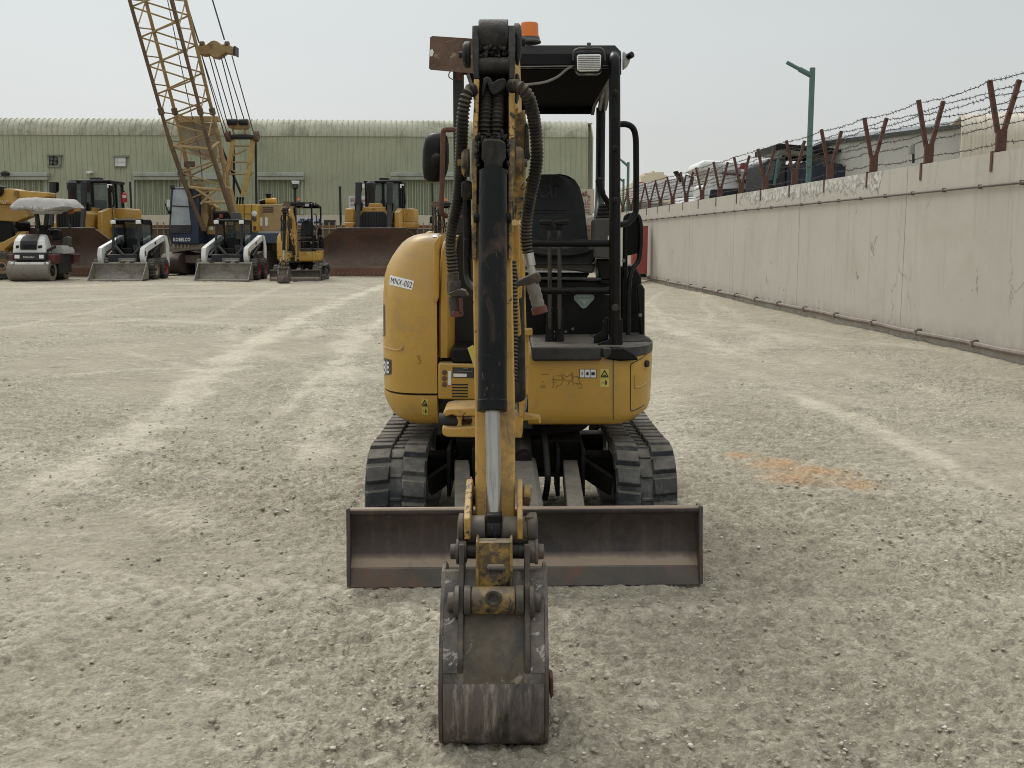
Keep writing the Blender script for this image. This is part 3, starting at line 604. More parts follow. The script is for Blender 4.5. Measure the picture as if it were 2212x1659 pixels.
for k, (a, b, c_, d) in enumerate([(1381, 393, 1390, 400), (1393, 394, 1402, 400), (1405, 400, 1412, 410), (1386, 404, 1396, 411), (1414, 394, 1420, 400), (1399, 411, 1409, 416), (1417, 404, 1424, 410), (1380, 412, 1392, 417)]):
    MB().px([(a, b), (c_, b), (c_, d), (a, d)], 99.8, .15).build('red_panel', redb, r)
for a, b, c_, d in [(1393, 401, 1402, 404), (1398, 404, 1404, 410), (1412, 411, 1421, 416), (1425, 398, 1431, 404)]:
    MB().px([(a, b), (c_, b), (c_, d), (a, d)], 99.8, .12).build('white_panel', white_p, r)
gr_wall = M('pale_grey_cladding', (.56, .54, .48), .75, 0, .05, .6, bump=0, streak=(.44, .42, .37, 1), samt=.3)
r = thing('grey_warehouse', 'pale grey warehouse with dark grey roof trim behind the barbed wire', 'warehouse', (W(1950, 400, 29).x, 29, 0))
tp = [W(2082, 268, 26), W(1796, 304, 30.6), W(1766, 316, 31.2), W(1745, 336, 31.6)]
mb = MB(); mb.ext([Vector((tp[0].x, tp[0].y, 0))]+tp+[Vector((tp[3].x, tp[3].y, 0))], (9, 5, 0)); mb.build('wall', gr_wall, r, 0, 0)
mb = MB(); q = Vector((-.05, -.05, 0)); mb.tube([tp[0]+q, tp[1]+q, tp[2]+q, tp[3]+q], .10, 4); mb.ext([p+Vector((0, 0, .08)) for p in tp]+[p+Vector((0, 0, .02)) for p in reversed(tp)], (9, 5, 0))
mb.build('roof_trim', M('dark_grey_trim', (.16, .18, .19), .6, bump=0), r, 0, 0)
MB().px([(2078, 262), (2094, 258), (2094, 330), (2078, 330)], 25.9, .3).build('downpipe', gr_wall, r)
mb = MB()
for k in range(40): f = (k+.5)/40; p = tp[0].lerp(tp[1], f); mb.box((p.x-.02, p.y-.02, p.z/2-.1), (.02, .06, p.z-.2))
pass
# ---------------------------------------------------------------- ribbed sheds
def ribbed(name, o, ux, L, z0, z1, R, m, parent, pitch=.275, arc=1.35):
    ux = Vector(ux).normalized(); un = Vector((ux.y, -ux.x, 0))       # un: towards the viewer
    prof = [(0, z0), (0, (z0+z1)/2), (0, z1)]+[(-R*(1-math.cos(a)), z1+R*math.sin(a)) for a in [arc*k/9 for k in range(1, 10)]] if R else [(0, z0), (0, z1)]
    nrm = [(1, 0)]*3+[(math.cos(a), math.sin(a)) for a in [arc*k/9 for k in range(1, 10)]] if R else [(1, 0)]*2
    rows = []; n = int(L/pitch)
    for i in range(n):
        for dx, h in ((0, 0), (.018, .04), (.055, .04), (.075, 0)):
            x = i*pitch+dx; rows.append([Vector(o)+ux*x+un*(d+a*h)+Vector((0, 0, z+b*h)) for (d, z), (a, b) in zip(prof, nrm)])
    mb = MB(); mb.loft(rows, False, False); return mb.build(name, m, parent, 0, 25)
UX = Vector((.99875, .05, 0))
wgreen = M('pale_green_sheet', (.40, .415, .295), .7, 0, .09, .5, dirt=(.32, .335, .235, 1), damt=.45, dscale=.35, bump=0, streak=(.35, .365, .255, 1), samt=.6)
weave = M('weathered_eave_sheet', (.50, .49, .385), .75, 0, .1, .6, dirt=(.22, .23, .155, 1), damt=.62, dscale=.5, bump=0, streak=(.25, .255, .18, 1), samt=.55)
wdoor = M('dark_green_door', (.20, .22, .145), .7, 0, .1, .6, dirt=(.28, .30, .21, 1), damt=.4, dscale=.8, bump=0)
whood = M('pale_green_hood', (.40, .42, .36), .7, 0, .1, .8, dirt=(.25, .26, .2, 1), damt=.5, dscale=.8, bump=0)
plinth_m = M('cream_plinth', (.60, .54, .43), .85, 0, .05, .5, dirt=(.45, .39, .3, 1), damt=.4, dscale=.7, bump=0)
XR = W(1283, 400, 56).x; OW = Vector((XR, 56, 0))-UX*62
def onw(px, py, off=0):     # point on the facade plane seen at a photo position
    d = ray(px, py); n = Vector((UX.y, -UX.x, 0)); t = ((OW+n*off)-Vector((0, 0, H))).dot(n)/d.dot(n); return Vector((0, 0, H))+d*t
wh = thing('warehouse', 'long pale green ribbed metal warehouse across the back of the yard', 'warehouse', OW+UX*31)
zE = onw(640, 292).z; zT = onw(1278, 260).z; zP = onw(640, 464).z
UN = Vector((UX.y, -UX.x, 0))
ribbed('wall', OW, UX, 62, zP, zE, 0, wgreen, wh)
ribbed('eave', OW+UN*.05, UX, 62, zE-.04, zT-.78, .80, weave, wh, arc=1.5)
mb = MB(); mb.ext([OW-UN*.85+Vector((0, 0, zT-.02)), OW+UX*62-UN*.85+Vector((0, 0, zT-.02)), OW+UX*62-UN*14+Vector((0, 0, zT+.2)), OW-UN*14+Vector((0, 0, zT+.2))], (0, 0, -.05)); mb.build('roof', weave, wh, 0, 0)
mb = MB(); mb.ext([OW+UX*61.95-UN*.03, OW+UX*61.95-UN*14, OW+UX*61.95-UN*14+Vector((0, 0, zT)), OW+UX*61.95-UN*.9+Vector((0, 0, zT-.02)), OW+UX*61.95-UN*.03+Vector((0, 0, zE))], UX*-.05); mb.build('gable_wall', wgreen, wh, 0, 0)
mb = MB(); mb.ext([OW+UN*.06, OW+UX*62+UN*.06, OW+UX*62-UN*.1, OW-UN*.1], (0, 0, zP)); mb.build('plinth', plinth_m, wh, 0, 0)
def wq(mb, x0, y0, x1, y1, off, th):
    a = [onw(x0, y0, off), onw(x1, y0, off), onw(x1, y1, off), onw(x0, y1, off)]; return mb.ext(a, UN*-th)
for x0, x1 in ((-70, 98), (290, 384), (558, 652), (846, 1010)):
    mb = MB(); wq(mb, x0, 389, x1-2, 463, .03, .04); d = mb.build('door', wdoor, wh, 0, 0)
    mb = MB(); k = x0+4
    while k < x1-4: wq(mb, k, 389, k+1.6, 463, .06, .03); k += 11.6
    mb.build('door_rib', wgreen, d, 0, 0)
    mb = MB(); wq(mb, x0-3, 371.5, x1+4, 380, .42, .4); wq(mb, x0-3, 380.3, x1+4, 388, .36, .34); mb.build('door_hood', whood, wh, .02)
    for a_, b_ in ((x0-5, x0), (x1-2, x1+3)): mb = MB(); wq(mb, a_, 388, b_, 463, .08, .07); mb.build('door_frame', whood, wh, 0, 0)
mb = MB(); wq(mb, 392, 373, 476, 387, .3, .28); mb.build('door_hood', whood, wh, .02)
# extractor fan and louvre
fan = MB(); wq(fan, 99, 333, 133, 335.5, .22, .2); wq(fan, 102, 336, 106, 359, .12, .1); wq(fan, 127, 336, 131, 359, .12, .1); wq(fan, 102, 357, 131, 360, .12, .1)
fo = fan.build('fan_housing', M('grey_green_housing', (.24, .25, .19), .7, bump=0), wh, 0, 0)
c0 = onw(116, 347, .03); R0 = (onw(126, 347).x-onw(106, 347).x)/2
MB().lathe([(R0, 0), (R0, .02), (.01, .021)], c0, UN, 24).build('fan_opening', ink, fo)
mb = MB()
for k in range(4):
    a = k*math.pi/2+.5; d = UX*math.cos(a)+Vector((0, 0, math.sin(a))); e = UX*-math.sin(a)+Vector((0, 0, math.cos(a)))
    mb.ext([c0+UN*.06+d*.06-e*.05, c0+UN*.03+d*R0*.92-e*.05, c0+UN*.08+d*R0*.92+e*.11, c0+UN*.09+d*.06+e*.06], UN*-.015)
mb.build('fan_blade', M('fan_blade_grey', (.13, .13, .125), .6, bump=0), fo, 0, 0)
lv = MB(); wq(lv, 243, 335, 276, 338, .2, .2); wq(lv, 246, 338, 273, 361, .1, .1); lo_ = lv.build('louvre_frame', M('louvre_frame_green', (.24, .25, .19), .7, bump=0), wh, 0, 0)
mb = MB()
for k in range(7): wq(mb, 249, 340+k*2.7, 271, 342.2+k*2.7, .14, .03)
mb.build('louvre_slat', white_p, lo_, 0, 0)
mb = MB(); wq(mb, 186, 369.5, 198, 373, .35, .35); wq(mb, 189, 373, 193, 376, .3, .2); mb.build('wall_light', white_p, wh, 0, 0)
for px, py in ((11, 377), (393, 376)):
    MB().lathe([(.0, .0), (.20, .05), (.22, .2), (.06, .3), (.02, .3)], onw(px, py, .5)-Vector((0, 0, .1)), (0, 0, 1), 14).build('bulkhead_lamp', darkgrey, wh)
mb = MB(); wq(mb, 700, 475, 725, 485.5, .09, .06); mb.build('window', M('dark_window', (.03, .035, .03), .2, bump=0), wh, 0, 0)
mb = MB(); wq(mb, 365, 434, 376, 452, .15, .12); mb.build('switch_box', whood, wh, .02)
mb = MB(); wq(mb, 1018, 290, 1021, 293, .05, .05) ; mb.build('vent_cap', darkgrey, wh)
# cream ribbed shed at far right
cr_m = M('cream_ribbed_sheet', (.62, .575, .47), .7, 0, .06, .6, bump=0, streak=(.50, .46, .37, 1), samt=.5)
oc = W(2070, 400, 24); oc.z = 0
r = thing('cream_shed', 'cream ribbed metal shed with curved eave at the far right', 'shed', oc)
ribbed('wall', oc+Vector((0, 0, 0)), (.96, -.28, 0), 9, 0, 3.75, .55, cr_m, r, .22, 1.5)
uxc = Vector((.96, -.28, 0)).normalized(); unc = Vector((uxc.y, -uxc.x, 0))
mb = MB(); mb.ext([oc-unc*.56+Vector((0, 0, 4.27)), oc+uxc*9-unc*.56+Vector((0, 0, 4.27)), oc+uxc*9-unc*6+Vector((0, 0, 4.3)), oc-unc*6+Vector((0, 0, 4.3))], (0, 0, -.04)); mb.build('roof', cr_m, r, 0, 0)
# ---------------------------------------------------------------- fence, signs and poles in front of the warehouse
fen = thing('picket_fence', 'rusty iron picket fence with brown rail in front of the warehouse', 'fence', (-9, 49, 0))
fm = M('rust_brown_rail', (.24, .12, .06), .8, 0, .2, 1, bump=0); pk = M('tan_picket', (.36, .28, .19), .8, 0, .15, 1, bump=0); bk = M('weathered_board', (.20, .165, .12), .9, 0, .2, 1, bump=0)
def fy(x): return 49+.05*x
mb = MB(); mb.hexa([(-32, fy(-32), 2.0), (9, fy(9), 2.0), (9, fy(9)+.06, 2.0), (-32, fy(-32)+.06, 2.0)], [(-32, fy(-32), 2.13), (9, fy(9), 2.13), (9, fy(9)+.06, 2.13), (-32, fy(-32)+.06, 2.13)]); mb.build('rail', fm, fen, 0, 0)
mb = MB(); x = -32
while x < 9: mb.bb(x, x+.05, fy(x)-.04, fy(x)-.005, 0, 2.26); x += .285
o = mb.build('picket', pk, fen, 0, 0)
mb = MB(); mb.hexa([(-32, fy(-32)+.1, 0), (9, fy(9)+.1, 0), (9, fy(9)+.15, 0), (-32, fy(-32)+.15, 0)], [(-32, fy(-32)+.1, 1.98), (9, fy(9)+.1, 1.98), (9, fy(9)+.15, 1.98), (-32, fy(-32)+.15, 1.98)]); mb.build('board', bk, fen, 0, 0)
def squig(mb, x0, y0, x1, y1, Y, n, w, seed, amp=.45, m=None):
    q = random.Random(seed); x = x0
    step = (x1-x0)/n
    for k in range(n):
        a = x0+k*step; h = (y1-y0)
        p = [W(a+step*.05, y1-h*.25, Y), W(a+step*.3, y1-h*q.uniform(0, .3), Y), W(a+step*.6, y0+h*q.uniform(0, .6), Y), W(a+step*.92, y1-h*.25, Y)]
        if q.random() < .8: mb.tube(smooth(p, 3), w, 4)
        if q.random() < .6: mb.box(W(a+step*.5, q.choice([y0, y1+h*.2]), Y), (w*2.6, .01, w*2.6))
Yb = 51.5
r = thing('banner', 'white cloth banner with dark right-to-left lettering on the warehouse plinth', 'banner', W(670, 488, Yb))
MB().px([(641, 467.5), (697, 469), (699, 487), (641, 488.5)], Yb, .03).build('cloth', M('lilac_white_cloth', (.62, .62, .72), .8, bump=0), r, 0, 0)
mb = MB(); squig(mb, 643, 474, 698, 482, Yb-.03, 11, .035, 5); mb.build('lettering', M('navy_lettering', (.03, .035, .08), .7, bump=0), r, 0, 0)
r = thing('company_board', 'beige signboard with red-brown lettering seen beside the seat back', 'sign', W(1255, 470, 53))
MB().px([(1215, 408), (1284, 408), (1284, 461), (1215, 461)], 53, .06).build('board', M('beige_board', (.52, .45, .35), .8, bump=0), r, 0, 0)
bt = M('red_brown_lettering', (.22, .10, .075), .7, bump=0)
mb = MB(); squig(mb, 1222, 415, 1276, 423, 52.95, 8, .04, 9); a = W(1258, 442, 52.95); b = W(1275, 430, 52.95); text_on(mb, 'LLC', a, (1, 0, 0), (0, 0, 1), b.x-a.x, b.z-a.z, .02)
for yy in (445.5, 452, 457): mb.px([(1240, yy), (1275, yy), (1275, yy+1.6), (1240, yy+1.6)], 52.97, .02)
mb.build('lettering', bt, r, 0, 0)
r = thing('white_board', 'white notice board with faint red lines behind the middle bulldozer', 'sign', W(772, 450, 54))
MB().px([(753, 423), (792, 423), (792, 449), (753, 449)], 54, .05).build('board', M('grey_white_board', (.62, .62, .60), .7, bump=0), r, 0, 0)
mb = MB(); squig(mb, 756, 429, 790, 434, 53.96, 7, .035, 12); mb.px([(757, 440), (788, 440), (788, 443), (757, 443)], 53.97, .02); mb.build('lettering', M('faint_red_lettering', (.40, .25, .27), .7, bump=0), r, 0, 0)
for px, y0, y1, Yp, lab in ((736.5, 402, 492, 50, 'thin black pole standing left of the middle bulldozer'), (935, 395, 450, 50, 'thin dark pole behind the half-hidden mini excavator'), (286, 392, 447, 52, 'thin dark pole beside the second warehouse door')):
    b = W(px, 500, Yp); o = MB().tube([(b.x, Yp, 0), (b.x, Yp, W(px, y0, Yp).z)], .055, 8)
    o.lathe([(.12, 0), (.12, .03), (.06, .05)], (b.x, Yp, 0), (0, 0, 1), 10); tag(o.build('pole', darkgrey, None), lab, 'pole')
b = W(637, 434, 50)
r = thing('floodlight_pole', 'white and black floodlight on a dark pole in front of the third warehouse door', 'floodlight', (b.x, 50, 0))
MB().tube([(b.x, 50, 0), W(637, 402, 50)], .05, 8).build('pole', darkgrey, r)
MB().px([(629, 390), (645, 390), (644, 397), (640, 399), (632, 399)], 49.9, .25).build('hood', white_p, r, .02)
MB().px([(631, 397), (643, 397), (642, 408), (632, 408)], 49.8, .2).build('lamp', black, r, .02)
MB().px([(633, 400), (641, 400), (640.5, 405), (633.5, 405)], 49.77, .02).build('lens', grey_pl, r)
# ---------------------------------------------------------------- the mini excavator in front
EX = thing('mini_excavator', 'large yellow mini excavator in the foreground with arm folded down in front', 'excavator', (.04, 5.8, 0))
def P(mb, name, m, parent=None, bevel=.004, ang=35, seg=2): return mb.build(name, m, parent or EX, bevel, ang, seg)
def camray(px, py): return Vector((0, 0, H)), ray(px, py).normalized()
def bvh(*obs):
    vs = []; fs = []
    for ob in obs:
        o = ORG[ob.name]; n = len(vs); vs += [v.co+o for v in ob.data.vertices]; fs += [tuple(i+n for i in p.vertices) for p in ob.data.polygons]
    return BVHTree.FromPolygons(vs, fs)
def bil(q, u, v):
    a = Vector((*q[0], 0)).lerp(Vector((*q[1], 0)), u); b = Vector((*q[3], 0)).lerp(Vector((*q[2], 0)), u); p = a.lerp(b, v); return p.x, p.y
def onsurf(bv, px, py, off):
    o, d = camray(px, py); h, nrm, i, dist = bv.ray_cast(o, d)
    if h is None: return None
    if nrm.dot(d) > 0: nrm = -nrm
    return h+nrm*off
def decal(mb, bv, q, off=.002, nu=6, nv=4):        # sticker lying on a curved panel; q: corners tl, tr, br, bl
    g = [[onsurf(bv, *bil(q, u/nu, v/nv), off) for u in range(nu+1)] for v in range(nv+1)]
    for a in range(nv):
        for b in range(nu):
            c = [g[a][b], g[a][b+1], g[a+1][b+1], g[a+1][b]]
            if all(c): mb.add(c, [(0, 1, 2, 3)])
    return mb
def dtext(mb, bv, s, q, off=.0035, bold=0.0):
    v, f = textmesh(s, 1.0, bold); pts = [onsurf(bv, *bil(q, a, 1-b), off) for a, b, c in v]
    for p in f:
        if all(pts[i] for i in p): mb.add([pts[i] for i in p], [tuple(range(len(p)))])
    return mb
# --- tracks
def track(xc, side):
    r = .225; yf, yr, zc = 5.27, 6.72, .247; w = .30
    L1 = yr-yf; per = 2*L1+2*math.pi*r
    def at(s, h):
        s %= per
        if s < L1: return yf+s, zc+r+h, (0, 1)           # top, running back
        s -= L1
        if s < math.pi*r: a = s/r; return yr+(r+h)*math.sin(a), zc+(r+h)*math.cos(a), (math.sin(a), math.cos(a))
        s -= math.pi*r
        if s < L1: return yr-s, zc-r-h, (0, -1)
        s -= L1; a = s/r; return yf-(r+h)*math.sin(a), zc-(r+h)*math.cos(a), (-math.sin(a), -math.cos(a))
    sag = lambda y, z: z-(.014*math.sin((y-yf)/L1*math.pi) if z > zc+.1 and yf < y < yr else 0)
    def pt(s, h, x): y, z, _ = at(s, h); return Vector((x, y, sag(y, z)))
    x0, x1 = xc-w/2, xc+w/2; n = 132; mb = MB(); rings = []
    for i in range(n):
        s = per*i/n; rings.append([pt(s, -.024, x0), pt(s, -.004, x0), pt(s, 0, x0+.012), pt(s, 0, x1-.012), pt(s, -.004, x1), pt(s, -.024, x1)])
    rings.append(rings[0]); mb.loft(rings, False)
    np_ = 38; pitch = per/np_; rr = random.Random(int(xc*100)+5)
    def pad(mb, s, xa, xb, l0, l1, sk, h):
        j = rr.uniform(-.004, .004)
        a = [pt(s-l0/2+j, -.003, xa), pt(s-l0/2+sk+j, -.003, xb), pt(s+l0/2+sk+j, -.003, xb), pt(s+l0/2+j, -.003, xa)]
        hh = h*rr.uniform(.85, 1.05)
        b = [pt(s-l1/2+j, hh, xa+.008), pt(s-l1/2+sk+j, hh, xb-.006), pt(s+l1/2+sk+j, hh, xb-.006), pt(s+l1/2+j, hh, xa+.008)]
        mb.hexa(a, b)
    ridge = MB()
    for k in range(np_):
        s = k*pitch
        pad(mb, s, xc-.149, xc-.028, .092, .068, side*.010, .026); pad(mb, s+pitch/2, xc+.028, xc+.149, .092, .068, -side*.010, .026)
        ridge.hexa([pt(s-.010, -.002, xc-.030), pt(s-.010, -.002, xc+.030), pt(s+.010, -.002, xc+.030), pt(s+.010, -.002, xc-.030)],
                   [pt(s-.007, .009, xc-.027), pt(s-.007, .009, xc+.027), pt(s+.007, .009, xc+.027), pt(s+.007, .009, xc-.027)])
    for v in ridge.f: pass
    mb.add(ridge.v, ridge.f)
    t = P(mb, 'rubber_track', track_m, None, .003, 25, 1)
    for nm, y in (('idler_wheel', yf), ('sprocket', yr)):
        c = MB().lathe([(.05, -.06), (r-.03, -.06), (r-.026, -.03), (r-.026, .03), (r-.03, .06), (.05, .06)], (xc, y, zc), (1, 0, 0), 28)
        c.lathe([(.06, -.10), (.07, -.08), (.07, .08), (.06, .10)], (xc, y, zc), (1, 0, 0), 16); P(c, nm, arm_m, t, 0)
    for k in range(4):
        c = MB().lathe([(.03, -.09), (.075, -.09), (.075, -.03), (.05, -.02), (.05, .02), (.075, .03), (.075, .09), (.03, .09)], (xc, 5.62+k*.25, .10), (1, 0, 0), 18); P(c, 'road_roller', arm_m, t, 0)
    c = MB().prx([(5.3, .20), (5.34, .33), (6.65, .36), (6.7, .2), (6.5, .16), (5.5, .16)], xc-.05, xc+.05); P(c, 'track_frame', black_rub, t)
    return t
track(-.572, 1); track(.662, -1)
# --- undercarriage
mb = MB()
mb.bb(-.30, .38, 5.55, 6.45, .30, .46); mb.bb(-.46, .55, 5.62, 5.78, .24, .36); mb.bb(-.46, .55, 6.25, 6.4, .24, .36)
for s, x in ((-1, -.42), (1, .51)):
    mb.hexa([(x, 5.34, .20), (x+s*.02, 5.34, .30), (.04+s*.12, 5.75, .46), (.04+s*.12, 5.75, .36)], [(x, 5.42, .20), (x+s*.02, 5.42, .30), (.04+s*.12, 5.86, .46), (.04+s*.12, 5.86, .36)])
P(mb, 'undercarriage_frame', black_rub, None, .01)
mb = MB().lathe([(.40, 0), (.42, .02), (.42, .06), (.36, .07), (.36, .12)], (.03, 6.0, .46), (0, 0, 1), 36); P(mb, 'slew_ring', black_rub, None, 0)
# --- dozer blade, turned with the machine
BC = Vector((.06, 4.5, 0)); ba = math.radians(1.6)
def rot(p): p = Vector(p); d = p-BC; return Vector((BC.x+d.x*math.cos(ba)-d.y*math.sin(ba), BC.y+d.x*math.sin(ba)+d.y*math.cos(ba), p.z))
def rotmb(mb): mb.v = [tuple(rot(v)) for v in mb.v]; return mb
HB = .772
prof = smooth([(4.555, 0, .338), (4.572, 0, .30), (4.592, 0, .24), (4.588, 0, .17), (4.565, 0, .11), (4.532, 0, .075)], 4)
mb = MB(); front = [(p.x, p.z) for p in prof]; back = [(p.x+.022, p.z) for p in reversed(prof)]
n = 24; rings = [[(BC.x-HB+2*HB*i/n, a, b) for a, b in front+back] for i in range(n+1)]
mb.loft(rings); bl = P(rotmb(mb), 'dozer_blade', blade_m, None, 0, 40)
mb = MB(); mb.tube([(BC.x-HB, 4.562, .332), (BC.x+HB, 4.562, .332)], .0185, 12); P(rotmb(mb), 'top_tube', blade_m, bl, 0)
mb = MB(); mb.prx([(4.530, .082), (4.502, .002), (4.530, .002), (4.556, .084)], BC.x-HB-.002, BC.x+HB+.002); P(rotmb(mb), 'cutting_edge', edge_m, bl, .003)
for s in (-1, 1):
    mb = MB(); x = BC.x+s*(HB+.008); mb.prx([(4.50, .004), (4.506, .09), (4.525, .2), (4.535, .352), (4.62, .345), (4.64, .1), (4.6, .004)], x-.008, x+.008); P(rotmb(mb), 'side_plate', edge_m, bl, .003)
mb = MB(); mb.bb(BC.x-.45, BC.x+.5, 4.60, 4.66, .08, .26); P(rotmb(mb), 'back_stiffener', arm_m, bl, .01)
for xa, xb, za in ((-.215, -.262, 0), (.300, .303, 0)):
    mb = MB(); w = .043
    mb.hexa([(xa-w, 4.62, .14), (xa+w, 4.62, .14), (xa+w, 4.62, .245), (xa-w, 4.62, .245)], [(xb-w*.9, 5.40, .27), (xb+w*.9, 5.40, .27), (xb+w*.9, 5.40, .385), (xb-w*.9, 5.40, .385)]); P(mb, 'blade_arm', arm_m, None, .006)
    mb = MB(); mb.bb(xb-.075, xb-.055, 5.34, 5.62, .2, .45); mb.bb(xb+.055, xb+.075, 5.34, 5.62, .2, .45); P(mb, 'arm_pivot_lug', black_rub, None, .005)
mb = MB(); mb.ext([(.005, 5.35, .425), (.115, 5.35, .43), (.128, 5.33, .41), (.15, 4.72, .285), (.15, 4.72, .18), (.005, 4.72, .19)], (-.0, .02, 0))
mb = MB(); mb.loft([[(0.0, 4.74, .17), (0.0, 4.74, .30), (.125, 4.74, .30), (.15, 4.74, .28), (.15, 4.74, .17)], [(.0, 5.38, .28), (.0, 5.38, .41), (.10, 5.38, .41), (.125, 5.38, .39), (.125, 5.38, .28)]]); P(mb, 'blade_cylinder_guard', arm_m, None, .006)
mb = MB(); mb.tube([(.06, 5.3, .42), (.05, 5.6, .5)], .045, 14); P(mb, 'blade_cylinder', grease, None, 0)
mb = MB(); mb.hose([(.16, 5.6, .52), (.17, 5.4, .50), (.18, 5.2, .34), (.17, 5.3, .2)], .016, .02, .04); P(mb, 'blade_hose', black_rub, None, 0)
# --- upper structure: left bonnet, counterweight, right side
def zat(py, Y): return W(0, py, Y).z
XS = W(945, 700, 5.33).x
def left_ring(xl, yfro, z, n=16, back=True):
    a = XS-xl; c = 5.98; b = c-yfro; out = [Vector((XS, yfro, z))]
    for k in range(1, n+1):
        t = k/n*math.pi/2; e = 2/3.6
        out.append(Vector((XS-a*math.sin(t)**e, c-b*math.cos(t)**e, z)))
    for k in range(1, 9):
        t = k/8*math.pi/2; out.append(Vector((XS-a+(a-.0)*.62*(1-math.cos(t)), c+.72*math.sin(t), z)))
    out.append(Vector((XS, c+.72, z))); return out
def XL(px): return (px-CX)/F*5.70
levels = [(846, 828.5, 5.275), (800, 828, 5.275), (740, 828, 5.276), (690, 828.5, 5.280), (655, 829, 5.288), (640, 829.2, 5.296), (598, 831.5, 5.335), (575, 838, 5.357), (555, 848, 5.376), (538, 859, 5.392), (524, 870, 5.408), (514, 882, 5.425), (507.5, 895, 5.455), (504, 908, 5.51), (503, 918, 5.58)]
rings = [left_ring(XL(l), f, zat(py, 5.33)) for py, l, f in levels]
bon = P(MB().loft(rings), 'engine_bonnet', yellow, None, 0, 50)
levels = [(919, 876, 5.36), (911, 858, 5.32), (900, 846, 5.29), (885, 837, 5.275), (868, 830, 5.265), (858, 828, 5.262), (850.5, 828, 5.262)]
cw = P(MB().loft([left_ring(XL(l), f, zat(py, 5.33)) for py, l, f in levels]), 'counterweight', yellow, None, 0, 50)
P(MB().loft([[Vector((p.x*.98+.0, p.y+.02, zz)) for p in left_ring(XL(833), 5.29, 0)] for zz in (zat(850.5, 5.33), zat(846, 5.33))]), 'bonnet_seal', black_rub, None, 0)
bb_ = bvh(bon, cw)
# bonnet details
mb = decal(MB(), bb_, [(844, 594), (894.5, 606.5), (890, 626.5), (841.5, 614)], .002, 8, 4); stk = P(mb, 'number_plate', white_st, None, 0, 0)
mb = dtext(MB(), bb_, 'MNX-002', [(846.5, 598.5), (891.5, 609.5), (888.5, 622.5), (844.5, 611)], .0035, 0); P(mb, 'lettering', ink, stk, 0, 0)
mb = decal(MB(), bb_, [(829.2, 774), (841, 776), (845.5, 785), (845, 806), (839, 813), (829.2, 810)], .002, 5, 5) if False else decal(MB(), bb_, [(829.5, 772), (846, 777), (846, 808), (829.5, 811)], .002, 6, 5)
stk = P(mb, 'model_badge', M('dark_badge', (.05, .03, .035), .4, bump=0), None, 0, 0)
mb = dtext(MB(), bb_, '3E', [(830, 778), (842, 781), (842, 805), (830, 808)], .004, .03); P(mb, 'lettering', white_ink, stk, 0, 0)
mb = decal(MB(), bb_, [(828.8, 655), (832, 660), (832.5, 722), (829, 727)], .002, 2, 6); P(mb, 'side_stripe', darkred, None, 0, 0)
mb = MB().tube([q for q in [onsurf(bb_, px, py, .003) for px, py in ((831, 749), (845, 753), (858, 756), (867, 754), (871, 749))] if q], .005, 6); P(mb, 'pressed_line', yellow, None, 0)
mb = MB()
for a, b in (((899, 770), (905, 767)), ((905, 767), (908, 771)), ((908, 771), (903, 774)), ((903, 774), (909, 779)), ((909, 779), (906, 785)), ((906, 785), (900, 783))):
    p, q = onsurf(bb_, *a, .002), onsurf(bb_, *b, .002)
    if p and q: mb.tube([p, q], .0016, 4)
P(mb, 'scratched_digit', M('scratch_mark', (.33, .19, .05), .6, bump=0), None, 0)
mb = decal(MB(), bb_, [(934, 508), (951, 506), (952, 511), (935, 513)], .003, 4, 2); P(mb, 'reflector_strip', white_st, None, 0, 0)
mb = MB(); Yq = 5.36
mb.px([(936, 524), (951, 507), (957, 507), (948, 540), (948, 640), (943, 655), (935, 640)], 5.265, .05); P(mb, 'bonnet_hinge_ridge', yellow, None, .01)
# inner yellow panel beside the bonnet
mb = MB(); rr_ = []
for py, xl, xr, f in ((771, 948, 975.5, 5.30), (700, 948, 976, 5.295), (640, 949, 976, 5.295), (580, 950.5, 977, 5.30), (540, 953, 979, 5.31), (521, 957, 982, 5.34), (511, 962, 985, 5.39), (507, 967, 987, 5.5)):
    z = zat(py, 5.33); a, b = W(xl, py, 5.33).x, W(xr, py, 5.33).x; rr_.append([Vector((a, f+.02, z)), Vector((a+.012, f, z)), Vector((b-.02, f+.005, z)), Vector((b, f+.035, z)), Vector((b, 6.2, z)), Vector((a, 6.2, z))])
P(MB().loft(rr_), 'side_panel', yellow, None, 0, 40)
mb = MB(); mb.px([(974, 508), (985, 507), (987, 516), (976, 522)], 5.37, .02); P(mb, 'reflector_strip', white_st, None, .003)
# service panel with vents
mb = MB(); Yp = 5.24
mb.px([(946.5, 784), (1030, 786), (1030, 863.5), (946.5, 862)], Yp, .4); sp = P(mb, 'service_panel', yellow, None, .008)
for k in range(5): P(MB().px([(976, 828.6+k*6.4), (1011, 829+k*6.4), (1011, 832+k*6.4), (976, 831.6+k*6.4)], Yp-.002, .01), 'vent_slot', ink, sp, 0, 0)
for k in range(3): P(MB().lathe([(.013, 0), (.013, .004), (.007, .006)], W(960, 804+k*13, Yp), (0, -1, 0), 14), 'panel_plug', rust_m, sp, 0)
pl = P(MB().px([(977.5, 793), (1024, 794), (1024, 816), (977.5, 815)], Yp-.003, .006), 'data_plate', M('dark_data_plate', (.035, .033, .033), .5, bump=0), sp, 0, 0)
P(MB().px([(979.5, 806.5), (1008, 807), (1008, 814), (979.5, 813.5)], Yp-.006, .004), 'white_field', white_st, pl, 0, 0)
mb = MB(); mb.px([(980, 798), (1003, 798.4), (1003, 799.4), (980, 799)], Yp-.006, .004); mb.px([(980, 801), (1020, 801.6), (1020, 802.6), (980, 802)], Yp-.006, .004); mb.px([(1001, 794.5), (1010, 794.7), (1010, 797), (1001, 796.8)], Yp-.006, .004); P(mb, 'printed_line', greytape, pl, 0, 0)
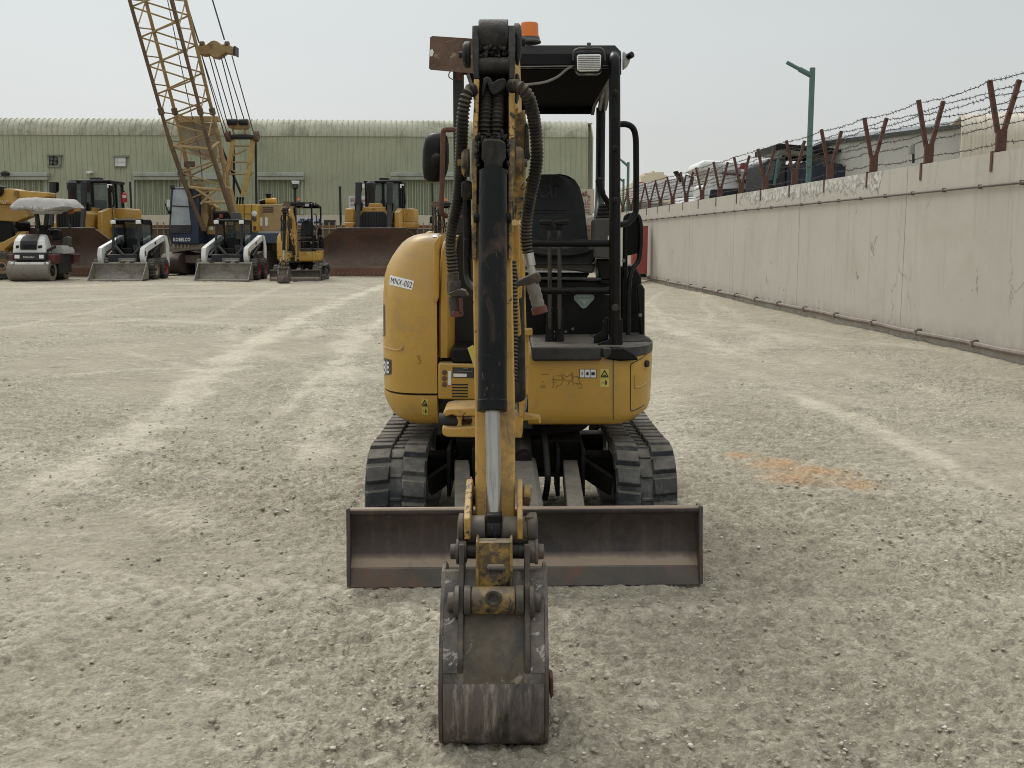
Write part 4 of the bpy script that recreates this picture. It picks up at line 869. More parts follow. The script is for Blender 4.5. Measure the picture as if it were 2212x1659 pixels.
P(MB().px([(968, 801), (974.5, 801), (974.5, 831), (967.5, 831)], Yp-.003, .006), 'white_label', white_st, sp, 0, 0)
# near-black block paints in the shade behind swing post and cab front
P(MB().px([(934, 861), (1150, 863), (1150, 925), (946, 925), (932, 915)], 5.34, .5), 'dark_void_block', ink, None, 0, 0)
# warning stickers
def warn(bv, q, parent=None, off=.002):
    s = P(decal(MB(), bv, q, off, 3, 4), 'warning_sticker', yellow_st, parent, 0, 0)
    mb = MB(); tri = [bil(q, .5, .08), bil(q, .9, .42), bil(q, .1, .42)]
    for a, b in zip(tri, tri[1:]+tri[:1]):
        p_, r_ = onsurf(bv, *a, off+.002), onsurf(bv, *b, off+.002)
        if p_ and r_: mb.tube([p_, r_], .0022, 4)
    for u, v, uu, vv in ((.35, .32, .65, .38), (.0, .485, 1., .505), (.55, .62, .65, .9), (.2, .76, .5, .80), (.66, .68, .76, .86)):
        decal(mb, bv, [bil(q, u, v), bil(q, uu, v), bil(q, uu, vv), bil(q, u, vv)], off+.001, 1, 1)
    P(mb, 'pictogram', ink, s, 0, 0); return s
warn(bb_, [(910.5, 859.5), (924, 861.5), (925, 896.5), (911.5, 893)])
# right front panel and side
def right_ring(x0, xf, xs, yf, ys_, z):
    out = [Vector((x0, yf, z)), Vector((xf-.03, yf, z))]
    for k in range(0, 13):
        t = k/12*math.pi/2; e = 2/2.3; out.append(Vector((xf+(xs-xf)*math.sin(t)**e, ys_-(ys_-yf)*math.cos(t)**e, z)))
    for k in range(1, 9):
        t = k/8*math.pi/2; out.append(Vector((xs-(xs-.15)*(1-math.cos(t))*.95, ys_+.92*math.sin(t), z)))
    out.append(Vector((x0, ys_+.92, z))); return out
x0 = W(1141, 830, 5.24).x; rr_ = []
for py, xf, xs, yf in ((918.5, 1322, 1345, 5.27), (914, 1323, 1368, 5.25), (896, 1324, 1391, 5.238), (880, 1324, 1396, 5.235), (800, 1325, 1398.5, 5.235), (772, 1325, 1398.5, 5.24), (764, 1325, 1398, 5.25), (757, 1325, 1397, 5.285)):
    z = zat(py, 5.24); xsw = (xs-CX)/F*5.85
    rr_.append(right_ring(x0, W(xf, py, 5.24).x, xsw, yf, 5.72, z))
rb = P(MB().loft(rr_), 'right_body_panel', yellow, None, 0, 50)
rbv = bvh(rb)
for pts in ([(1324.5, 760), (1324.5, 916)], ):
    mb = MB(); q = [onsurf(rbv, pts[0][0], pts[0][1]+(pts[1][1]-pts[0][1])*k/14, .0005) for k in range(15)]; mb.tube([p for p in q if p], .0022, 4); P(mb, 'panel_gap', ink, None, 0)
mb = MB(); q = [onsurf(rbv, a, b, .0005) for a, b in ((1397, 764), (1385, 774), (1370, 782), (1364, 786), (1362, 792), (1362, 830), (1361.5, 870), (1362, 884), (1366, 887), (1380, 881), (1391, 874))]; mb.tube(smooth([p for p in q if p], 3), .003, 4); P(mb, 'door_gap', ink, None, 0)
mb = MB(); q = [onsurf(rbv, a, b, .002) for a, b in ((1371, 810), (1371, 833), (1373, 836.5), (1384, 833), (1396, 826))]; mb.tube(smooth([p for p in q if p], 3), .005, 6); P(mb, 'pressed_line', yellow, None, 0)
q = onsurf(rbv, 1394.5, 785, .002)
if q: P(MB().lathe([(.018, 0), (.018, .012), (.010, .014)], q, (.8, -.6, 0), 14), 'door_lock', ink, None, 0)
warn(rbv, [(1296.5, 796.5), (1315.5, 796.5), (1316, 835.5), (1296.5, 834.5)])
q = [(1251.5, 796.5), (1288.5, 796.5), (1288.5, 816), (1251.5, 815.5)]
ws = P(decal(MB(), rbv, q, .002, 3, 2), 'manual_sticker', white_st, None, 0, 0); mb = MB()
for u in (.0, .30, .62, .97): decal(mb, rbv, [bil(q, u, 0), bil(q, u+.03, 0), bil(q, u+.03, 1), bil(q, u, 1)], .003, 1, 2)
for u, w_ in ((.13, .06), (.40, .14), (.70, .2)): decal(mb, rbv, [bil(q, u, .35), bil(q, u+w_, .35), bil(q, u+w_, .7), bil(q, u, .7)], .003, 1, 1)
for v in (0, .95): decal(mb, rbv, [bil(q, 0, v), bil(q, 1, v), bil(q, 1, v+.05), bil(q, 0, v+.05)], .003, 4, 1)
P(mb, 'pictogram', ink, ws, 0, 0)
mb = MB()
def ln(*pts, w=.0016):
    p = [onsurf(rbv, a, b, .0015) for a, b in pts]
    if all(p): mb.tube(p, w, 4)
ln((1170, 808), (1176, 808)); ln((1179, 806), (1179, 808), (1186, 808)); ln((1196, 811), (1196, 833)); ln((1192, 819), (1202, 819)); ln((1192, 826), (1202, 826)); ln((1203, 811), (1213, 811), (1216, 820), (1212, 830), (1203, 832))
ln((1203, 820), (1214, 820)); ln((1213, 807), (1225, 814), (1233, 808), (1238, 812), (1238, 822), (1222, 822), (1214, 812)); ln((1236, 803), (1236, 826)); ln((1242, 812), (1250, 814), (1252, 828), (1238, 826)); ln((1230, 824), (1226, 832)); ln((1240, 826), (1238, 832)); ln((1246, 826), (1248, 832)); ln((1254, 826), (1257, 833)); ln((1172, 822), (1175, 826)); ln((1168, 836), (1178, 836), (1177, 832), (1169, 832), (1168, 836)); ln((1196, 833), (1192, 837)); ln((1204, 833), (1201, 838)); ln((1249, 837), (1258, 837))
P(mb, 'worn_diagram', ink_faded, None, 0)
# floor, kick panel
mb = MB(); mb.px([(1147, 748), (1299, 746.5), (1300, 779), (1150, 780)], 5.20, 1.2); fl = P(mb, 'cab_floor', black_floor, None, .012)
mb = MB(); zt_ = zat(747, 5.2); zb_ = zat(779, 5.2); rings = []
for z, k in ((zb_, .03), (zb_+.02, .0), (zt_-.012, 0), (zt_, .012)):
    rings.append([Vector((p.x, p.y, z)) for p in right_ring(W(1298, 750, 5.2).x, W(1330, 760, 5.24).x, (1397-CX)/F*5.88-k, 5.235+k, 5.70, z)])
P(MB().loft(rings), 'step_plate', black_floor, None, 0, 40)
mb = MB()
for k in range(9): mb.box((.64+.0*k, 5.42+k*.05, zt_+.003), (.16, .014, .008), (0, 0, .25))
P(mb, 'step_tread', black_floor, None, 0, 0)
mb = MB(); mb.px([(1303, 757), (1318, 750), (1348, 750), (1372, 764), (1380, 778), (1340, 780), (1310, 776)], 5.215, .05); P(mb, 'step_guard', black, None, .01)
mb = MB(); mb.px([(1303, 752), (1320, 752), (1320, 764), (1309, 776), (1302, 764)], 5.19, .02); P(mb, 'guard_flap', black_floor, None, .003)
mb = MB(); mb.px([(976, 752), (1030, 752), (1030, 783.5), (976, 783.5)], 5.25, .5); P(mb, 'cab_floor_edge', black, None, .008)
mb = MB(); mb.px([(978, 500), (1060, 500), (1060, 760), (978, 760)], 5.62, .04); P(mb, 'left_console_wall', ink, None, 0, 0)
mb = MB(); mb.px([(1120, 636), (1330, 636), (1330, 736), (1120, 736)], 5.85, .05); kp = P(mb, 'kick_panel', black, None, .004)
mb = MB(); Yk = 5.845; mb.px([(1240, 639), (1247, 634.5), (1277, 634.5), (1284, 639), (1283, 646), (1266, 664), (1261, 666), (1256, 664), (1240.5, 647)], Yk, .004)
bd = P(mb, 'safety_badge', M('pale_teal_badge', (.33, .44, .43), .4, bump=0), kp, 0, 0)
mb = MB(); mb.px([(1249, 638), (1275, 638), (1275, 640), (1249, 640)], Yk-.003, .002); mb.px([(1251, 646), (1273, 646), (1273, 648.5), (1251, 648.5)], Yk-.003, .002); mb.px([(1257, 650), (1267, 650), (1262, 657)], Yk-.003, .002); P(mb, 'pictogram', M('teal_mark', (.62, .72, .70), .4, bump=0), bd, 0, 0)
for px, py in ((1319, 650), (1318, 690), (1305, 694), (1237, 710), (1222, 716), (1207, 716), (1196, 716)): P(MB().lathe([(.008, 0), (.008, .006), (.003, .007)], W(px, py, 5.85), (0, -1, 0), 10), 'bolt', greytape, kp, 0)
mb = MB(); mb.px([(1120, 606), (1318, 606), (1318, 632), (1120, 632)], 5.75, .5); mb.px([(1130, 588), (1275, 590), (1262, 606), (1130, 606)], 5.85, .4); P(mb, 'seat_box', black, None, .008)
mb = MB(); mb.px([(1120, 598), (1318, 600), (1320, 606), (1120, 604)], 5.70, .08); P(mb, 'seat_rail', black_floor, None, .004)
# foot rest bracket, lever boots
mb = MB(); mb.px([(1288, 750), (1290, 742), (1312, 735), (1325, 722), (1331, 708), (1333, 690), (1345, 688), (1345, 748)], 5.26, .02); P(mb, 'foot_plate', black, None, .003)
mb = MB(); mb.px([(1284, 725), (1299, 716), (1303, 700), (1306, 685), (1314, 685), (1314, 735), (1298, 744), (1282, 746)], 5.33, .02); P(mb, 'pedal_guard', black, None, .004)
for cx_, hx0, hx1 in ((1188, 1163, 1193.5), (1208.5, 1196, 1229.5)):
    a = W(cx_, 735, 5.45); b = W(cx_-1 if cx_ < 1200 else cx_, 484, 5.36)
    lv_ = P(MB().tube([a, a.lerp(b, .5), b], .0105, 10), 'travel_lever', M('polished_lever_steel', (.09, .09, .09), .3, .7, bump=0) if 'polished_lever_steel' not in MATS else MATS['polished_lever_steel'], None, 0)
    mb = MB(); mb.px([(hx0, 479), (hx0+4, 475), (hx1-5, 474), (hx1, 476), (hx1, 482), (hx1-6, 486), (hx0+3, 485)], 5.34, .035); P(mb, 'handle', black_rub, lv_, .008)
    P(MB().lathe([(.014, 0), (.018, .012), (.014, .03)], b-Vector((0, 0, .03)), (0, 0, 1), 12), 'collar', black_rub, lv_, 0)
    mb = MB().lathe([(.055, 0), (.055, .012), (.042, .016), (.048, .026), (.034, .030), (.038, .042), (.026, .046), (.020, .10), (.018, .22)], a-Vector((0, 0, .05)), (0, 0, 1), 14); P(mb, 'lever_boot', black_rub, lv_, 0)
# rails between the posts
for y_, xa_, r_ in ((525, 1324, .0175), (628, 1326, .0175)):
    mb = MB(); mb.tube([W(1120, y_, 5.30), W(xa_, y_, 5.30)], r_, 12); P(mb, 'front_rail', black, None, 0)
# --- canopy
post = [W(1328.5, 752, 5.28), W(1328, 500, 5.285), W(1327.5, 200, 5.29), W(1327, 140, 5.295), W(1326.5, 126, 5.32), W(1325, 120, 5.38)]
fp = P(MB().tube(smooth(post, 5), .0285, 16), 'front_post', black, None, 0)
for y_ in (200, 320, 432): P(MB().lathe([(.016, 0), (.014, .008), (.009, .012)], W(1329, y_, 5.255), (0, -1, 0), 10), 'post_stud', black_rub, fp, 0)
P(MB().lathe([(.02, 0), (.02, .006), (.013, .008), (.013, .018)], W(1329, 664, 5.248), (0, -1, 0), 6), 'bolt', black_floor, fp, 0)
lp = MB(); lp.px([(978, 150), (1001, 150), (1003, 420), (1003, 505), (984, 505), (980, 400)], 5.35, .06); P(lp, 'front_post', darkgrey, None, .006)
zr = zat(95, 5.33)
mb = MB(); fx0, fx1 = W(1000, 95, 5.33).x, W(1343, 95, 5.33).x; rr_ = []
for Yc, dz_, ins in ((5.33, -.045, .0), (5.36, 0, 0), (6.2, .005, .005), (6.80, -.02, .01), (6.90, -.06, .012)):
    z = zr+dz_; a, b = fx0+ins, fx1-ins; rr_.append([Vector((a, Yc, z-.10)), Vector((a, Yc, z-.02)), Vector((a+.03, Yc, z)), Vector((b-.03, Yc, z)), Vector((b, Yc, z-.03)), Vector((b, Yc, z-.10)), Vector((b-.02, Yc, z-.10)), Vector((b-.03, Yc, z-.05)), Vector((a+.03, Yc, z-.05)), Vector((a+.02, Yc, z-.10))])
roof = P(MB().loft(rr_), 'canopy_roof', black, None, 0, 30)
mb = MB(); mb.bb(fx0+.02, fx1-.02, 5.335, 5.36, zr-.112, zr-.04); P(mb, 'roof_beam', black, roof, .006); P(MB().bb(fx0+.02, fx1-.03, 6.86, 6.90, zr-.155, zr-.06), 'roof_beam', shade_black_m, roof, .006); P(MB().bb(fx0+.031, fx1-.032, 5.362, 6.858, zr-.115, zr-.06), 'roof_underside_shade', shade_black_m, roof, 0, 0)  # added matte black sheet keeps the roof underside dark, as in shade
mb = MB(); mb.tube([W(1110, 144, 5.33), W(1322, 141, 5.33)], .003, 6); P(mb, 'roof_seam', greytape, roof, 0)
for x_, pw in ((1297, 10), (1000, 8)):
    a = [W(x_+1, 232, 6.85), W(x_, 330, 6.85), W(x_-1, 420, 6.75), W(x_-4, 470, 6.6), W(x_-12, 540, 6.45)]; P(MB().tube(smooth(a, 4), .0295, 12), 'rear_post', black, None, 0)
mb = MB(); a = [W(1318, 150, 5.75), W(1312, 175, 6.1), W(1306, 205, 6.5), W(1302, 232, 6.8)]; mb.tube(smooth(a, 4), .03, 10); P(mb, 'roof_side_tube', black, roof, 0)
# roof lamp
wl = P(MB().px([(1242, 116), (1246, 111), (1298, 110), (1303, 115), (1301, 152), (1294, 158), (1250, 158), (1243, 151)], 5.255, .07), 'work_light', black, None, .012, seg=3)
P(MB().px([(1246, 120), (1249, 117), (1296, 116), (1299, 119), (1297, 149), (1292, 153), (1252, 154), (1247, 150)], 5.250, .012), 'lens', lens_m, wl, .004)
mb = MB()
for k in range(8): y_ = 122+k*4; mb.tube([W(1249, y_, 5.248), W(1296, y_-.5, 5.248)], .0016, 4)
P(mb, 'lens_rib', greytape, wl, 0)
mb = MB(); mb.tube(smooth([W(1239, 130, 5.28), W(1240, 112, 5.27), W(1250, 105, 5.27), (W(1272, 104, 5.27)), W(1295, 104, 5.27), W(1304, 111, 5.27), W(1306, 130, 5.28)], 4), .006, 8); mb.lathe([(.018, 0), (.018, .01), (.010, .012), (.010, .03)], W(1272, 106, 5.27), (0, 0, 1), 8); P(mb, 'lamp_bracket', grey_pl, wl, 0)
mb = MB(); mb.tube(smooth([W(1237, 142, 5.3), W(1222, 151, 5.33), W(1205, 165, 5.31), W(1180, 176, 5.31), W(1150, 181, 5.31), W(1115, 183, 5.31)], 4), .0065, 8); P(mb, 'lamp_cable', greytape, wl, 0)
# beacon
bc = W(1143.5, 93, 5.42); s_ = 5.6/2280
bcn = P(MB().lathe([(23*s_, 0), (24*s_, 3*s_), (21.5*s_, 6*s_), (21*s_, 11*s_), (18*s_, 12*s_)], bc, (0, 0, 1), 26), 'beacon_base', grey_pl, None, 0)
P(MB().lathe([(20*s_, 11*s_), (20*s_, 14*s_), (18.6*s_, 15*s_), (18*s_, 36*s_), (17*s_, 39*s_), (9*s_, 39.5*s_), (.5*s_, 39.6*s_)], bc, (0, 0, 1), 26), 'beacon_dome', orange, bcn, 0)
# bracket on the roof's right corner
mb = MB(); mb.px([(1346, 108), (1353, 114), (1357, 119), (1362, 122), (1361, 132), (1356, 142), (1346, 150)], 5.50, .05); P(mb, 'mirror_bracket', M('dusty_white_bracket', (.42, .41, .38), .6, bump=0), roof, .01)
P(MB().tube([W(1357, 122, 5.5), W(1366, 117, 5.48)], .016, 10), 'bracket_stub', black, roof, 0)
# grab handle
mb = MB(); mb.tube(smooth([W(1338, 268, 5.42), W(1353, 268, 5.42), W(1366, 275, 5.43), W(1372.5, 292, 5.44), W(1374, 330, 5.45), W(1374, 440, 5.46), W(1371, 462, 5.46), W(1358, 479, 5.44), W(1340, 485, 5.42)], 5), .0155, 12); P(mb, 'grab_handle', black, None, 0)
# seat
mb = MB(); rr_ = []
for py, a, b, dy in ((520, 1118, 1268, 0), (480, 1120, 1265, .02), (440, 1122, 1261, .05), (405, 1126, 1253, .08), (388, 1133, 1243, .10), (378, 1145, 1228, .12), (373.5, 1160, 1210, .14)):
    z = zat(py, 6.05); x0_, x1_ = W(a, py, 6.05).x, W(b, py, 6.05).x; y0_ = 6.02+dy; c_ = (x0_+x1_)/2; hw = (x1_-x0_)/2
    rr_.append([Vector((c_+hw*u, y0_+.05*(abs(u)**3)*-1+.0, z)) for u in (-1, -.9, -.75, -.5, 0, .5, .75, .9, 1)]+[Vector((c_+hw*u, y0_+.12, z)) for u in (1, .6, 0, -.6, -1)])
bk_ = P(MB().loft(rr_), 'seat_back', seat_m, None, .01, 60)
bvs = bvh(bk_)
mb = dtext(MB(), bvs, 'CAT', [(1164, 398), (1210, 398), (1208, 428), (1164, 428)], .003, .03); P(mb, 'embossed_lettering', M('embossed_vinyl', (.012, .012, .012), .35, bump=0), bk_, 0, 0)
mb = MB()
for y_, in ((453,), (459,)):
    q = [onsurf(bvs, 1150+k*8, y_, .002) for k in range(10)]; mb.tube([p for p in q if p], .003, 5)
P(mb, 'seam', ink, bk_, 0)
mb = MB(); rr_ = []
for Yc, a, b, t_, lo_ in ((5.72, 1135, 1272, 558, 572), (5.70, 1128, 1280, 548, 570), (5.78, 1124, 1288, 541, 566), (5.95, 1122, 1284, 536, 560), (6.1, 1122, 1276, 530, 556)):
    x0_, x1_ = W(a, 550, 5.8).x, W(b, 550, 5.8).x; zt2, zb2 = zat(t_, 5.8), zat(lo_, 5.8); c_ = (x0_+x1_)/2; hw = (x1_-x0_)/2
    rr_.append([Vector((c_+hw*u, Yc, zt2+.03*abs(u)**3)) for u in (-1, -.8, -.4, 0, .4, .8, 1)]+[Vector((c_+hw*.95, Yc, zb2)), Vector((c_-hw*.95, Yc, zb2))])
P(MB().loft(rr_), 'seat_cushion', seat_m, None, .012, 60)
mb = MB(); mb.px([(1122, 563), (1200, 563), (1262, 568), (1287, 570), (1281, 590), (1262, 588), (1205, 580), (1122, 578)], 5.74, .3); P(mb, 'seat_skirt', grey_pl, None, .01)
# right console with joystick
mb = MB(); mb.px([(1286, 475), (1290, 471), (1324, 471), (1326, 560), (1284, 556)], 5.62, .3); rc = P(mb, 'right_console', grey_pl, None, .015)
mb = MB()
c0 = W(1308, 472, 5.72)
mb.lathe([(.05, 0), (.052, .01), (.042, .018), (.046, .03), (.038, .038), (.040, .05), (.032, .056), (.034, .068), (.022, .08)], c0, (-.05, 0, 1), 16); P(mb, 'joystick_boot', black_rub, rc, 0)
mb = MB(); mb.tube(smooth([W(1319, 452, 5.66), W(1312, 437, 5.64), W(1303, 420, 5.63), W(1297, 402, 5.62), W(1293, 388, 5.62)], 4), [.013]*5+[.014]*4+[.017]*4+[.019]*4, 10); mb.ball(W(1295, 389, 5.62), (.019, .019, .016), 10); P(mb, 'joystick', black_rub, rc, 0)
mb = MB(); mb.tube([W(1318, 440, 5.6), W(1303, 419, 5.6)], .011, 8); P(mb, 'joystick_neck', black, rc, 0)
P(MB().px([(1313, 509), (1320, 508), (1321, 517), (1313, 517.5)], 5.615, .01), 'white_tag', white_st, rc, 0, 0)
mb = MB(); mb.px([(1290, 560), (1322, 560), (1320, 615), (1296, 615)], 5.7, .25); P(mb, 'console_support', black, rc, .01)
# right-hand shield and rear tube
mb = MB(); mb.tube(smooth([W(1357, 745, 5.75), W(1360, 600, 5.8), W(1380, 560, 5.85), W(1384, 500, 5.86), W(1380, 470, 5.86), W(1370, 464, 5.86), W(1355, 468, 5.86), W(1351, 485, 5.86), W(1350, 600, 5.86)], 5), .014, 10); P(mb, 'rear_guard_tube', black, None, 0)
mb = MB(); mb.px([(1352, 470), (1378, 468), (1383, 480), (1384, 500), (1384, 545), (1356, 552), (1350, 520)], 5.9, .03); P(mb, 'rear_guard_panel', black_rub, None, .004)
mb = MB(); mb.px([(1340, 575), (1372, 572), (1386, 600), (1387, 728), (1340, 726)], 5.95, .3); P(mb, 'side_shield', black, None, .01)
mb = MB(); mb.px([(1375, 620), (1386, 612), (1393, 624), (1393, 742), (1384, 740)], 5.78, .05); P(mb, 'shield_edge', black, None, .008)
for px, py in ((1347, 562), (1383, 680)): P(MB().lathe([(.01, 0), (.01, .008), (.004, .009)], W(px, py, 5.77), (0, -1, 0), 10), 'bolt', greytape, None, 0)
# mirror
mb = MB(); mb.tube(smooth([W(1002, 284, 5.30), W(985, 280, 5.22), W(968, 280, 5.16), W(960, 281, 5.14), W(957, 290, 5.14), W(956, 340, 5.13), W(955, 400, 5.13), W(953, 450, 5.13), W(957, 462, 5.15), W(970, 467, 5.2), W(1000, 470, 5.3)], 4), .0125, 10); ma_ = P(mb, 'mirror_arm', rust_tube, None, 0)
out_ = [(927, 290), (938, 286), (958, 287), (966, 294), (970, 315), (970, 350), (966, 372), (960, 386), (950, 392), (938, 394), (924, 393), (916, 385), (913, 362), (913, 325), (918, 300)]
mb = MB(); c_ = (941, 340); rr_ = []
for k, dy in ((1.0, 0.0), (1.0, -.012), (.93, -.028), (.7, -.045), (.35, -.052), (.02, -.053)): rr_.append([W(c_[0]+(x-c_[0])*k, c_[1]+(y-c_[1])*k, 5.215)+Vector((0, dy, 0)) for x, y in out_])
mi = P(MB().loft(rr_), 'mirror_shell', black, ma_, 0, 40)
P(MB().px([(x, y) for x, y in [(c_[0]+(x-c_[0])*.93, c_[1]+(y-c_[1])*.93) for x, y in out_]], 5.216, .004), 'mirror_glass', lens_m, mi, 0, 0)
P(MB().ball(W(944, 344, 5.15), (.028, .022, .03), 12), 'mirror_joint', black_rub, mi, 0)
# rusty sheet beside the arm head
mb = MB(); mb.px([(929, 80), (934, 77), (1040, 84), (1042, 160), (930, 150), (926.5, 147)], 5.22, .006); rp_ = P(mb, 'rusty_plate', rust_m, None, .001)
P(MB().px([(929, 108), (934, 105), (937, 112), (934, 121), (928.5, 121)], 5.217, .003), 'worn_spot', white_p, rp_, 0, 0)
P(MB().px([(985, 150), (1000, 152), (1000, 172), (984, 172)], 5.30, .02), 'plate_strap', rust_tube, rp_, 0)
P(MB().tube(smooth([W(979, 150, 5.2), W(971, 156, 5.2), W(970, 166, 5.21), (W(980, 172, 5.25))], 4), .003, 6), 'tie_wire', greytape, rp_, 0)
# --- swing post and boom
BX = .0
sw = MB(); Ys2 = 4.82
sw.px([(956, 892), (962, 885), (975, 882), (1030, 880.5), (1030, 899), (990, 899), (975, 896), (962, 899)], Ys2, .25)
sw.px([(955, 921), (965, 924), (980, 924), (1030, 920), (1030, 945), (966, 944), (957, 940), (955, 933)], Ys2-.01, .27)
sw.px([(985, 899), (1000, 899), (998, 905), (997, 913), (999, 922), (985, 924), (990, 912)], Ys2+.02, .2)
sw.px([(1018, 898), (1030, 898), (1030, 922), (1016, 922), (1020, 910)], Ys2+.02, .2)
swp = P(sw, 'swing_post', yellow_worn, None, .007)
P(MB().cyl(W(948, 907, 4.9), W(990, 909, 4.9), .035), 'swing_cylinder', darkgrey, swp, 0)
mb = MB(); mb.px([(1112, 898), (1130, 896), (1130, 928), (1127, 946), (1113, 946)], Ys2-.02, .2); P(mb, 'post_lug', yellow_worn, swp, .007)
mb = MB(); mb.px([(1130, 893), (1166, 900), (1169, 906), (1168, 915), (1164, 915), (1162, 906), (1132, 908), (1126, 916), (1120, 914), (1121, 902)], Ys2, .06); P(mb, 'bracket', yellow_worn, swp, .003)
mb = MB(); mb.px([(1126, 720), (1142, 718), (1142.5, 785), (1139, 800), (1138.5, 840), (1135, 870), (1130, 900), (1122, 900), (1119, 850), (1122, 830), (1132, 800), (1133, 750), (1127, 738)], 4.78, .14); P(mb, 'boom_foot_plate', yellow_worn, None, .005)
P(MB().box(W(1138, 716, 4.75), (.05, .05, .03)), 'grease_block', yellow_worn, None, .004)
mb = MB(); mb.hose([W(1128, 770, 4.85), W(1121, 800, 4.82), W(1116, 850, 4.8), W(1117, 880, 4.8), W(1126, 893, 4.8), W(1134, 880, 4.82), W(1135, 850, 4.85)], .008, .03, .02, 8); P(mb, 'swing_hose', greytape, None, 0)
# boom: box section running up and forward
bp = [(4.86, .80), (4.93, 1.2), (4.88, 1.62), (4.66, 1.92), (4.35, 2.09), (4.08, 2.10), (3.93, 2.07)]
bp = [(p.x, p.z) for p in smooth([(a, 0, b) for a, b in bp], 5)]
mb = MB(); rr_ = []
for i, (y_, z_) in enumerate(bp):
    a = bp[max(i-1, 0)]; b = bp[min(i+1, len(bp)-1)]; ty, tz = b[0]-a[0], b[1]-a[1]; l_ = math.hypot(ty, tz); ny, nz_ = -tz/l_, ty/l_
    f = i/(len(bp)-1); h_ = .085+.05*math.sin(math.pi*min(1, f*1.1)); xc_ = .012-.06*f
    rr_.append([Vector((xc_-.062, y_-ny*h_, z_-nz_*h_)), Vector((xc_+.062, y_-ny*h_, z_-nz_*h_)), Vector((xc_+.062, y_+ny*h_, z_+nz_*h_)), Vector((xc_-.062, y_+ny*h_, z_+nz_*h_))])
bm_ = P(MB().loft(rr_), 'boom', yellow_worn, None, .006, 50)
mb = MB(); mb.tube([(.012, 4.70, .82), (0, 4.47, 1.35)], .05, 18); mb.tube([(0, 4.47, 1.35), (-.015, 4.42, 1.9)], .026, 14); P(mb, 'boom_cylinder', grease, None, 0)
mb = MB(); mb.px([(1108, 250), (1134, 235), (1137, 262), (1135, 330), (1138, 345), (1134, 420), (1126, 470), (1112, 480), (1106, 400)], 4.02, .06); P(mb, 'boom_side_bracket', yellow_grimy, None, .006)
mb = MB(); mb.px([(1137, 262), (1142, 272), (1143, 320), (1146, 340), (1138, 345), (1134, 330)], 3.98, .08); P(mb, 'valve_block', grease, None, .008)
P(MB().cyl(W(1126, 398, 3.98), W(1136, 402, 3.98), .018, n=10), 'hose_adapter', yellow_grimy, None, .003)
mb = MB(); mb.tube([W(1112, 480, 4.0), W(1115, 560, 4.15), W(1112, 640, 4.3), W(1118, 720, 4.5)], .016, 10); P(mb, 'boom_pipe', yellow_worn, None, 0)
mb = MB(); mb.tube([W(1122, 480, 4.2), W(1124, 560, 4.3), W(1120, 640, 4.4)], .014, 10); P(mb, 'boom_pipe', yellow_worn, None, 0)
# --- stick
def YS(py): return 3.30+(1130-py)/1070*.44
def SX(px, py, d=0): return W(px, py, YS(py)+d)
secs = [(1133, 1027, 1112, .12), (1050, 1026.5, 1112.5, .13), (900, 1026, 1113, .15), (700, 1023, 1109, .17), (560, 1021, 1106.5, .19), (440, 1020, 1106.5, .20)]
rr_ = []
for py, a, b, dp in secs:
    p0, p1 = SX(a, py), SX(b, py); rr_.append([p0, p1, p1+Vector((0, dp, 0)), p0+Vector((0, dp, 0))])
stick = P(MB().loft(rr_), 'stick', yellow_worn, None, .006, 40)
for L_ in ([(54, 1020, 1034.5), (90, 1019.5, 1035), (170, 1023.5, 1035.5), (215, 1024, 1034), (300, 1020, 1032), (345, 1018, 1031), (440, 1020, 1030.5), (560, 1020.5, 1030)], [(54, 1096, 1113), (90, 1098, 1113.5), (170, 1099.5, 1111.5), (215, 1099, 1112), (300, 1099, 1111.5), (345, 1098, 1112), (440, 1097, 1106), (560, 1097.5, 1106.5)]):
    rr_ = []
    for py, a, b in L_:
        d0 = -.055 if py > 60 else -.03; d0 = -.03 if py > 400 else d0; p0, p1 = SX(a, py, d0), SX(b, py, d0); dp = .24 if py > 60 else .16
        rr_.append([p0, p1, p1+Vector((0, dp, 0)), p0+Vector((0, dp, 0))])
    P(MB().loft(rr_[:3]), 'head_plate', grease, None, .004, 40); P(MB().loft(rr_[2:5]), 'head_plate', yellow_strip, None, .004, 40); P(MB().loft(rr_[4:]), 'head_plate', yellow_grimy, None, .004, 40)
P(MB().cyl(SX(1034.5, 85, .02), SX(1098, 85, .02), .066, n=26), 'stick_cylinder_eye', grease, None, .004)
mb = MB(); rg = random.Random(9)
for k in range(60):
    p = SX(1036+rg.random()*60, 100+abs(rg.gauss(0, 14)), -.035+rg.uniform(-.01, .03)); mb.ball(p, (rg.uniform(.004, .012), rg.uniform(.005, .01), rg.uniform(.004, .011)), 7)
for k in range(80):
    p = SX(1036+rg.random()*60, 298+rg.gauss(0, 6), -.03+rg.uniform(-.015, .02)); mb.ball(p, (rg.uniform(.004, .013), rg.uniform(.005, .012), rg.uniform(.004, .012)), 7)
for k in range(44):
    p = SX(rg.choice([1031, 1098])+rg.uniform(-3, 4), 290+rg.random()*70, -.05+rg.uniform(-.01, .01)); mb.ball(p, (rg.uniform(.004, .009), .007, rg.uniform(.004, .012)), 6)
P(mb, 'caked_grease', grease, None, 0, 60)['kind'] = 'stuff'
P(MB().cyl(SX(1030, 143, -.015), SX(1106, 143, -.015), .030, n=20), 'cross_tube', grease, None, 0)
P(MB().px([(1040, 110), (1096, 110), (1096, 130), (1040, 130)], 3.80, .05), 'head_web', ink, None, 0, 0)
mb = MB(); mb.px([(1036, 150), (1099, 150), (1098, 560), (1032, 560)], 3.78, .03); P(mb, 'head_back_plate', grease, None, 0, 0)
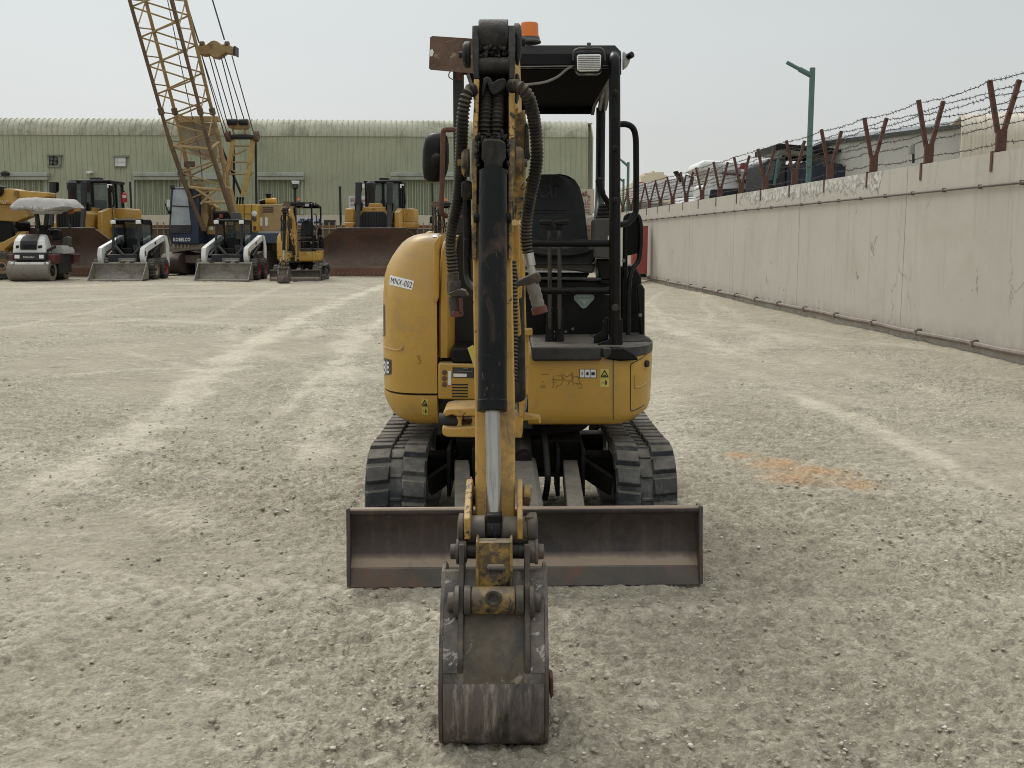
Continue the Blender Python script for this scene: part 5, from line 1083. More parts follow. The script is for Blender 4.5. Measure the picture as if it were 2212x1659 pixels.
mb = MB(); mb.px([(1044, 168), (1052, 164), (1060, 168), (1064, 178), (1076, 170), (1090, 168), (1094, 176), (1090, 190), (1078, 200), (1066, 206), (1058, 196), (1052, 180), (1047, 196), (1044, 210), (1040, 205)], 3.62, .06); P(mb, 'hose_clamp', grease, None, .008)
for xa in (1050, 1075):
    P(MB().hose([SX(xa+2, 196, -.01), SX(xa+1, 230, -.03), SX(xa-1, 262, -.03), SX(xa-2, 296, -.01)], .021, .0125, .12), 'corrugated_hose', grease, None, 0)
mb = MB(); mb.px([(1041, 305), (1050, 298), (1080, 300), (1092, 306), (1093, 338), (1086, 350), (1082, 384), (1046, 384), (1046, 350), (1040, 340)], 3.52, .12); P(mb, 'cylinder_eye', grease, None, .012, seg=3)
P(MB().px([(1034, 366), (1098, 366), (1098, 376), (1034, 376)], 3.53, .1), 'cylinder_cap', grease, None, .006)
def cylp(py, px=1064, d=-.062): return SX(px, py, d)
a, b = cylp(370, 1065), cylp(882, 1063.5)
bc_ = P(MB().tube([a, a.lerp(b, .5), b], .0465, 30), 'bucket_cylinder', barrel, None, 0)
P(MB().tube([cylp(864, 1063.5), cylp(888, 1063.5)], .0485, 30), 'gland', barrel, bc_, .003)
P(MB().tube([cylp(884, 1064), cylp(1000, 1066), cylp(1112, 1067)], .0245, 24), 'chrome_rod', chrome, bc_, 0)
for s in (-1, 1): P(MB().cyl(cylp(470, 1064+s*26, -.05), cylp(470, 1064+s*41, -.05), .016, n=12), 'port_fitting', barrel, bc_, .003)
mb = MB()
mb.tube([cylp(772, 1063.5), cylp(772.8, 1063.5)], .0475, 30); P(mb, 'weld_ring', grease, bc_, 0)
# pin caps beside the head
for px, py, r_, m_ in ((1016, 118, .045, grease), (1110, 90, .062, grease), (1014, 350, .05, yellow_grimy), (1114, 352, .055, yellow_grimy)):
    s = 1 if px > 1064 else -1; P(MB().lathe([(r_, 0), (r_, .018), (r_*.8, .026), (r_*.25, .028), (r_*.25, .04)], SX(px, py, .06), (s, 0, 0), 22), 'pin_cap', m_, None, .002)
P(MB().px([(1113, 66), (1120, 70), (1124, 84), (1124, 120), (1120, 134), (1113, 128)], 3.72, .10), 'tie_link', grease, None, .01)
P(MB().px([(1113, 158), (1120, 156), (1123, 170), (1122, 205), (1117, 220), (1112, 215)], 3.8, .09), 'tie_link', link_m, None, .01)
P(MB().cyl(SX(1121, 102, .05), SX(1127, 102, .05), .012, n=6), 'nut', greytape, None, 0)
# corrugated protective hoses
P(MB().hose([W(1024, 194, 3.62), W(1012, 198, 3.60), W(1004, 222, 3.60), (W(999, 262, 3.62)), W(996, 330, 3.68), W(993, 390, 3.75), W(987, 440, 3.80), W(978, 482, 3.84), W(973, 525, 3.87), W(976, 566, 3.88), W(979, 592, 3.88)], .0195, .0135, .17), 'corrugated_hose', hose_m, None, 0)
P(MB().hose([W(1104, 186, 3.60), W(1118, 186, 3.57), W(1134, 198, 3.57), W(1147, 226, 3.60), W(1157, 280, 3.66), W(1160, 330, 3.70), W(1156, 375, 3.74), W(1146, 420, 3.78), W(1138, 468, 3.82), W(1136, 515, 3.84), W(1141, 548, 3.84)], .0200, .0135, .17), 'corrugated_hose', hose_m, None, 0)
P(MB().hose([W(1104, 562, 3.60), W(1107, 640, 3.58), W(1108, 720, 3.56), W(1107, 790, 3.54), W(1106, 832, 3.52)], .0165, .0125, .17), 'corrugated_hose', hose_m, None, 0)
P(MB().tube(smooth([W(1109, 828, 3.52), W(1110, 845, 3.50), W(1104, 856, 3.48), W(1094, 858, 3.46)], 4), .017, 12), 'hose_elbow', black_rub, None, 0)
# rigid pipes on the left
P(MB().tube(smooth([W(1010, 398, 3.72), W(1008, 420, 3.76), W(1009, 500, 3.76), W(1010, 580, 3.76), W(1014, 606, 3.74), W(1026, 620, 3.7), W(1034, 622, 3.66)], 4), .0155, 12), 'steel_pipe', black, None, 0)
mb = MB(); mb.px([(995, 392), (1012, 388), (1022, 394), (1022, 420), (1016, 430), (1006, 432), (996, 425)], 3.70, .10); P(mb, 'manifold_block', grease, None, .01)
P(MB().px([(1001, 514), (1015, 514), (1015, 560), (1001, 556)], 3.74, .06), 'pipe_clamp', black, None, .006)
# left coupling
lc = P(MB().tube([W(978, 590, 3.88), W(979, 607, 3.88)], .022, 12), 'hose_ferrule', link_m, None, .002)
P(MB().tube([W(980, 606, 3.88), W(981, 632, 3.88)], .026, 6), 'hex_nut', link_m, lc, .002)
P(MB().px([(966, 634), (990, 624), (1004, 627), (1012, 640), (990, 640), (975, 641)], 3.84, .10), 'coupling_plate', link_m, lc, .004)
P(MB().tube([W(983, 640, 3.88), W(985, 664, 3.88), W(987, 682, 3.88)], .025, 12), 'quick_coupling', link_m, lc, 0)
P(MB().px([(976, 672), (993, 672), (999, 684), (978, 686)], 3.84, .08), 'red_tape', redtape, lc, .006)
P(MB().px([(990, 642), (998, 644), (999, 676), (993, 674)], 3.835, .06), 'red_strap', redtape, lc, .004)
# right coupling
rc_ = P(MB().tube([W(1140, 546, 3.84), W(1145, 574, 3.84)], .021, 14), 'silver_ferrule', silver, None, .002)
P(MB().tube([W(1146, 572, 3.84), W(1150, 592, 3.84)], .013, 10), 'silver_nipple', silver, rc_, 0)
P(MB().px([(1112, 610), (1130, 600), (1160, 588), (1167, 592), (1169, 606), (1158, 616), (1140, 616), (1116, 618)], 3.82, .08), 'coupling_plate', link_m, rc_, .005)
P(MB().px([(1104, 570), (1117, 580), (1119, 608), (1132, 612), (1116, 622), (1104, 612)], 3.86, .02), 'bracket_plate', grey_pl, rc_, .003)
a, b = W(1150, 612, 3.84), W(1165, 668, 3.84)
P(MB().tube(resample([a, b], .012), [.0235+.0012*(-1)**k for k in range(len(resample([a, b], .012)))], 14), 'taped_coupling', greytape, rc_, 0)
P(MB().tube([b.lerp(a, .12), b+(b-a)*.16], .0285, 12), 'red_cap', redtape, rc_, .003)
P(MB().px([(1010, 752), (1022, 745), (1027, 768), (1026, 800), (1018, 775)], 3.9, .01), 'yellow_tag', yellow_st, None, 0, 0)
# --- bucket linkage
for a, b, s in ((1003, 1017, -1), (1117.5, 1129, 1)):
    rr_ = []; w0, w1 = W(a, 1080, 3.2).x, W(b, 1080, 3.2).x
    P(MB().prx([(3.36, W(0, 1036, 3.36).z), (3.40, W(0, 1034, 3.40).z+.0), (3.45, W(0, 1045, 3.45).z), (3.44, W(0, 1090, 3.44).z), (3.26, W(0, 1160, 3.26).z), (3.16, W(0, 1165, 3.16).z), (3.15, W(0, 1120, 3.15).z), (3.24, W(0, 1080, 3.24).z), (3.31, W(0, 1048, 3.31).z)], w0, w1), 'side_link', yellow_strip if s < 0 else yellow_worn, None, .004)
P(MB().cyl(W(1129, 1068, 3.36), W(1147, 1070, 3.36), .036, n=20), 'link_boss', yellow_grimy, None, .004)
P(MB().cyl(W(1006, 1070, 3.36), W(1030, 1070, 3.36), .03, n=18), 'link_boss', grease, None, .004)
piv = [W(1004, 1146, 3.22), W(1049, 1146, 3.22), W(1051, 1147, 3.22), W(1083, 1147, 3.22), W(1085, 1148, 3.22), W(1140, 1148, 3.22)]
P(MB().cyl(piv[0], piv[1], .049, n=26), 'pivot_sleeve', link_m, None, .004)
P(MB().cyl(piv[2], piv[3], .046, n=26), 'rod_eye', barrel, None, .004)
P(MB().cyl(piv[4], piv[5], .049, n=26), 'pivot_sleeve', link_m, None, .004)
P(MB().px([(1050, 1112), (1084, 1112), (1084, 1135), (1050, 1135)], 3.19, .07), 'rod_end_neck', barrel, None, .006)
P(MB().lathe([(.048, 0), (.052, .01), (.052, .03), (.03, .034)], W(1138, 1142, 3.22), (1, 0, 0), 22), 'pivot_cap', link_m, None, .003)
P(MB().lathe([(.055, 0), (.055, .016), (.04, .02)], W(1003, 1146, 3.22), (-1, 0, 0), 22), 'pivot_cap', link_m, None, .003)
P(MB().cyl(W(1144, 1124, 3.2), W(1144, 1114, 3.2), .014, n=8), 'grease_bolt', link_m, None, .002)
for px, s in ((996, -1), (1152, 1)):
    p = W(px, 1191, 3.17); P(MB().lathe([(.026, -.02), (.036, -.016), (.036, .004), (.040, .006), (.040, .014), (.024, .016), (.024, .032), (.015, .034)], p, (s, 0, 0), 20), 'link_pin', link_m, None, .002)
P(MB().cyl(W(1004, 1191, 3.17), W(1146, 1191, 3.17), .022, n=16), 'pin_shaft', grease, None, 0)
# bucket link with slot
mb = MB(); Yl_ = 3.08
mb.px([(1028, 1172), (1107, 1172), (1107, 1222), (1090, 1222), (1086, 1218), (1056, 1218), (1052, 1222), (1028, 1222)], Yl_+.03, .05)
mb.px([(1028, 1222), (1052, 1222), (1049, 1228), (1049, 1234), (1052, 1240), (1028, 1240)], Yl_+.03, .05); mb.px([(1107, 1222), (1090, 1222), (1092.5, 1228), (1092.5, 1234), (1090, 1240), (1107, 1240)], Yl_+.03, .05)
mb.px([(1028, 1240), (1052, 1240), (1056, 1243), (1086, 1243), (1090, 1240), (1107, 1240), (1108, 1300), (1027, 1300)], Yl_+.03, .05)
bl_ = P(mb, 'bucket_link', yellow_grimy, None, 0, 0)
mb = MB(); mb.px([(1028, 1168), (1034, 1172), (1034, 1300), (1027, 1300)], Yl_+.012, .08); mb.px([(1101, 1172), (1107, 1168), (1108, 1300), (1101, 1300)], Yl_+.012, .08); P(mb, 'link_flange', yellow_grimy, bl_, .003)
P(MB().cyl(W(1019, 1296, 3.07), W(1112, 1296, 3.07), .041, n=24), 'lower_sleeve', yellow_grimy, bl_, .005)
P(MB().lathe([(.026, 0), (.026, .012), (.016, .013), (.014, .005), (.001, .004)], W(1066, 1290, 3.03), (0, -1, 0), 18), 'grease_port', link_m, bl_, .002)
for a, b in ((1003, 1018), (1113, 1131)): P(MB().cyl(W(a, 1296, 3.08), W(b, 1296, 3.08), .046, n=22), 'spacer_sleeve', link_m, None, .003)
# --- bucket
bx0, bx1 = -.2185, .1095
pf = smooth([(3.165, 0, .505), (3.11, 0, .44), (3.06, 0, .37), (3.015, 0, .30), (2.985, 0, .235), (2.968, 0, .17), (2.966, 0, .10), (2.982, 0, .045), (3.02, 0, .012), (3.08, 0, .002), (3.2, 0, .006), (3.4, 0, .04), (3.52, 0, .09)], 4)
fr = [(p.x, p.z) for p in pf]; ins = []
for i, (y_, z_) in enumerate(fr):
    a = fr[max(i-1, 0)]; b = fr[min(i+1, len(fr)-1)]; ty, tz = b[0]-a[0], b[1]-a[1]; l_ = math.hypot(ty, tz); ins.append((y_-tz/l_*.014, z_+ty/l_*.014))
sgn = 1
ring = fr+[(2*0+a, b) for a, b in reversed([(y_+ (0.014 if z_ > .05 else 0), z_+(.0 if z_ > .05 else .014)) for y_, z_ in fr])]
mb = MB(); mb.loft([[(bx0+.010+(bx1-bx0-.02)*i/12, a, b) for a, b in ring] for i in range(13)])
bk2 = P(mb, 'bucket', bucket_m, None, 0, 40)
side = fr+[(3.50, .15), (3.44, .32), (3.34, .47), (3.25, .51)]
for xa in (bx0, bx1-.012): P(MB().prx([(a-.004 if a < 3.1 else a, b) for a, b in side], xa, xa+.012), 'side_plate', bucket_m, bk2, .002)
up = [(y_-.006, z_-.002) for y_, z_ in fr if z_ > .235]; 
# painted upper shell strips either side of the hinge ears
for xa, xb in ((bx0+.012, W(990, 1300, 3.05).x), (W(1146, 1300, 3.05).x, bx1-.012)):
    rg2 = up+[(a+.02, b) for a, b in reversed(up)]; P(MB().loft([[(xa+(xb-xa)*i/3, a, b) for a, b in rg2] for i in range(4)]), 'shell_strip', bucket_paint, bk2, 0, 40)
for a, b in ((989.5, 1001), (1133, 1145.5)):
    x_0, x_1 = W(a, 1300, 3.05).x, W(b, 1300, 3.05).x
    P(MB().prx([(3.13, W(0, 1176, 3.13).z), (3.21, W(0, 1172, 3.21).z), (3.24, .47), (3.24, .2), (3.0, .2), (2.985, .262), (3.0, .31), (3.035, .355), (3.045, .40), (3.06, .43), (3.10, .48), (3.12, .53)], x_0, x_1), 'hinge_ear', link_m, bk2, .003)
for px, s in ((990, -1), (1146, 1)):
    p = W(px, 1300, 3.09); P(MB().lathe([(.050, -.004), (.050, .008), (.042, .012), (.030, .014), (.030, .030), (.020, .033)], p, (s, 0, 0), 22), 'hinge_pin', link_m, bk2, .002)
P(MB().px([(1006, 1236), (1030, 1238), (1030, 1256), (1006, 1254)], 3.17, .03), 'cross_plate', link_m, bk2, .003); P(MB().px([(1105, 1238), (1134, 1236), (1134, 1254), (1105, 1256)], 3.17, .03), 'cross_plate', link_m, bk2, .003)
mb = MB(); wp = [(y_-.005, z_) for y_, z_ in fr if .004 < z_ < .232 and y_ < 3.1]; rg2 = wp+[(a+.012, b) for a, b in reversed(wp)]
mb.loft([[(bx0+.014+(bx1-bx0-.028)*i/12, a, b) for a, b in rg2] for i in range(13)]); P(mb, 'wear_plate', scrape_m, bk2, 0, 40)
mb = MB(); md = [(y_-.005, z_) for y_, z_ in fr if .215 < z_ < .47]; rg2 = md+[(a+.012, b) for a, b in reversed(md)]; xa, xb = W(1003, 1300, 3.05).x, W(1131, 1300, 3.05).x
mb.loft([[(xa+(xb-xa)*i/6, a, b) for a, b in rg2] for i in range(7)]); P(mb, 'mud_crust', mud_m, bk2, 0, 40)
for k in range(3):
    x_ = bx0+.04+k*(bx1-bx0-.08)/2; P(MB().prx([(3.46, .075), (3.62, .15), (3.63, .16), (3.48, .125)], x_-.025, x_+.025), 'bucket_tooth', link_m, bk2, .004)
P(MB().px([(1187, 1462), (1195, 1466), (1196, 1502), (1190, 1512), (1187, 1500)], 3.22, .07), 'side_cutter', rust_tube, bk2, .004)
# ================================================================ machines parked across the back
def quad(mb, pts, Y, d=.05): return mb.px(pts, Y, d)
def rect(mb, x0, y0, x1, y1, Y, d): return mb.px([(x0, y0), (x1, y0), (x1, y1), (x0, y1)], Y, d)
def Q(mb, name, m, parent, bevel=.015, ang=35, seg=2): return mb.build(name, m, parent, bevel, ang, seg)
def ZZ(py, Y): return W(0, py, Y).z
def XX(px, Y): return W(px, 560, Y).x
# ---- two more mini excavators: same machine, further back
def far_ex(x, Y, rz, label):
    c = copy_tree(EX, None, ('number_plate',)); c.location = (x, Y, 0); c.rotation_euler = (0, 0, rz); c.scale = (1.16,)*3; c['label'] = label; return c
EX['group'] = 'mini excavators'
far_ex(XX(650, 39.9), 39.9, math.radians(2), 'small distant mini excavator parked between the skid loader and the middle bulldozer')
far_ex(XX(962, 40.2), 40.2, math.radians(2), 'mini excavator half hidden behind the yellow bonnet of the foreground machine')
# ---- skid steer loaders
def wheel(c, r, w, rim, parent, ax=(1, 0, 0)):
    a = Vector(ax); t = MB().lathe([(r*.58, -w/2), (r*.9, -w/2), (r, -w*.36), (r, w*.36), (r*.9, w/2), (r*.58, w/2)], c, a, 30, False)
    b = a.orthogonal().normalized(); d = a.cross(b); n = 20
    for k in range(n):
        for s in (-1, 1):
            q = 2*math.pi*(k+.25*s)/n; e = b*math.cos(q)+d*math.sin(q); f = -b*math.sin(q)+d*math.cos(q); p = Vector(c)+e*(r+.008)+a*(s*w*.22)
            t.ext([p-a*w*.24-f*.022-e*.03, p+a*w*.24-f*.022-e*.03, p+a*w*.24+f*.022-e*.03, p-a*w*.24+f*.022-e*.03], e*.04)
    wh_ = Q(t, 'wheel', tyre_m, parent, 0, 30)
    Q(MB().lathe([(.04, w*.30), (r*.28, w*.32), (r*.34, w*.12), (r*.50, w*.14), (r*.58, w*.46), (r*.60, w*.46), (r*.60, -w*.4), (.04, -w*.4)], c, a, 24), 'rim', rim, wh_, 0)
    Q(MB().lathe([(.03, w*.30), (r*.16, w*.34), (r*.13, w*.44), (.01, w*.45)], c, a, 14), 'hub', darkgrey, wh_, 0)
    return wh_
def make_skid():
    X0 = XX(277, 40.2); r = thing('skid_loader', 'white skid steer loader with one tan front rim before the left bulldozer', 'skid loader', (X0, 40, 0), 'skid steer loaders')
    xl, xr = W(188, 606, 38.35).x, W(307, 606, 38.35).x
    pr = [(38.35, .015), (39.0, .03), (39.12, .12), (39.14, .3), (39.08, .60), (39.02, .66), (39.0, .62), (39.04, .55), (39.08, .3), (39.07, .16), (39.0, .07), (38.35, .04)]
    b = Q(MB().prx(pr, xl, xr), 'bucket', steel, r, 0, 40)
    for x in (xl, xr-.03): Q(MB().prx([(38.33, .015), (39.1, .02), (39.15, .3), (39.06, .65), (38.95, .66)], x, x+.03), 'bucket_side', steel, b, .006)
    Q(MB().prx([(38.98, .60), (39.1, .60), (39.1, .67), (38.98, .67)], xl, xr), 'top_lip', steel, b, .01)
    for f in (.25, .55, .72): Q(MB().box((xl+(xr-xl)*f, 39.0, .68), (.16, .12, .05)), 'bucket_step', darkgrey, b, .01)
    q = xr+.015
    hw = (XX(333, 39.95)-X0)-.06
    Q(MB().bb(X0-.55, X0+.55, 39.6, 41.9, .25, .95), 'chassis', darkgrey, r, .03)
    for s in (-1, 1):
        for Y, nm in ((39.95, 0), (41.05, 1)):
            rim = rim_tan if (s > 0 and nm == 0) else rim_red; c = (X0+s*hw, Y, .385)
            wheel(c, .385, .30, rim, r, (s, 0, 0))
    # cage
    cg = MB(); xa, xb = XX(247, 40), XX(306, 40); zt_ = ZZ(474, 40.3)
    cage = Q(MB().bb(xa, xb, 40.05, 41.3, zt_-.06, zt_+.02), 'cab', darkgrey, r, .03)
    for x in (xa+.04, xb-.04): Q(MB().tube(smooth([(x, 39.75, .80), (x, 39.85, 1.2), (x, 40.0, zt_-.12), (x, 40.1, zt_-.02), (x, 40.3, zt_)], 4), .05, 8), 'cab_post', darkgrey, cage, 0)
    Q(MB().bb(xa, xb, 41.22, 41.3, .95, 1.32), 'rear_panel', black, cage, 0); Q(MB().bb(xa+.05, xb-.05, 41.24, 41.27, 1.32, zt_-.05), 'rear_window', glass, cage, 0); Q(MB().bb((xa+xb)/2+.1, (xa+xb)/2+.32, 40.6, 40.66, 1.5, 1.75), 'display', grey_pl, cage, .01); Q(MB().tube([(xa+.2, 40.3, 1.1), (xa+.22, 40.2, 1.5)], .04, 8), 'joystick', black_rub, cage, 0)
    for s, x in ((-1, xa), (1, xb)):
        mb = MB().prx([(40.22, .95), (41.3, .95), (41.3, 1.3), (40.25, 1.3)], x-.02, x+.02); mb.prx([(41.15, 1.3), (41.3, 1.3), (41.3, zt_-.05), (41.15, zt_-.05)], x-.02, x+.02); mb.prx([(40.25, zt_-.18), (41.15, zt_-.18), (41.15, zt_-.05), (40.3, zt_-.05)], x-.02, x+.02); w_ = Q(mb, 'side_screen', black, cage, 0)
        Q(MB().prx([(40.26, 1.3), (41.15, 1.3), (41.15, zt_-.18), (40.27, zt_-.18)], x-.004, x+.004), 'side_window', glass, w_, 0)
    mb = MB(); c1 = [W(248, 530, 39.75), W(266, 551, 39.65), W(288, 551, 39.65), W(305, 533, 39.75)]; mb.tube(c1, .065, 8); Q(mb, 'front_sill', darkgrey, cage, 0)
    mb = MB(); rect(mb, 255, 558, 291, 567, 39.4, .2); rect(mb, 259, 562, 288, 568, 39.3, .1); Q(mb, 'tilt_plate', steel, r, .02)
    mb = MB(); mb.bb(X0-.28, X0+.28, 40.3, 40.8, .8, 1.0); mb.bb(X0-.26, X0+.26, 40.75, 40.9, .95, 1.55); Q(mb, 'seat', seat_m, r, .04)
    Q(MB().box((X0+.05, 40.0, 1.0), (.4, .1, .35)), 'foot_guard', black, r, .02)
    for k in range(4): Q(MB().box((X0+.22+k*.08, 40.28, 1.12), (.05, .05, .34)), 'lever', grey_pl, r, .01)
    for px in (248, 302): Q(MB().box((XX(px+1, 39.9), 39.88, zt_-.10), (.17, .12, .13), (0, 0, 0)), 'work_lamp', lens_m, r, .02)
    for s in (-1, 1):
        x = X0+s*(hw-.22)
        arm_ = [(39.45, .72), (39.42, .95), (39.52, 1.18), (39.70, 1.24), (41.75, 1.66), (42.0, 1.64), (42.08, 1.45), (41.7, 1.42), (39.95, 1.05), (39.75, .90), (39.6, .55)]
        a_ = Q(MB().prx(arm_, x-.085, x+.085), 'lift_arm', white_p, r, .02)
        Q(MB().prx([(41.75, 1.66), (42.02, 1.62), (42.25, 1.2), (42.15, .45), (41.95, .42), (41.85, .9), (41.9, 1.3)], x+s*.09, x+s*.14), 'rear_link', white_p, a_, .01)
        Q(MB().cyl((x, 39.5, .55), (x, 40.0, 1.0), .05, n=10), 'tilt_cylinder', steel, a_, 0)
        Q(MB().cyl((x+s*.02, 40.3, .85), (x+s*.02, 41.6, 1.3), .06, n=10), 'lift_cylinder', black, a_, 0)
        Q(MB().box((x+s*.087, 39.62, .98), (.01, .12, .16)), 'arm_cover', darkgrey, a_, 0)
        Q(MB().box((x+s*.087, 40.75, 1.36), (.01, .18, .11), (.21, 0, 0)), 'red_decal', darkred, a_, 0)
    Q(MB().bb(X0-.6, X0+.6, 41.3, 42.1, .5, 1.45), 'engine_cover', darkgrey, r, .04)
    return r
S1 = make_skid()
S2 = copy_tree(S1); S2.location.x = XX(497, 40.2); S2['label'] = 'white skid steer loader with red wheel rims in front of the lattice crane'
for c in [q for q in bpy.data.objects if q.parent and q.parent.parent == S2 and q.name.startswith('rim')]: c.data = c.data.copy(); c.data.materials[0] = rim_red
r = thing('dust_sheet', 'dark folded panel lying on top of the right skid loader roof', 'panel', (XX(512, 41), 41, ZZ(476, 40.3)))
Q(MB().px([(594-351+258, 458), (518, 459), (520, 474), (498, 474)], 40.9, .2), 'panel', grey_pl, r, .01)
# ---- bulldozers
def make_dozer():
    Y0 = 43.4; xc = XX(803, Y0); r = thing('bulldozer', 'yellow bulldozer with wide brown blade just left of the foreground excavator', 'bulldozer', (xc, 45.5, 0), 'bulldozers')
    hw = 105/2280*43.2; zt_ = ZZ(493, 43.5); n = 28; rings = []
    pb = lambda t: .42*(1-(2*t-1)**2)*-1
    for i in range(n+1):
        u = -1+2*i/n; cut = max(0, (abs(u)-.70)/.30)
        top = zt_-cut*.44; ring = []
        for k in range(11): t = k/10; ring.append((xc+u*hw, 43.35+.34*math.sin(math.pi*min(1, t*1.0))*.9+(.04*t)-.12*cut*0, .34+(top-.34)*t))
        rings.append([Vector(p) for p in ring]+[Vector(p)+Vector((0, .10, 0)) for p in reversed(ring)])
    b = Q(MB().loft(rings), 'blade', blade_brown, r, 0, 50)
    Q(MB().bb(xc-hw, xc+hw, 43.27, 43.36, .02, .33), 'cutting_edge', M('rust_brown_edge', (.17, .085, .055), .6, .1, .2, 1.5, bump=0) if 'rust_brown_edge' not in MATS else MATS['rust_brown_edge'], b, .01)
    Q(MB().bb(xc-hw, xc+hw, 43.29, 43.37, .33, .42), 'wear_strip', M('pale_wear_strip', (.20, .13, .095), .6, .1, .2, 1.5, bump=0), b, .01)
    mb = MB()
    for k in range(22): mb.ball((xc-hw+.1+k*(2*hw-.2)/21, 43.27, .13), (.032, .02, .032), 8)
    o = Q(mb, 'edge_bolt', greytape, b, 0); o['kind'] = 'stuff'
    Q(MB().tube([(xc-hw*.7, 43.45, zt_), (xc+hw*.7, 43.45, zt_)], .035, 8), 'top_edge', darkgrey, b, 0)
    for s in (-1, 1):
        x = xc+s*1.12; tp = []
        for k in range(40):
            q = 2*math.pi*k/40; tp.append((45.9+1.35*math.copysign(abs(math.cos(q))**.6, math.cos(q)), .62+.58*math.copysign(abs(math.sin(q))**.75, math.sin(q))))
        t = Q(MB().prx(tp, x-.28, x+.28), 'crawler_track', M('brown_track', (.055, .038, .028), .8, .2, .3, 3, dust=.4, bump=0) if 'brown_track' not in MATS else MATS['brown_track'], r, .03)
        mb = MB()
        for k in range(40):
            a = tp[k]; c_ = tp[(k+1) % 40]; dy, dz = c_[0]-a[0], c_[1]-a[1]; l_ = math.hypot(dy, dz); ny, nz_ = dz/l_, -dy/l_
            mb.ext([(x-.28, a[0], a[1]), (x-.28, a[0]+dy*.25, a[1]+dz*.25), (x-.28, a[0]+dy*.25+ny*.05, a[1]+dz*.25+nz_*.05), (x-.28, a[0]+ny*.05, a[1]+nz_*.05)], (.56, 0, 0))
        Q(mb, 'grouser', MATS['brown_track'], t, 0, 0)
        Q(MB().hexa([(x+s*.34-.09, 43.7, .35), (x+s*.34+.09, 43.7, .35), (x+s*.34+.09, 43.7, .6), (x+s*.34-.09, 43.7, .6)], [(x+s*.34-.09, 46, .5), (x+s*.34+.09, 46, .5), (x+s*.34+.09, 46, .75), (x+s*.34-.09, 46, .75)]), 'push_arm', yellow_far, r, .02)
    # nose with grille
    mb = MB(); rect(mb, 774.5, 500, 839, 530, 44.6, .8); mb.px([(774.5, 500), (774.5, 462), (781, 455), (781, 446.5), (833, 446.5), (833, 455), (839, 462), (839, 500)], 44.6, 1.9); nose = Q(mb, 'bonnet', yellow_far, r, .03)
    g = Q(MB().px([(778, 500), (778, 466), (785, 456.5), (829, 456.5), (836, 466), (836, 500)], 44.56, .05), 'grille', ink, nose, 0, 0)
    for k in range(9): Q(MB().px([(783+k*6, 459), (784.2+k*6, 459), (784.2+k*6, 500), (783+k*6, 500)], 44.54, .02), 'grille_bar', black_rub, g, 0, 0)
    Q(MB().px([(797, 439), (821, 438), (822, 447), (795, 447)], 44.75, .8), 'bonnet_hump', yellow_far, nose, .03)
    v, f = textmesh('CAT', 1, .02); a = W(803, 453.5, 44.57); mb = MB(); mb.add([a+Vector((p*.16, 0, q*.075)) for p, q, _ in v], f); Q(mb, 'lettering', ink, nose, 0, 0)
    for px in (774, 841.5):
        cy_ = Q(MB().tube([W(px+.5, 394, 44.4), W(px, 440, 44.35)], .13, 12), 'lift_cylinder', darkgrey, r, 0)
        Q(MB().tube([W(px, 440, 44.35), W(px-1, 494, 44.0)], .10, 12), 'cylinder_rod', darkgrey, cy_, 0)
        Q(MB().px([(px-7, 393), (px+7, 393), (px+6, 412), (px+3, 416), (px-5, 416)], 44.5, .3), 'cylinder_head', black, cy_, .02)
        Q(MB().px([(px-9, 438), (px-4, 433), (px+5, 433), (px+9, 440), (px+7, 455), (px-7, 455)], 44.45, .35), 'trunnion', black, cy_, .03)
        Q(MB().ball(W(px, 493, 43.95), .05, 8), 'rod_pin', white_p, cy_, 0)
    for px in (783, 868): Q(MB().px([(px-4, 398), (px+4, 398), (px+4, 406), (px-4, 406)], 46.3, .2), 'roof_lamp', lens_m, r, .02)
    # exhaust and pre-cleaner
    Q(MB().lathe([(.13, 0), (.17, .1), (.17, .7), (.20, .75), (.20, 1.0), (.12, 1.1), (.02, 1.1)], W(802, 447, 45.4), (0, 0, 1), 16), 'exhaust_stack', darkgrey, r, 0)
    # cab
    xa, xb = XX(789, 46.6), XX(871, 46.6); z0, z1 = ZZ(486, 46.6), ZZ(396, 46.6)
    cb = Q(MB().bb(xa, xb, 46.5, 48.3, z1, z1+.14), 'cab_roof', black, r, .05)
    Q(MB().bb(xa+.1, xb-.1, 46.62, 48.2, z0-.3, z0+.55), 'cab_body', black, cb, .03)
    for x in (xa+.10, xb-.10):
        for Y in (46.65, 47.35, 48.15): Q(MB().bb(x-.06, x+.06, Y-.06, Y+.06, z0+.4, z1), 'cab_pillar', black, cb, .01)
        Q(MB().bb(x-.015, x+.015, 46.7, 47.3, z0+.5, z1-.02), 'side_glass', glass, cb, 0); Q(MB().bb(x-.015, x+.015, 47.4, 48.1, z0+.5, z1-.02), 'side_glass', glass, cb, 0)
    Q(MB().bb((xa+xb)/2-.06, (xa+xb)/2+.06, 46.58, 46.66, z0+.3, z1), 'cab_pillar', black, cb, .01)
    for x0_, x1_ in ((xa+.16, (xa+xb)/2-.06), ((xa+xb)/2+.06, xb-.16)): Q(MB().bb(x0_, x1_, 46.60, 46.63, z0+.5, z1-.02), 'windscreen', glass, cb, 0)
    mb = MB(); mb.bb((xa+xb)/2-.25, (xa+xb)/2+.25, 47.4, 47.6, z0+.2, z0+1.1); Q(mb, 'seat', seat_m, cb, .05)
    Q(MB().px([(819, 383), (838, 383), (838, 392), (819, 392)], 46.9, .6), 'air_unit', darkgrey, r, .02)
    Q(MB().px([(821, 392), (836, 392), (836, 397), (821, 397)], 46.7, .5), 'air_unit_base', white_p, r, .01)
    Q(MB().lathe([(.09, 0), (.09, .12), (.02, .14)], W(817, 396, 46.9), (0, 0, 1), 12), 'beacon', orange, r, 0)
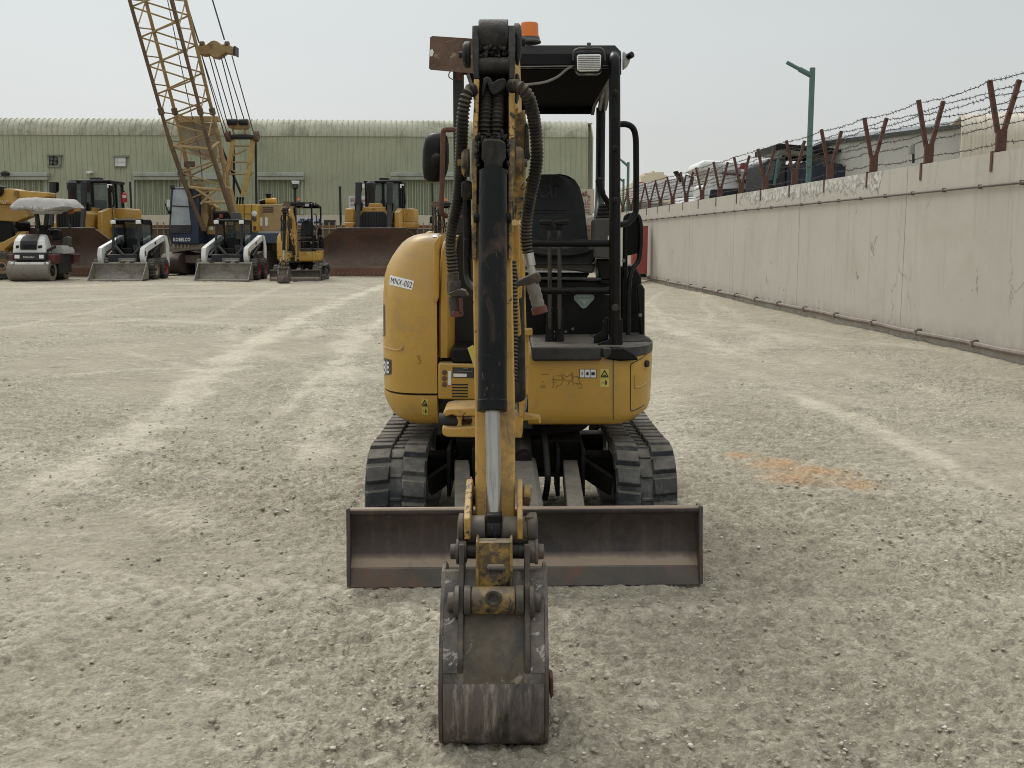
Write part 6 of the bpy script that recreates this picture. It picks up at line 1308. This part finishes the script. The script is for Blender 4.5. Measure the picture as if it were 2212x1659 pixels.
    Q(MB().tube(smooth([W(873, 404, 46.5), W(874, 418, 46.5), W(875, 440, 46.5), W(870, 447, 46.5), W(862, 447, 46.5)], 3), .03, 8), 'grab_rail', black, r, 0)
    Q(MB().px([(866, 398), (872, 400), (874, 416), (868, 411)], 46.3, .3), 'mirror', black, r, .02)
    for s, (a, b_, c_) in ((1, (863, 896, 849)), (-1, (745, 765, 765))):
        Q(MB().px([(a, 450), (b_-3, 449), (b_, 454), (b_, 480), (a, 480)], 46.9, 1.9), 'tank', yellow_far, r, .06)
        Q(MB().px([(min(c_, a), 480), (b_+1, 480), (b_-1, 489), (b_-3, 492), (min(c_, a), 492)], 46.2, 2.4), 'fender', yellow_far, r, .04)
    x = xb+.02
    Q(MB().hexa([(x-.25, 45.3, z0-.6), (x+.02, 45.3, z0-.6), (x+.02, 46.6, z0-.6), (x-.25, 46.6, z0-.6)], [(x-.25, 45.5, z0+.55), (x-.05, 45.5, z0+.55), (x-.02, 46.6, z0+.75), (x-.25, 46.6, z0+.75)]), 'side_tank', yellow_far, r, .04)
    Q(MB().tube(smooth([(x+.06, 46.5, z0-.1), (x+.08, 46.5, z0+.5), (x+.02, 46.55, z0+.65)], 3), .025, 8), 'step_rail', yellow_far, r, 0)
    Q(MB().bb(xa+.05, xb-.05, 46.5, 49.2, .6, z0-.1), 'rear_frame', darkgrey, r, .04)
    return r
D2 = make_dozer(); D1 = copy_tree(D2); D1.location.x += XX(140, 43.4)-XX(803, 43.4); D1.location.y -= .3
D1['label'] = 'yellow bulldozer with wide brown blade behind the roller and the left skid loader'
r = thing('fire_extinguisher', 'red fire extinguisher hanging on the cab of the left bulldozer', 'fire extinguisher', W(268, 438, 46.7))
Q(MB().lathe([(.02, 0), (.125, .01), (.13, .04), (.13, .34), (.09, .43), (.04, .46)], W(268, 437, 46.7), (.0, 0, 1), 18), 'cylinder', M('signal_red', (.42, .03, .035), .4, bump=0), r, 0)
Q(MB().box(W(267, 414, 46.7), (.10, .08, .08)), 'valve', black, r, .01)
Q(MB().box(W(268.5, 424, 46.56), (.16, .02, .10)), 'label', white_ink, r, 0)
Q(MB().tube(smooth([W(266, 414, 46.6), W(262, 418, 46.6), W(261.5, 428, 46.6)], 3), .018, 6), 'discharge_hose', black, r, 0)
# ---- tandem roller
RO = thing('road_roller', 'white tandem roller with grey canvas canopy cover, parked by the left edge', 'road roller', (XX(72, 39), 39, 0))
def drum(px0, px1, cy, rp, Y):
    k = (Y*ct+1.2*st)/F; R_ = rp*k; x0_ = XX(px0, Y); x1_ = XX(px1, Y); c0 = Vector((x0_, Y, R_)); L_ = x1_-x0_
    d = Q(MB().lathe([(R_*.55, 0), (R_*.95, 0), (R_, .02), (R_, L_-.02), (R_*.95, L_), (R_*.55, L_)], c0, (1, 0, 0), 40, False), 'drum', drum_m, RO, 0)
    Q(MB().lathe([(R_*.56, L_-.12), (R_*.5, L_-.12), (R_*.42, L_-.05), (R_*.2, L_-.04), (R_*.2, L_+.03), (.02, L_+.03)], c0, (1, 0, 0), 24), 'drum_hub', darkgrey, d, 0); return R_
R1 = drum(22, 112, 591, 22.5, 38.35); drum(51, 143, 590, 22, 40.25)
for (a, b, Y, nm) in ((19, 29, 38.3, 'l'), (100, 119, 38.3, 'r'), (146, 162, 40.2, 'r')):
    Q(MB().px([(a, 549), (b, 548), (b, 562), (b-3, 570), (a+2, 568)], Y, .5), 'fender', darkred, RO, .03)
Q(MB().px([(29, 545), (98, 545), (98, 558), (96, 562), (31, 562), (29, 558)], 38.1, .35), 'bumper', darkgrey, RO, .02)
v, f = textmesh('DYNAPAC', 1, .01); a = W(50, 557, 38.08); b = W(74, 553, 38.08); mb = MB(); mb.add([a+Vector((p*(b.x-a.x), 0, q*(b.z-a.z))) for p, q, _ in v], f); Q(mb, 'lettering', white_ink, RO, 0, 0)
for a, b in ((31, 42), (84, 94)): Q(MB().px([(a, 550), (b, 550), (b, 558), (a, 558)], 38.08, .05), 'headlamp', lens_m, RO, .01)
Q(MB().px([(32, 566), (95, 566), (95, 571), (32, 571)], 38.05, .12), 'spray_bar', white_p, RO, .01)
for a in (26, 102): Q(MB().ball(W(a, 568.5, 38.05), (.06, .05, .05), 10), 'lamp', lens_m, RO, 0)
Q(MB().px([(24, 571), (106, 571), (106, 576), (24, 576)], 38.1, .2), 'scraper', black, RO, .01)
hd = MB(); rr_ = []
for Y, top, ins, bot in ((38.25, 529, 0, 546.5), (38.28, 520, 1.5, 546.5), (38.45, 512, 5, 546), (38.8, 507.5, 9, 546), (39.3, 506, 13, 546)):
    a, b = 29+ins*.9, 97-ins*.35; rr_.append([W(a, top+3, Y), W(a+3, top, Y), W(b-3+(Y-38.25)*9, top, Y), W(b+(Y-38.25)*10, top+3, Y), W(98.5+(Y-38.25)*11, 530, Y), W(98.5+(Y-38.25)*11, bot, Y), W(28.5, bot, Y), W(28.8, 530, Y)])
ho = Q(hd.loft(rr_), 'engine_hood', white_p, RO, .03)
mb = MB(); rr_ = []
for Y, top, l, rgt in ((38.235, 539, 44, 79), (38.235, 530, 43, 80), (38.265, 519.5, 44, 81), (38.43, 511.3, 49, 84), (38.8, 506.6, 56, 86), (39.3, 505.3, 58, 86)): rr_.append([W(l, top, Y-.02), W(rgt, top, Y-.02), W(rgt, top, Y+.1), W(l, top, Y+.1)])
Q(MB().loft(rr_), 'hood_panel', darkgrey, ho, 0, 20)
for k in range(5): Q(MB().px([(47, 528+k*2.2), (77, 528+k*2.2), (77, 529.1+k*2.2), (47, 529.1+k*2.2)], 38.2, .02), 'hood_louvre', black, ho, 0, 0)
for a, b in ((34, 40), (82, 90)): Q(MB().px([(a, 530), (b, 529), (b, 535), (a, 536)], 38.215, .03), 'hood_lamp', black, ho, .01)
Q(MB().prx([(38.45, 1.02), (39.2, 1.18), (39.2, 1.30), (38.45, 1.14)], XX(98.6, 38.3)+.0, XX(98.6, 38.3)+.02), 'side_stripe', darkgrey, ho, 0, 0)
mb = MB(); mb.bb(XX(45, 39.5), XX(140, 39.5), 39.0, 40.1, .25, 1.0); Q(mb, 'frame', darkgrey, RO, .03)
Q(MB().px([(110, 530), (133, 530), (140, 541), (140, 548), (112, 548)], 39.3, .9), 'platform_box', M('pale_cream_paint', (.46, .45, .40), .6, bump=0), RO, .02)
Q(MB().px([(80, 494), (106, 494), (109, 508), (78, 508)], 39.9, .2), 'seat', seat_m, RO, .04)
Q(MB().px([(111, 495), (128, 496), (130, 518), (112, 520)], 40.0, .25), 'seat', seat_m, RO, .04)
Q(MB().px([(136, 514), (144, 510), (149, 512), (150, 537), (139, 539), (134, 530)], 39.9, .3), 'console', grey_pl, RO, .03)
mb = MB(); mb.tube(smooth([W(79, 460, 39.4), W(82, 485, 39.5), W(84, 500, 39.6)], 3), .09, 8); Q(mb, 'canopy_post', darkgrey, RO, 0)
mb = MB(); mb.tube(smooth([W(102, 460, 39.4), W(99, 485, 39.5), W(98, 500, 39.6)], 3), .09, 8); Q(mb, 'canopy_post', darkgrey, RO, 0)
mb = MB(); mb.tube(smooth([W(146, 458, 40.4), W(147, 482, 40.4), W(151, 492, 40.4), W(152, 540, 40.3)], 4), .06, 8); Q(mb, 'canopy_post', darkgrey, RO, 0)
mb = MB(); mb.tube([W(76, 489, 39.5), W(110, 489, 39.5)], .05, 8); mb.lathe([(.16, -.015), (.19, 0), (.16, .015)], W(92, 494, 39.3), (0, -.5, .8), 18); Q(mb, 'steering_wheel', black, RO, 0)
Q(MB().px([(145, 453), (157, 452), (157, 461), (146, 462)], 40.2, .2), 'indicator', M('dull_orange_lamp', (.30, .10, .03), .5, bump=0), RO, .03)
# canvas canopy cover with sagging folds
nx, ny = 46, 22; xa, xb = XX(44, 39), XX(158, 39); za, zb_ = ZZ(426.5, 39), ZZ(452, 39); rg = random.Random(11)
top, bot = [], []
def cv(i, j, lower):
    u, v_ = i/(nx-1), j/(ny-1); ed = min(1, min(u, 1-u)/.12)**.5*min(1, min(v_, 1-v_)/.14)**.5
    x = xa+(xb-xa)*u; Y = 38.45+1.9*v_; n_ = fbm(np.array([x*1.9]), np.array([Y*1.9+3]), 4, 5)[0]-.5
    if lower: return Vector((x, Y, zb_-.02+.10*math.sin(u*9)*.5+.12*n_+(.10*(u > .75)*(u-.75)*4)))
    return Vector((x, Y, zb_+.12+(za-zb_-.12)*ed+.10*n_-.05*u))
rows = [[cv(i, j, False) for i in range(nx)] for j in range(ny)]
low = [[cv(i, j, True) for i in range(nx)] for j in range(ny)]
mb = MB(); mb.loft(rows, False, False); mb.loft(low, False, False)
def skirt(top_, low_):
    m_ = [[a.lerp(b, t)+Vector((.05*math.sin(i*1.1+t*2), -.05*math.sin(t*3)+.05*math.sin(i*1.7), 0))*math.sin(t*math.pi) for i, (a, b) in enumerate(zip(top_, low_))] for t in (0, .25, .5, .75, 1)]; mb.loft(m_, False, False)
skirt(rows[0], low[0]); skirt(rows[-1], low[-1]); skirt([r_[0] for r_ in rows], [r_[0] for r_ in low]); skirt([r_[-1] for r_ in rows], [r_[-1] for r_ in low])
Q(mb, 'canopy_cover', cover_m, RO, 0, 60); Q(MB().px([(67, 453), (116, 453), (114, 459), (108, 461), (72, 461), (68, 458)], 39.0, .9), 'canopy_frame', cover_m, RO, .04)
# ---- big yellow loader at the left edge
LD = thing('wheel_loader', 'big yellow wheeled machine with raised box boom, cut off by the left edge', 'loader', (XX(-10, 41), 41, 0))
Q(MB().px([(8, 407), (28, 407), (38, 410), (102, 415), (102, 425), (48, 430), (44, 441), (2, 440), (-40, 436), (-40, 400)], 41.0, .8), 'boom_upper', yellow_far, LD, .04)
Q(MB().px([(-40, 437), (2, 440), (44, 441), (62, 462), (63, 467), (50, 472), (36, 479), (-40, 473)], 41.12, .6), 'boom_lower', M('shade_toned_yellow', (.34, .20, .05), .6, bump=0), LD, .03)  # darker yellow paints in the shade on the boom's underside
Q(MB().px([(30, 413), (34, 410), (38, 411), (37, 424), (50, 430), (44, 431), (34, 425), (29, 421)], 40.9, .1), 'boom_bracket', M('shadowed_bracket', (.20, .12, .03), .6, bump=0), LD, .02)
mb = MB(); v, f = textmesh('TEREX', 1, .01) if False else ([], [])
mb = MB(); squig(mb, 0, 431, 22, 437, 40.98, 7, .03, 3); Q(mb, 'worn_lettering', M('faded_letter', (.55, .40, .22), .6, bump=0), LD, 0, 0)
Q(MB().px([(-40, 392), (2, 402), (4, 414), (-2, 424), (-40, 424)], 40.8, .5), 'cab_corner', black, LD, .03)
e_ = Q(MB().px([(-40, 474), (24, 474), (31, 480), (32, 492), (27, 520), (-40, 524)], 41.3, 1.4), 'engine_box', black, LD, .04)
for k in range(6): Q(MB().px([(-30, 480+k*6.5), (26, 480+k*6.5), (26, 483+k*6.5), (-30, 483+k*6.5)], 41.26, .05), 'grille_slat', black_rub, e_, 0, 0)
Q(MB().px([(42, 503), (48, 501), (50, 505), (10, 538), (10, 546), (-40, 552), (-40, 538), (2, 524)], 40.6, .35), 'lift_frame', yellow_far, LD, .03)
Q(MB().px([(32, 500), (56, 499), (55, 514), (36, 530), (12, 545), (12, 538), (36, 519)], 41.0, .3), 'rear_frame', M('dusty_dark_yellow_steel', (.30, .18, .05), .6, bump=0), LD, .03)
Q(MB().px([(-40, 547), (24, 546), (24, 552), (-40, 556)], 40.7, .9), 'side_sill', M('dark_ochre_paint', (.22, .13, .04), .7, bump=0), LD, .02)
mb = MB(); mb.tube(smooth([W(28, 480, 40.9), W(33, 484, 40.8), W(30, 490, 40.8), W(35, 498, 40.8), W(33, 500, 40.8)], 3), .05, 8); Q(mb, 'hydraulic_hose', black_rub, LD, 0)
for px in (-62, 5): wheel(Vector((XX(px, 40.2), 40.2, .52)), .52, .42, rim_tan, LD, (.25, -.97, 0))
Q(MB().px([(35, 489), (50, 486.5), (68, 488), (80, 494), (36, 496)], 43.6, .15), 'mudguard', black_rub, LD, .02)
# ---- lattice boom crane
CR = thing('lattice_crane', 'tall crawler crane with tan lattice boom leaning left behind the skid loaders', 'crane', (XX(470, 47), 47, 0))
def YB(py, back): return (46.2 if back else 44.8)-(480-py)/480*1.6
def CB(px, py, back=False): return W(px, py, YB(py, back))
chA = [(279.9, 0), (340, 212), (357.5, 274), (370, 314), (396, 388), (440, 498)]
chC = [(370, 0), (426, 212), (440.2, 274), (451, 311), (485, 415), (504, 470)]
chB = [(314.6, 0), (371, 215), (377.4, 241), (386, 275), (411, 388), (436, 470)]
chD = [(400.5, 0), (452, 215), (460, 245), (472, 300), (490, 388), (500, 445)]
def ext_up(c):
    (x0_, y0_), (x1_, y1_) = c[0], c[1]; k = 120/(y1_-y0_); return [(x0_-(x1_-x0_)*k, y0_-120)]+c
chA, chB, chC, chD = map(ext_up, (chA, chB, chC, chD))
def chx(c, py):
    for (x0_, y0_), (x1_, y1_) in zip(c[:-1], c[1:]):
        if y0_ <= py <= y1_: return x0_+(x1_-x0_)*(py-y0_)/(y1_-y0_)
    return c[-1][0]
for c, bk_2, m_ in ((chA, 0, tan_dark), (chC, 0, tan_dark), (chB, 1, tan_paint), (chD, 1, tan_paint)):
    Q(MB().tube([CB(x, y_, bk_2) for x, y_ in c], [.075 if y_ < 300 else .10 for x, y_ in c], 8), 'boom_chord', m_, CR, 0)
def brace(p, q, c1, b1, c2, b2, r_=.036, m_=None): return MB().tube([CB(chx(c1, p), p, b1), CB(chx(c2, q), q, b2)], r_, 6)
st_y = -100; front = [(-46, 'A'), (-18, 'C'), (14, 'A'), (47, 'C'), (80, 'A'), (110, 'C'), (142, 'A'), (173, 'C'), (203, 'A'), (231, 'C'), (262, 'A'), (288, 'C'), (316, 'A'), (348, 'C'), (372, 'A'), (400, 'C'), (428, 'A')]
back = [(-52, 'D'), (-25, 'B'), (4, 'B'), (33, 'D'), (67, 'B'), (97, 'D'), (130, 'B'), (157, 'D'), (190, 'B'), (215, 'D'), (243, 'B'), (285, 'D'), (315, 'B'), (345, 'D'), (380, 'B')]
cm = {'A': (chA, 0), 'C': (chC, 0), 'B': (chB, 1), 'D': (chD, 1)}
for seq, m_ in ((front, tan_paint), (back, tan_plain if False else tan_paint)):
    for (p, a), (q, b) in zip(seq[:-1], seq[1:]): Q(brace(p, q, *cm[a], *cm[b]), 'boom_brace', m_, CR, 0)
for s1, s2 in (('A', 'B'), ('C', 'D')):
    k = -60
    while k < 420:
        Q(brace(k+58, k, *cm[s1], *cm[s2], .030), 'boom_brace', tan_paint, CR, 0); Q(brace(k+58, k+62, *cm[s1], *cm[s2], .028), 'boom_brace', tan_paint, CR, 0); k += 61
for a, b in ((chA, 0), (chC, 0), (chB, 1), (chD, 1)):
    Q(MB().lathe([(.10, -.14), (.125, -.12), (.125, .12), (.10, .14)], CB(chx(a, 240), 240, b), (CB(chx(a, 200), 200, b)-CB(chx(a, 260), 260, b)), 10), 'boom_joint', tan_dark, CR, 0)
Q(MB().px([(378, 250), (470, 250), (474, 262), (378, 265)], 46.0, .25), 'boom_cross_head', tan_plain, CR, .03)
Q(MB().px([(384, 265), (462, 265), (470, 340), (440, 345), (400, 320)], 46.3, .06), 'boom_plate', M('faded_grey_tan_plate', (.30, .25, .17), .7, bump=0), CR, 0)
Q(MB().px([(360, 310), (458, 318), (458, 323), (360, 315)], 44.2, .12), 'cross_bar', tan_plain, CR, .01); Q(MB().tube([W(455, 320, 44.2), W(472, 307, 45.4)], .06, 8), 'cross_bar', tan_plain, CR, 0)
for a, b, bk_2 in (((436, 436), (490, 436), 0), ((408, 404), (480, 410), 0), ((434, 440), (470, 405), 0), ((470, 440), (420, 404), 0)): Q(MB().tube([CB(*a, bk_2), CB(*b, bk_2)], .06, 8), 'boom_brace', tan_plain, CR, 0)
Q(MB().px([(412, 400), (440, 392), (450, 470), (444, 500), (434, 494)], 45.0, .1), 'boom_foot_plate', tan_paint, CR, .02)
Q(MB().px([(484, 400), (496, 405), (512, 470), (500, 474), (490, 450)], 45.0, .5), 'boom_foot_plate', tan_paint, CR, .02)
Q(MB().px([(397, 348), (420, 348), (420, 360), (397, 360)], 45.6, .1), 'load_indicator', rust_m, CR, .01)
# spreader, pendants, ropes, bail
sp_ = Q(MB().px([(424, 100), (430, 96), (446, 95), (455, 88), (462, 86), (470, 89), (476, 95), (492, 94), (500, 99), (507, 102), (506, 117), (498, 116), (486, 113), (476, 121), (468, 125), (458, 123), (450, 116), (440, 119), (430, 117), (425, 112)], 45.2, .5), 'spreader_block', tan_paint, CR, .04)
Q(MB().px([(504, 99), (508, 98), (508, 119), (503, 117)], 45.1, .6), 'sheave_guard', darkgrey, sp_, .02)
for px in (432, 486): Q(MB().lathe([(.10, 0), (.13, .03), (.13, .15), (.10, .18)], W(px, 95, 45.3), (1, 0, 0), 14), 'sheave', tan_dark, sp_, 0)
rope = M('steel_rope', (.10, .105, .105), .6, .3, .1, 3, bump=0)
for (a, b, c_, d) in ((430, 92, 384, -55), (485, 86, 444, -50), (404, -2, 388, -60)): Q(MB().tube([W(a, b, 45.3), W(c_, d, 44.9)], .032, 6), 'pendant_rope', rope, CR, 0)
for a, b in ((436, 487), (452, 493), (460, 506), (477, 516), (484, 532), (501, 551)): Q(MB().tube([W(a, 120, 45.4), W(b, 272 if b not in (487, 551) else 298, 46.9)], .026, 6), 'hoist_rope', rope, CR, 0)
Q(MB().tube([W(437, 122, 45.4), W(492, 290, 46.9)], .02, 6), 'hoist_rope', rope, CR, 0)
for pts in ([(362, 0), (393, 150), (432, 330), (440, 420)], [(375, 0), (420, 180), (450, 300)]): Q(MB().tube([W(x, y_, 45.6) for x, y_ in pts], .02, 6), 'load_line', rope, CR, 0)
ba_ = Q(MB().px([(492, 264), (496, 260), (506, 262), (514, 264), (522, 261), (534, 260), (537, 264), (536, 274), (531, 278), (500, 278), (493, 274)], 46.8, .35), 'bail_block', tan_paint, CR, .03)
for px in (502, 528): Q(MB().tube([W(px, 276, 46.9), W(px+5, 294, 47)], .04, 8), 'bail_link', tan_plain, ba_, 0)
for px in (501, 526): Q(MB().lathe([(.12, -.2), (.14, -.15), (.14, .15), (.12, .2)], W(px, 263, 46.75), (1, 0, 0), 14), 'sheave', darkgrey, ba_, 0)
ga = Q(MB().tube([W(489, 295, 47), W(560, 295, 47)], .12, 10), 'gantry_shaft', darkgrey, CR, 0)
for px in (493, 554): Q(MB().lathe([(.1, -.1), (.24, -.08), (.24, .08), (.1, .1)], W(px, 294, 46.9), (1, 0, 0), 18), 'sheave', rust_m, ga, 0)
yl = M('pale_yellow_gantry', (.50, .36, .13), .5, 0, .1, 2, dirt=(.2, .12, .05, 1), damt=.4, bump=0)
Q(MB().px([(499, 300), (506, 300), (497, 360), (484, 398), (474, 398), (488, 355)], 47, .3), 'gantry_leg', yl, CR, .02)
Q(MB().px([(541, 294), (549, 294), (545, 340), (538, 380), (528, 422), (519, 422), (531, 370)], 47, .3), 'gantry_leg', yl, CR, .02)
for a, b in (((498, 315), (546, 315)), ((498, 338), (534, 322)), ((492, 350), (541, 350)), ((484, 376), (545, 376)), ((488, 360), (512, 372)), ((545, 376), (548, 370))): Q(MB().tube([W(*a, 47.1), W(*b, 47.1)], .04, 6), 'gantry_brace', tan_plain, CR, 0)
for pts in (([(552, 300), (554, 440)]), ([(505, 305), (505, 438)]), ([(476, 312), (521, 418)]), ([(545, 310), (540, 380)])): Q(MB().tube([W(x, y_, 47.4) for x, y_ in pts], .055, 6), 'gantry_stay', darkgrey, CR, 0)
# upper works
mb = MB(); rect(mb, 505, 441, 556, 500, 46.4, 2.2); hs_ = Q(mb, 'machinery_house', M('bright_yellow_panel', (.58, .36, .07), .5, 0, .06, 1, bump=0), CR, .04)
for a, b, c_, d in ((527, 442, 528, 497), (543, 442, 544, 498), (528, 461, 543, 462)): Q(MB().px([(a, b), (c_, b), (c_, d), (a, d)], 46.38, .02), 'panel_gap', tan_dark, hs_, 0, 0)
Q(MB().lathe([(.12, 0), (.12, .05), (.05, .08)], W(549.5, 461, 46.38), (0, -1, 0), 14), 'work_lamp', lens_m, hs_, 0)
Q(MB().lathe([(.10, 0), (.10, .05), (.05, .06)], W(549.5, 472, 46.38), (0, -1, 0), 14), 'work_lamp', grey_pl, hs_, 0)
Q(MB().px([(547, 488), (553, 488), (553, 497), (547, 497)], 46.36, .04), 'tail_lamp', darkred, hs_, .01)
mb = MB(); mb.px([(556, 441), (617, 441), (617, 499), (556, 499)], 46.9, 2.0); sd_ = Q(mb, 'side_door_panel', tan_plain, CR, .03)
for k in range(3): Q(MB().px([(567, 447+k*4.6), (590, 446+k*4.6), (590, 448.6+k*4.6), (567, 449+k*4.6)], 46.87, .04), 'vent_slot', tan_dark, sd_, 0, 0)
for px in (563.5, 575): Q(MB().lathe([(.13, 0), (.13, .02), (.02, .03)], W(px, 479, 46.88), (0, -1, 0), 16).build, '', None, None) if False else Q(MB().px([(px-2.5, 470), (px, 468), (px+3, 471), (px+3.5, 484), (px+1, 489), (px-2.5, 486)], 46.86, .04), 'white_patch', white_p, sd_, 0, 0)
Q(MB().px([(503, 498), (617, 499), (617, 503), (503, 503)], 46.6, 2), 'deck_strip', M('pale_deck', (.42, .41, .38), .6, bump=0), CR, 0)
Q(MB().px([(430, 503), (618, 503), (618, 525), (430, 525)], 46.5, 2.2), 'deck_skirt', M('slate_blue_paint', (.045, .07, .11), .5, 0, .15, 1, bump=0), CR, .02)
ac = Q(MB().cyl(W(574, 434, 47.6), W(597, 434, 47.6), .14, n=16), 'air_cleaner', M('bright_yellow_can', (.58, .33, .05), .5, bump=0), CR, .03)
Q(MB().lathe([(.10, 0), (.10, .12), (.15, .13), (.13, .2)], W(580, 428, 47.7), (0, 0, 1), 14), 'air_intake', black, ac, 0); Q(MB().cyl(W(562, 437, 47.6), W(573, 435, 47.6), .11, n=12), 'air_pipe', black, ac, 0)
for px in (512, 518, 524): Q(MB().tube([W(px, 441, 46.6), W(px+1, 425, 46.6), W(px+3, 430, 46.6)], .04, 6), 'hose_bundle', black_rub, CR, 0)
Q(MB().px([(437, 452), (446, 440), (460, 440), (468, 448), (470, 475), (460, 486), (438, 486), (435, 470)], 45.7, .6), 'winch_frame', M('ochre_winch', (.40, .26, .08), .6, bump=0), CR, .04)
wd_ = Q(MB().cyl(W(462, 466, 45.6), W(500, 466, 45.6), .24, n=22), 'winch_drum', black_rub, CR, 0)
Q(MB().lathe([(.10, 0), (.40, 0), (.40, .05), (.10, .05)], W(461, 467, 45.55), (1, 0, 0), 24), 'drum_flange', rust_m, wd_, 0)
Q(MB().px([(447, 488), (485, 488), (485, 506), (447, 506)], 45.4, .6), 'valve_chest', M('ochre_chest', (.40, .24, .07), .6, bump=0), CR, .03)
Q(MB().px([(451, 489), (460, 489), (460, 496), (451, 496)], 45.38, .02), 'white_plate', white_p, CR, 0, 0)
Q(MB().px([(473, 462), (481, 462), (481, 470), (473, 470)], 45.2, .1), 'red_reflector', red_p, CR, .01)
# cab
cab_ = Q(MB().px([(364, 500), (368, 408), (372, 405), (400, 404), (430, 405), (430, 527), (372, 526), (366, 515)], 44.7, 1.5), 'operator_cab', navy, CR, .05)
Q(MB().px([(368.5, 486), (374, 409), (404, 409), (412, 486)], 44.66, .05), 'front_window', M('painted_reflection_glass', (.34, .365, .385), .12, 0, .3, 1.2, bump=0), cab_, .01)  # pale mottled colour stands in for reflections in the pane
Q(MB().px([(370.5, 443), (413, 445), (413, 447.5), (370.5, 445.5)], 44.63, .04), 'window_bar', darkgrey, cab_, 0)
Q(MB().px([(365, 487), (413, 487), (412, 503), (368, 503)], 44.64, .06), 'lower_window', M('dark_lower_glass', (.035, .034, .035), .2, bump=0), cab_, .01)
Q(MB().px([(376, 421), (384, 418), (388, 424), (388, 440), (374, 440)], 44.645, .02), 'window_reflection_sticker', white_p, cab_, 0, 0) if False else None
v, f = textmesh('KOBELCO', 1, .03); a = W(374.5, 521, 44.66); b = W(411, 513, 44.66); mb = MB(); mb.add([a+Vector((p*(b.x-a.x), 0, q*(b.z-a.z))) for p, q, _ in v], f); Q(mb, 'lettering', white_ink, cab_, 0, 0)
Q(MB().px([(365, 400), (372, 398), (376, 406), (368, 408)], 44.6, .2), 'cab_lamp', darkgrey, cab_, .02)
Q(MB().px([(362, 455), (366, 455), (366, 461), (362, 461)], 44.5, .2), 'mirror_box', black, cab_, .01); Q(MB().tube(smooth([W(364, 456, 44.6), W(360, 450, 44.6), W(357, 440, 44.6)], 3), .025, 6), 'mirror_arm', black, cab_, 0)
Q(MB().px([(360, 431), (367, 431), (367, 447), (360, 447)], 44.55, .06), 'mirror', M('pale_mirror_back', (.55, .56, .50), .5, bump=0), cab_, .01)
# lower works
Q(MB().px([(372, 528), (434, 526), (436, 538), (400, 541), (372, 546), (368, 540)], 44.9, 1.6), 'track_guard', M('dusty_brown_guard', (.24, .20, .16), .8, bump=0), CR, .03)
for k in range(5): Q(MB().px([(374+k*8, 527), (377+k*8, 527), (377+k*8, 536), (374+k*8, 536)], 44.85, .06), 'step_bar', M('pale_step', (.35, .33, .29), .7, bump=0) if 'pale_step' not in MATS else MATS['pale_step'], CR, 0, 0)
Q(MB().px([(368, 546), (520, 546), (520, 570), (372, 572)], 45.6, 2.5), 'car_body', M('dark_brown_steel', (.06, .048, .038), .8, bump=0), CR, .04)
Q(MB().px([(388, 550), (428, 550), (428, 568), (388, 568)], 45.3, .4), 'counterweight_box', M('dusty_brown_box', (.17, .13, .10), .8, bump=0), CR, .03)
for px in (400, 560):
    x = XX(px, 46.5); tp = [(46.6+2.3*math.copysign(abs(math.cos(q))**.5, math.cos(q)), .50+.48*math.copysign(abs(math.sin(q))**.7, math.sin(q))) for q in [2*math.pi*k/40 for k in range(40)]]
    Q(MB().prx(tp, x-.38, x+.38), 'crawler_track', MATS['brown_track'], CR, .03)
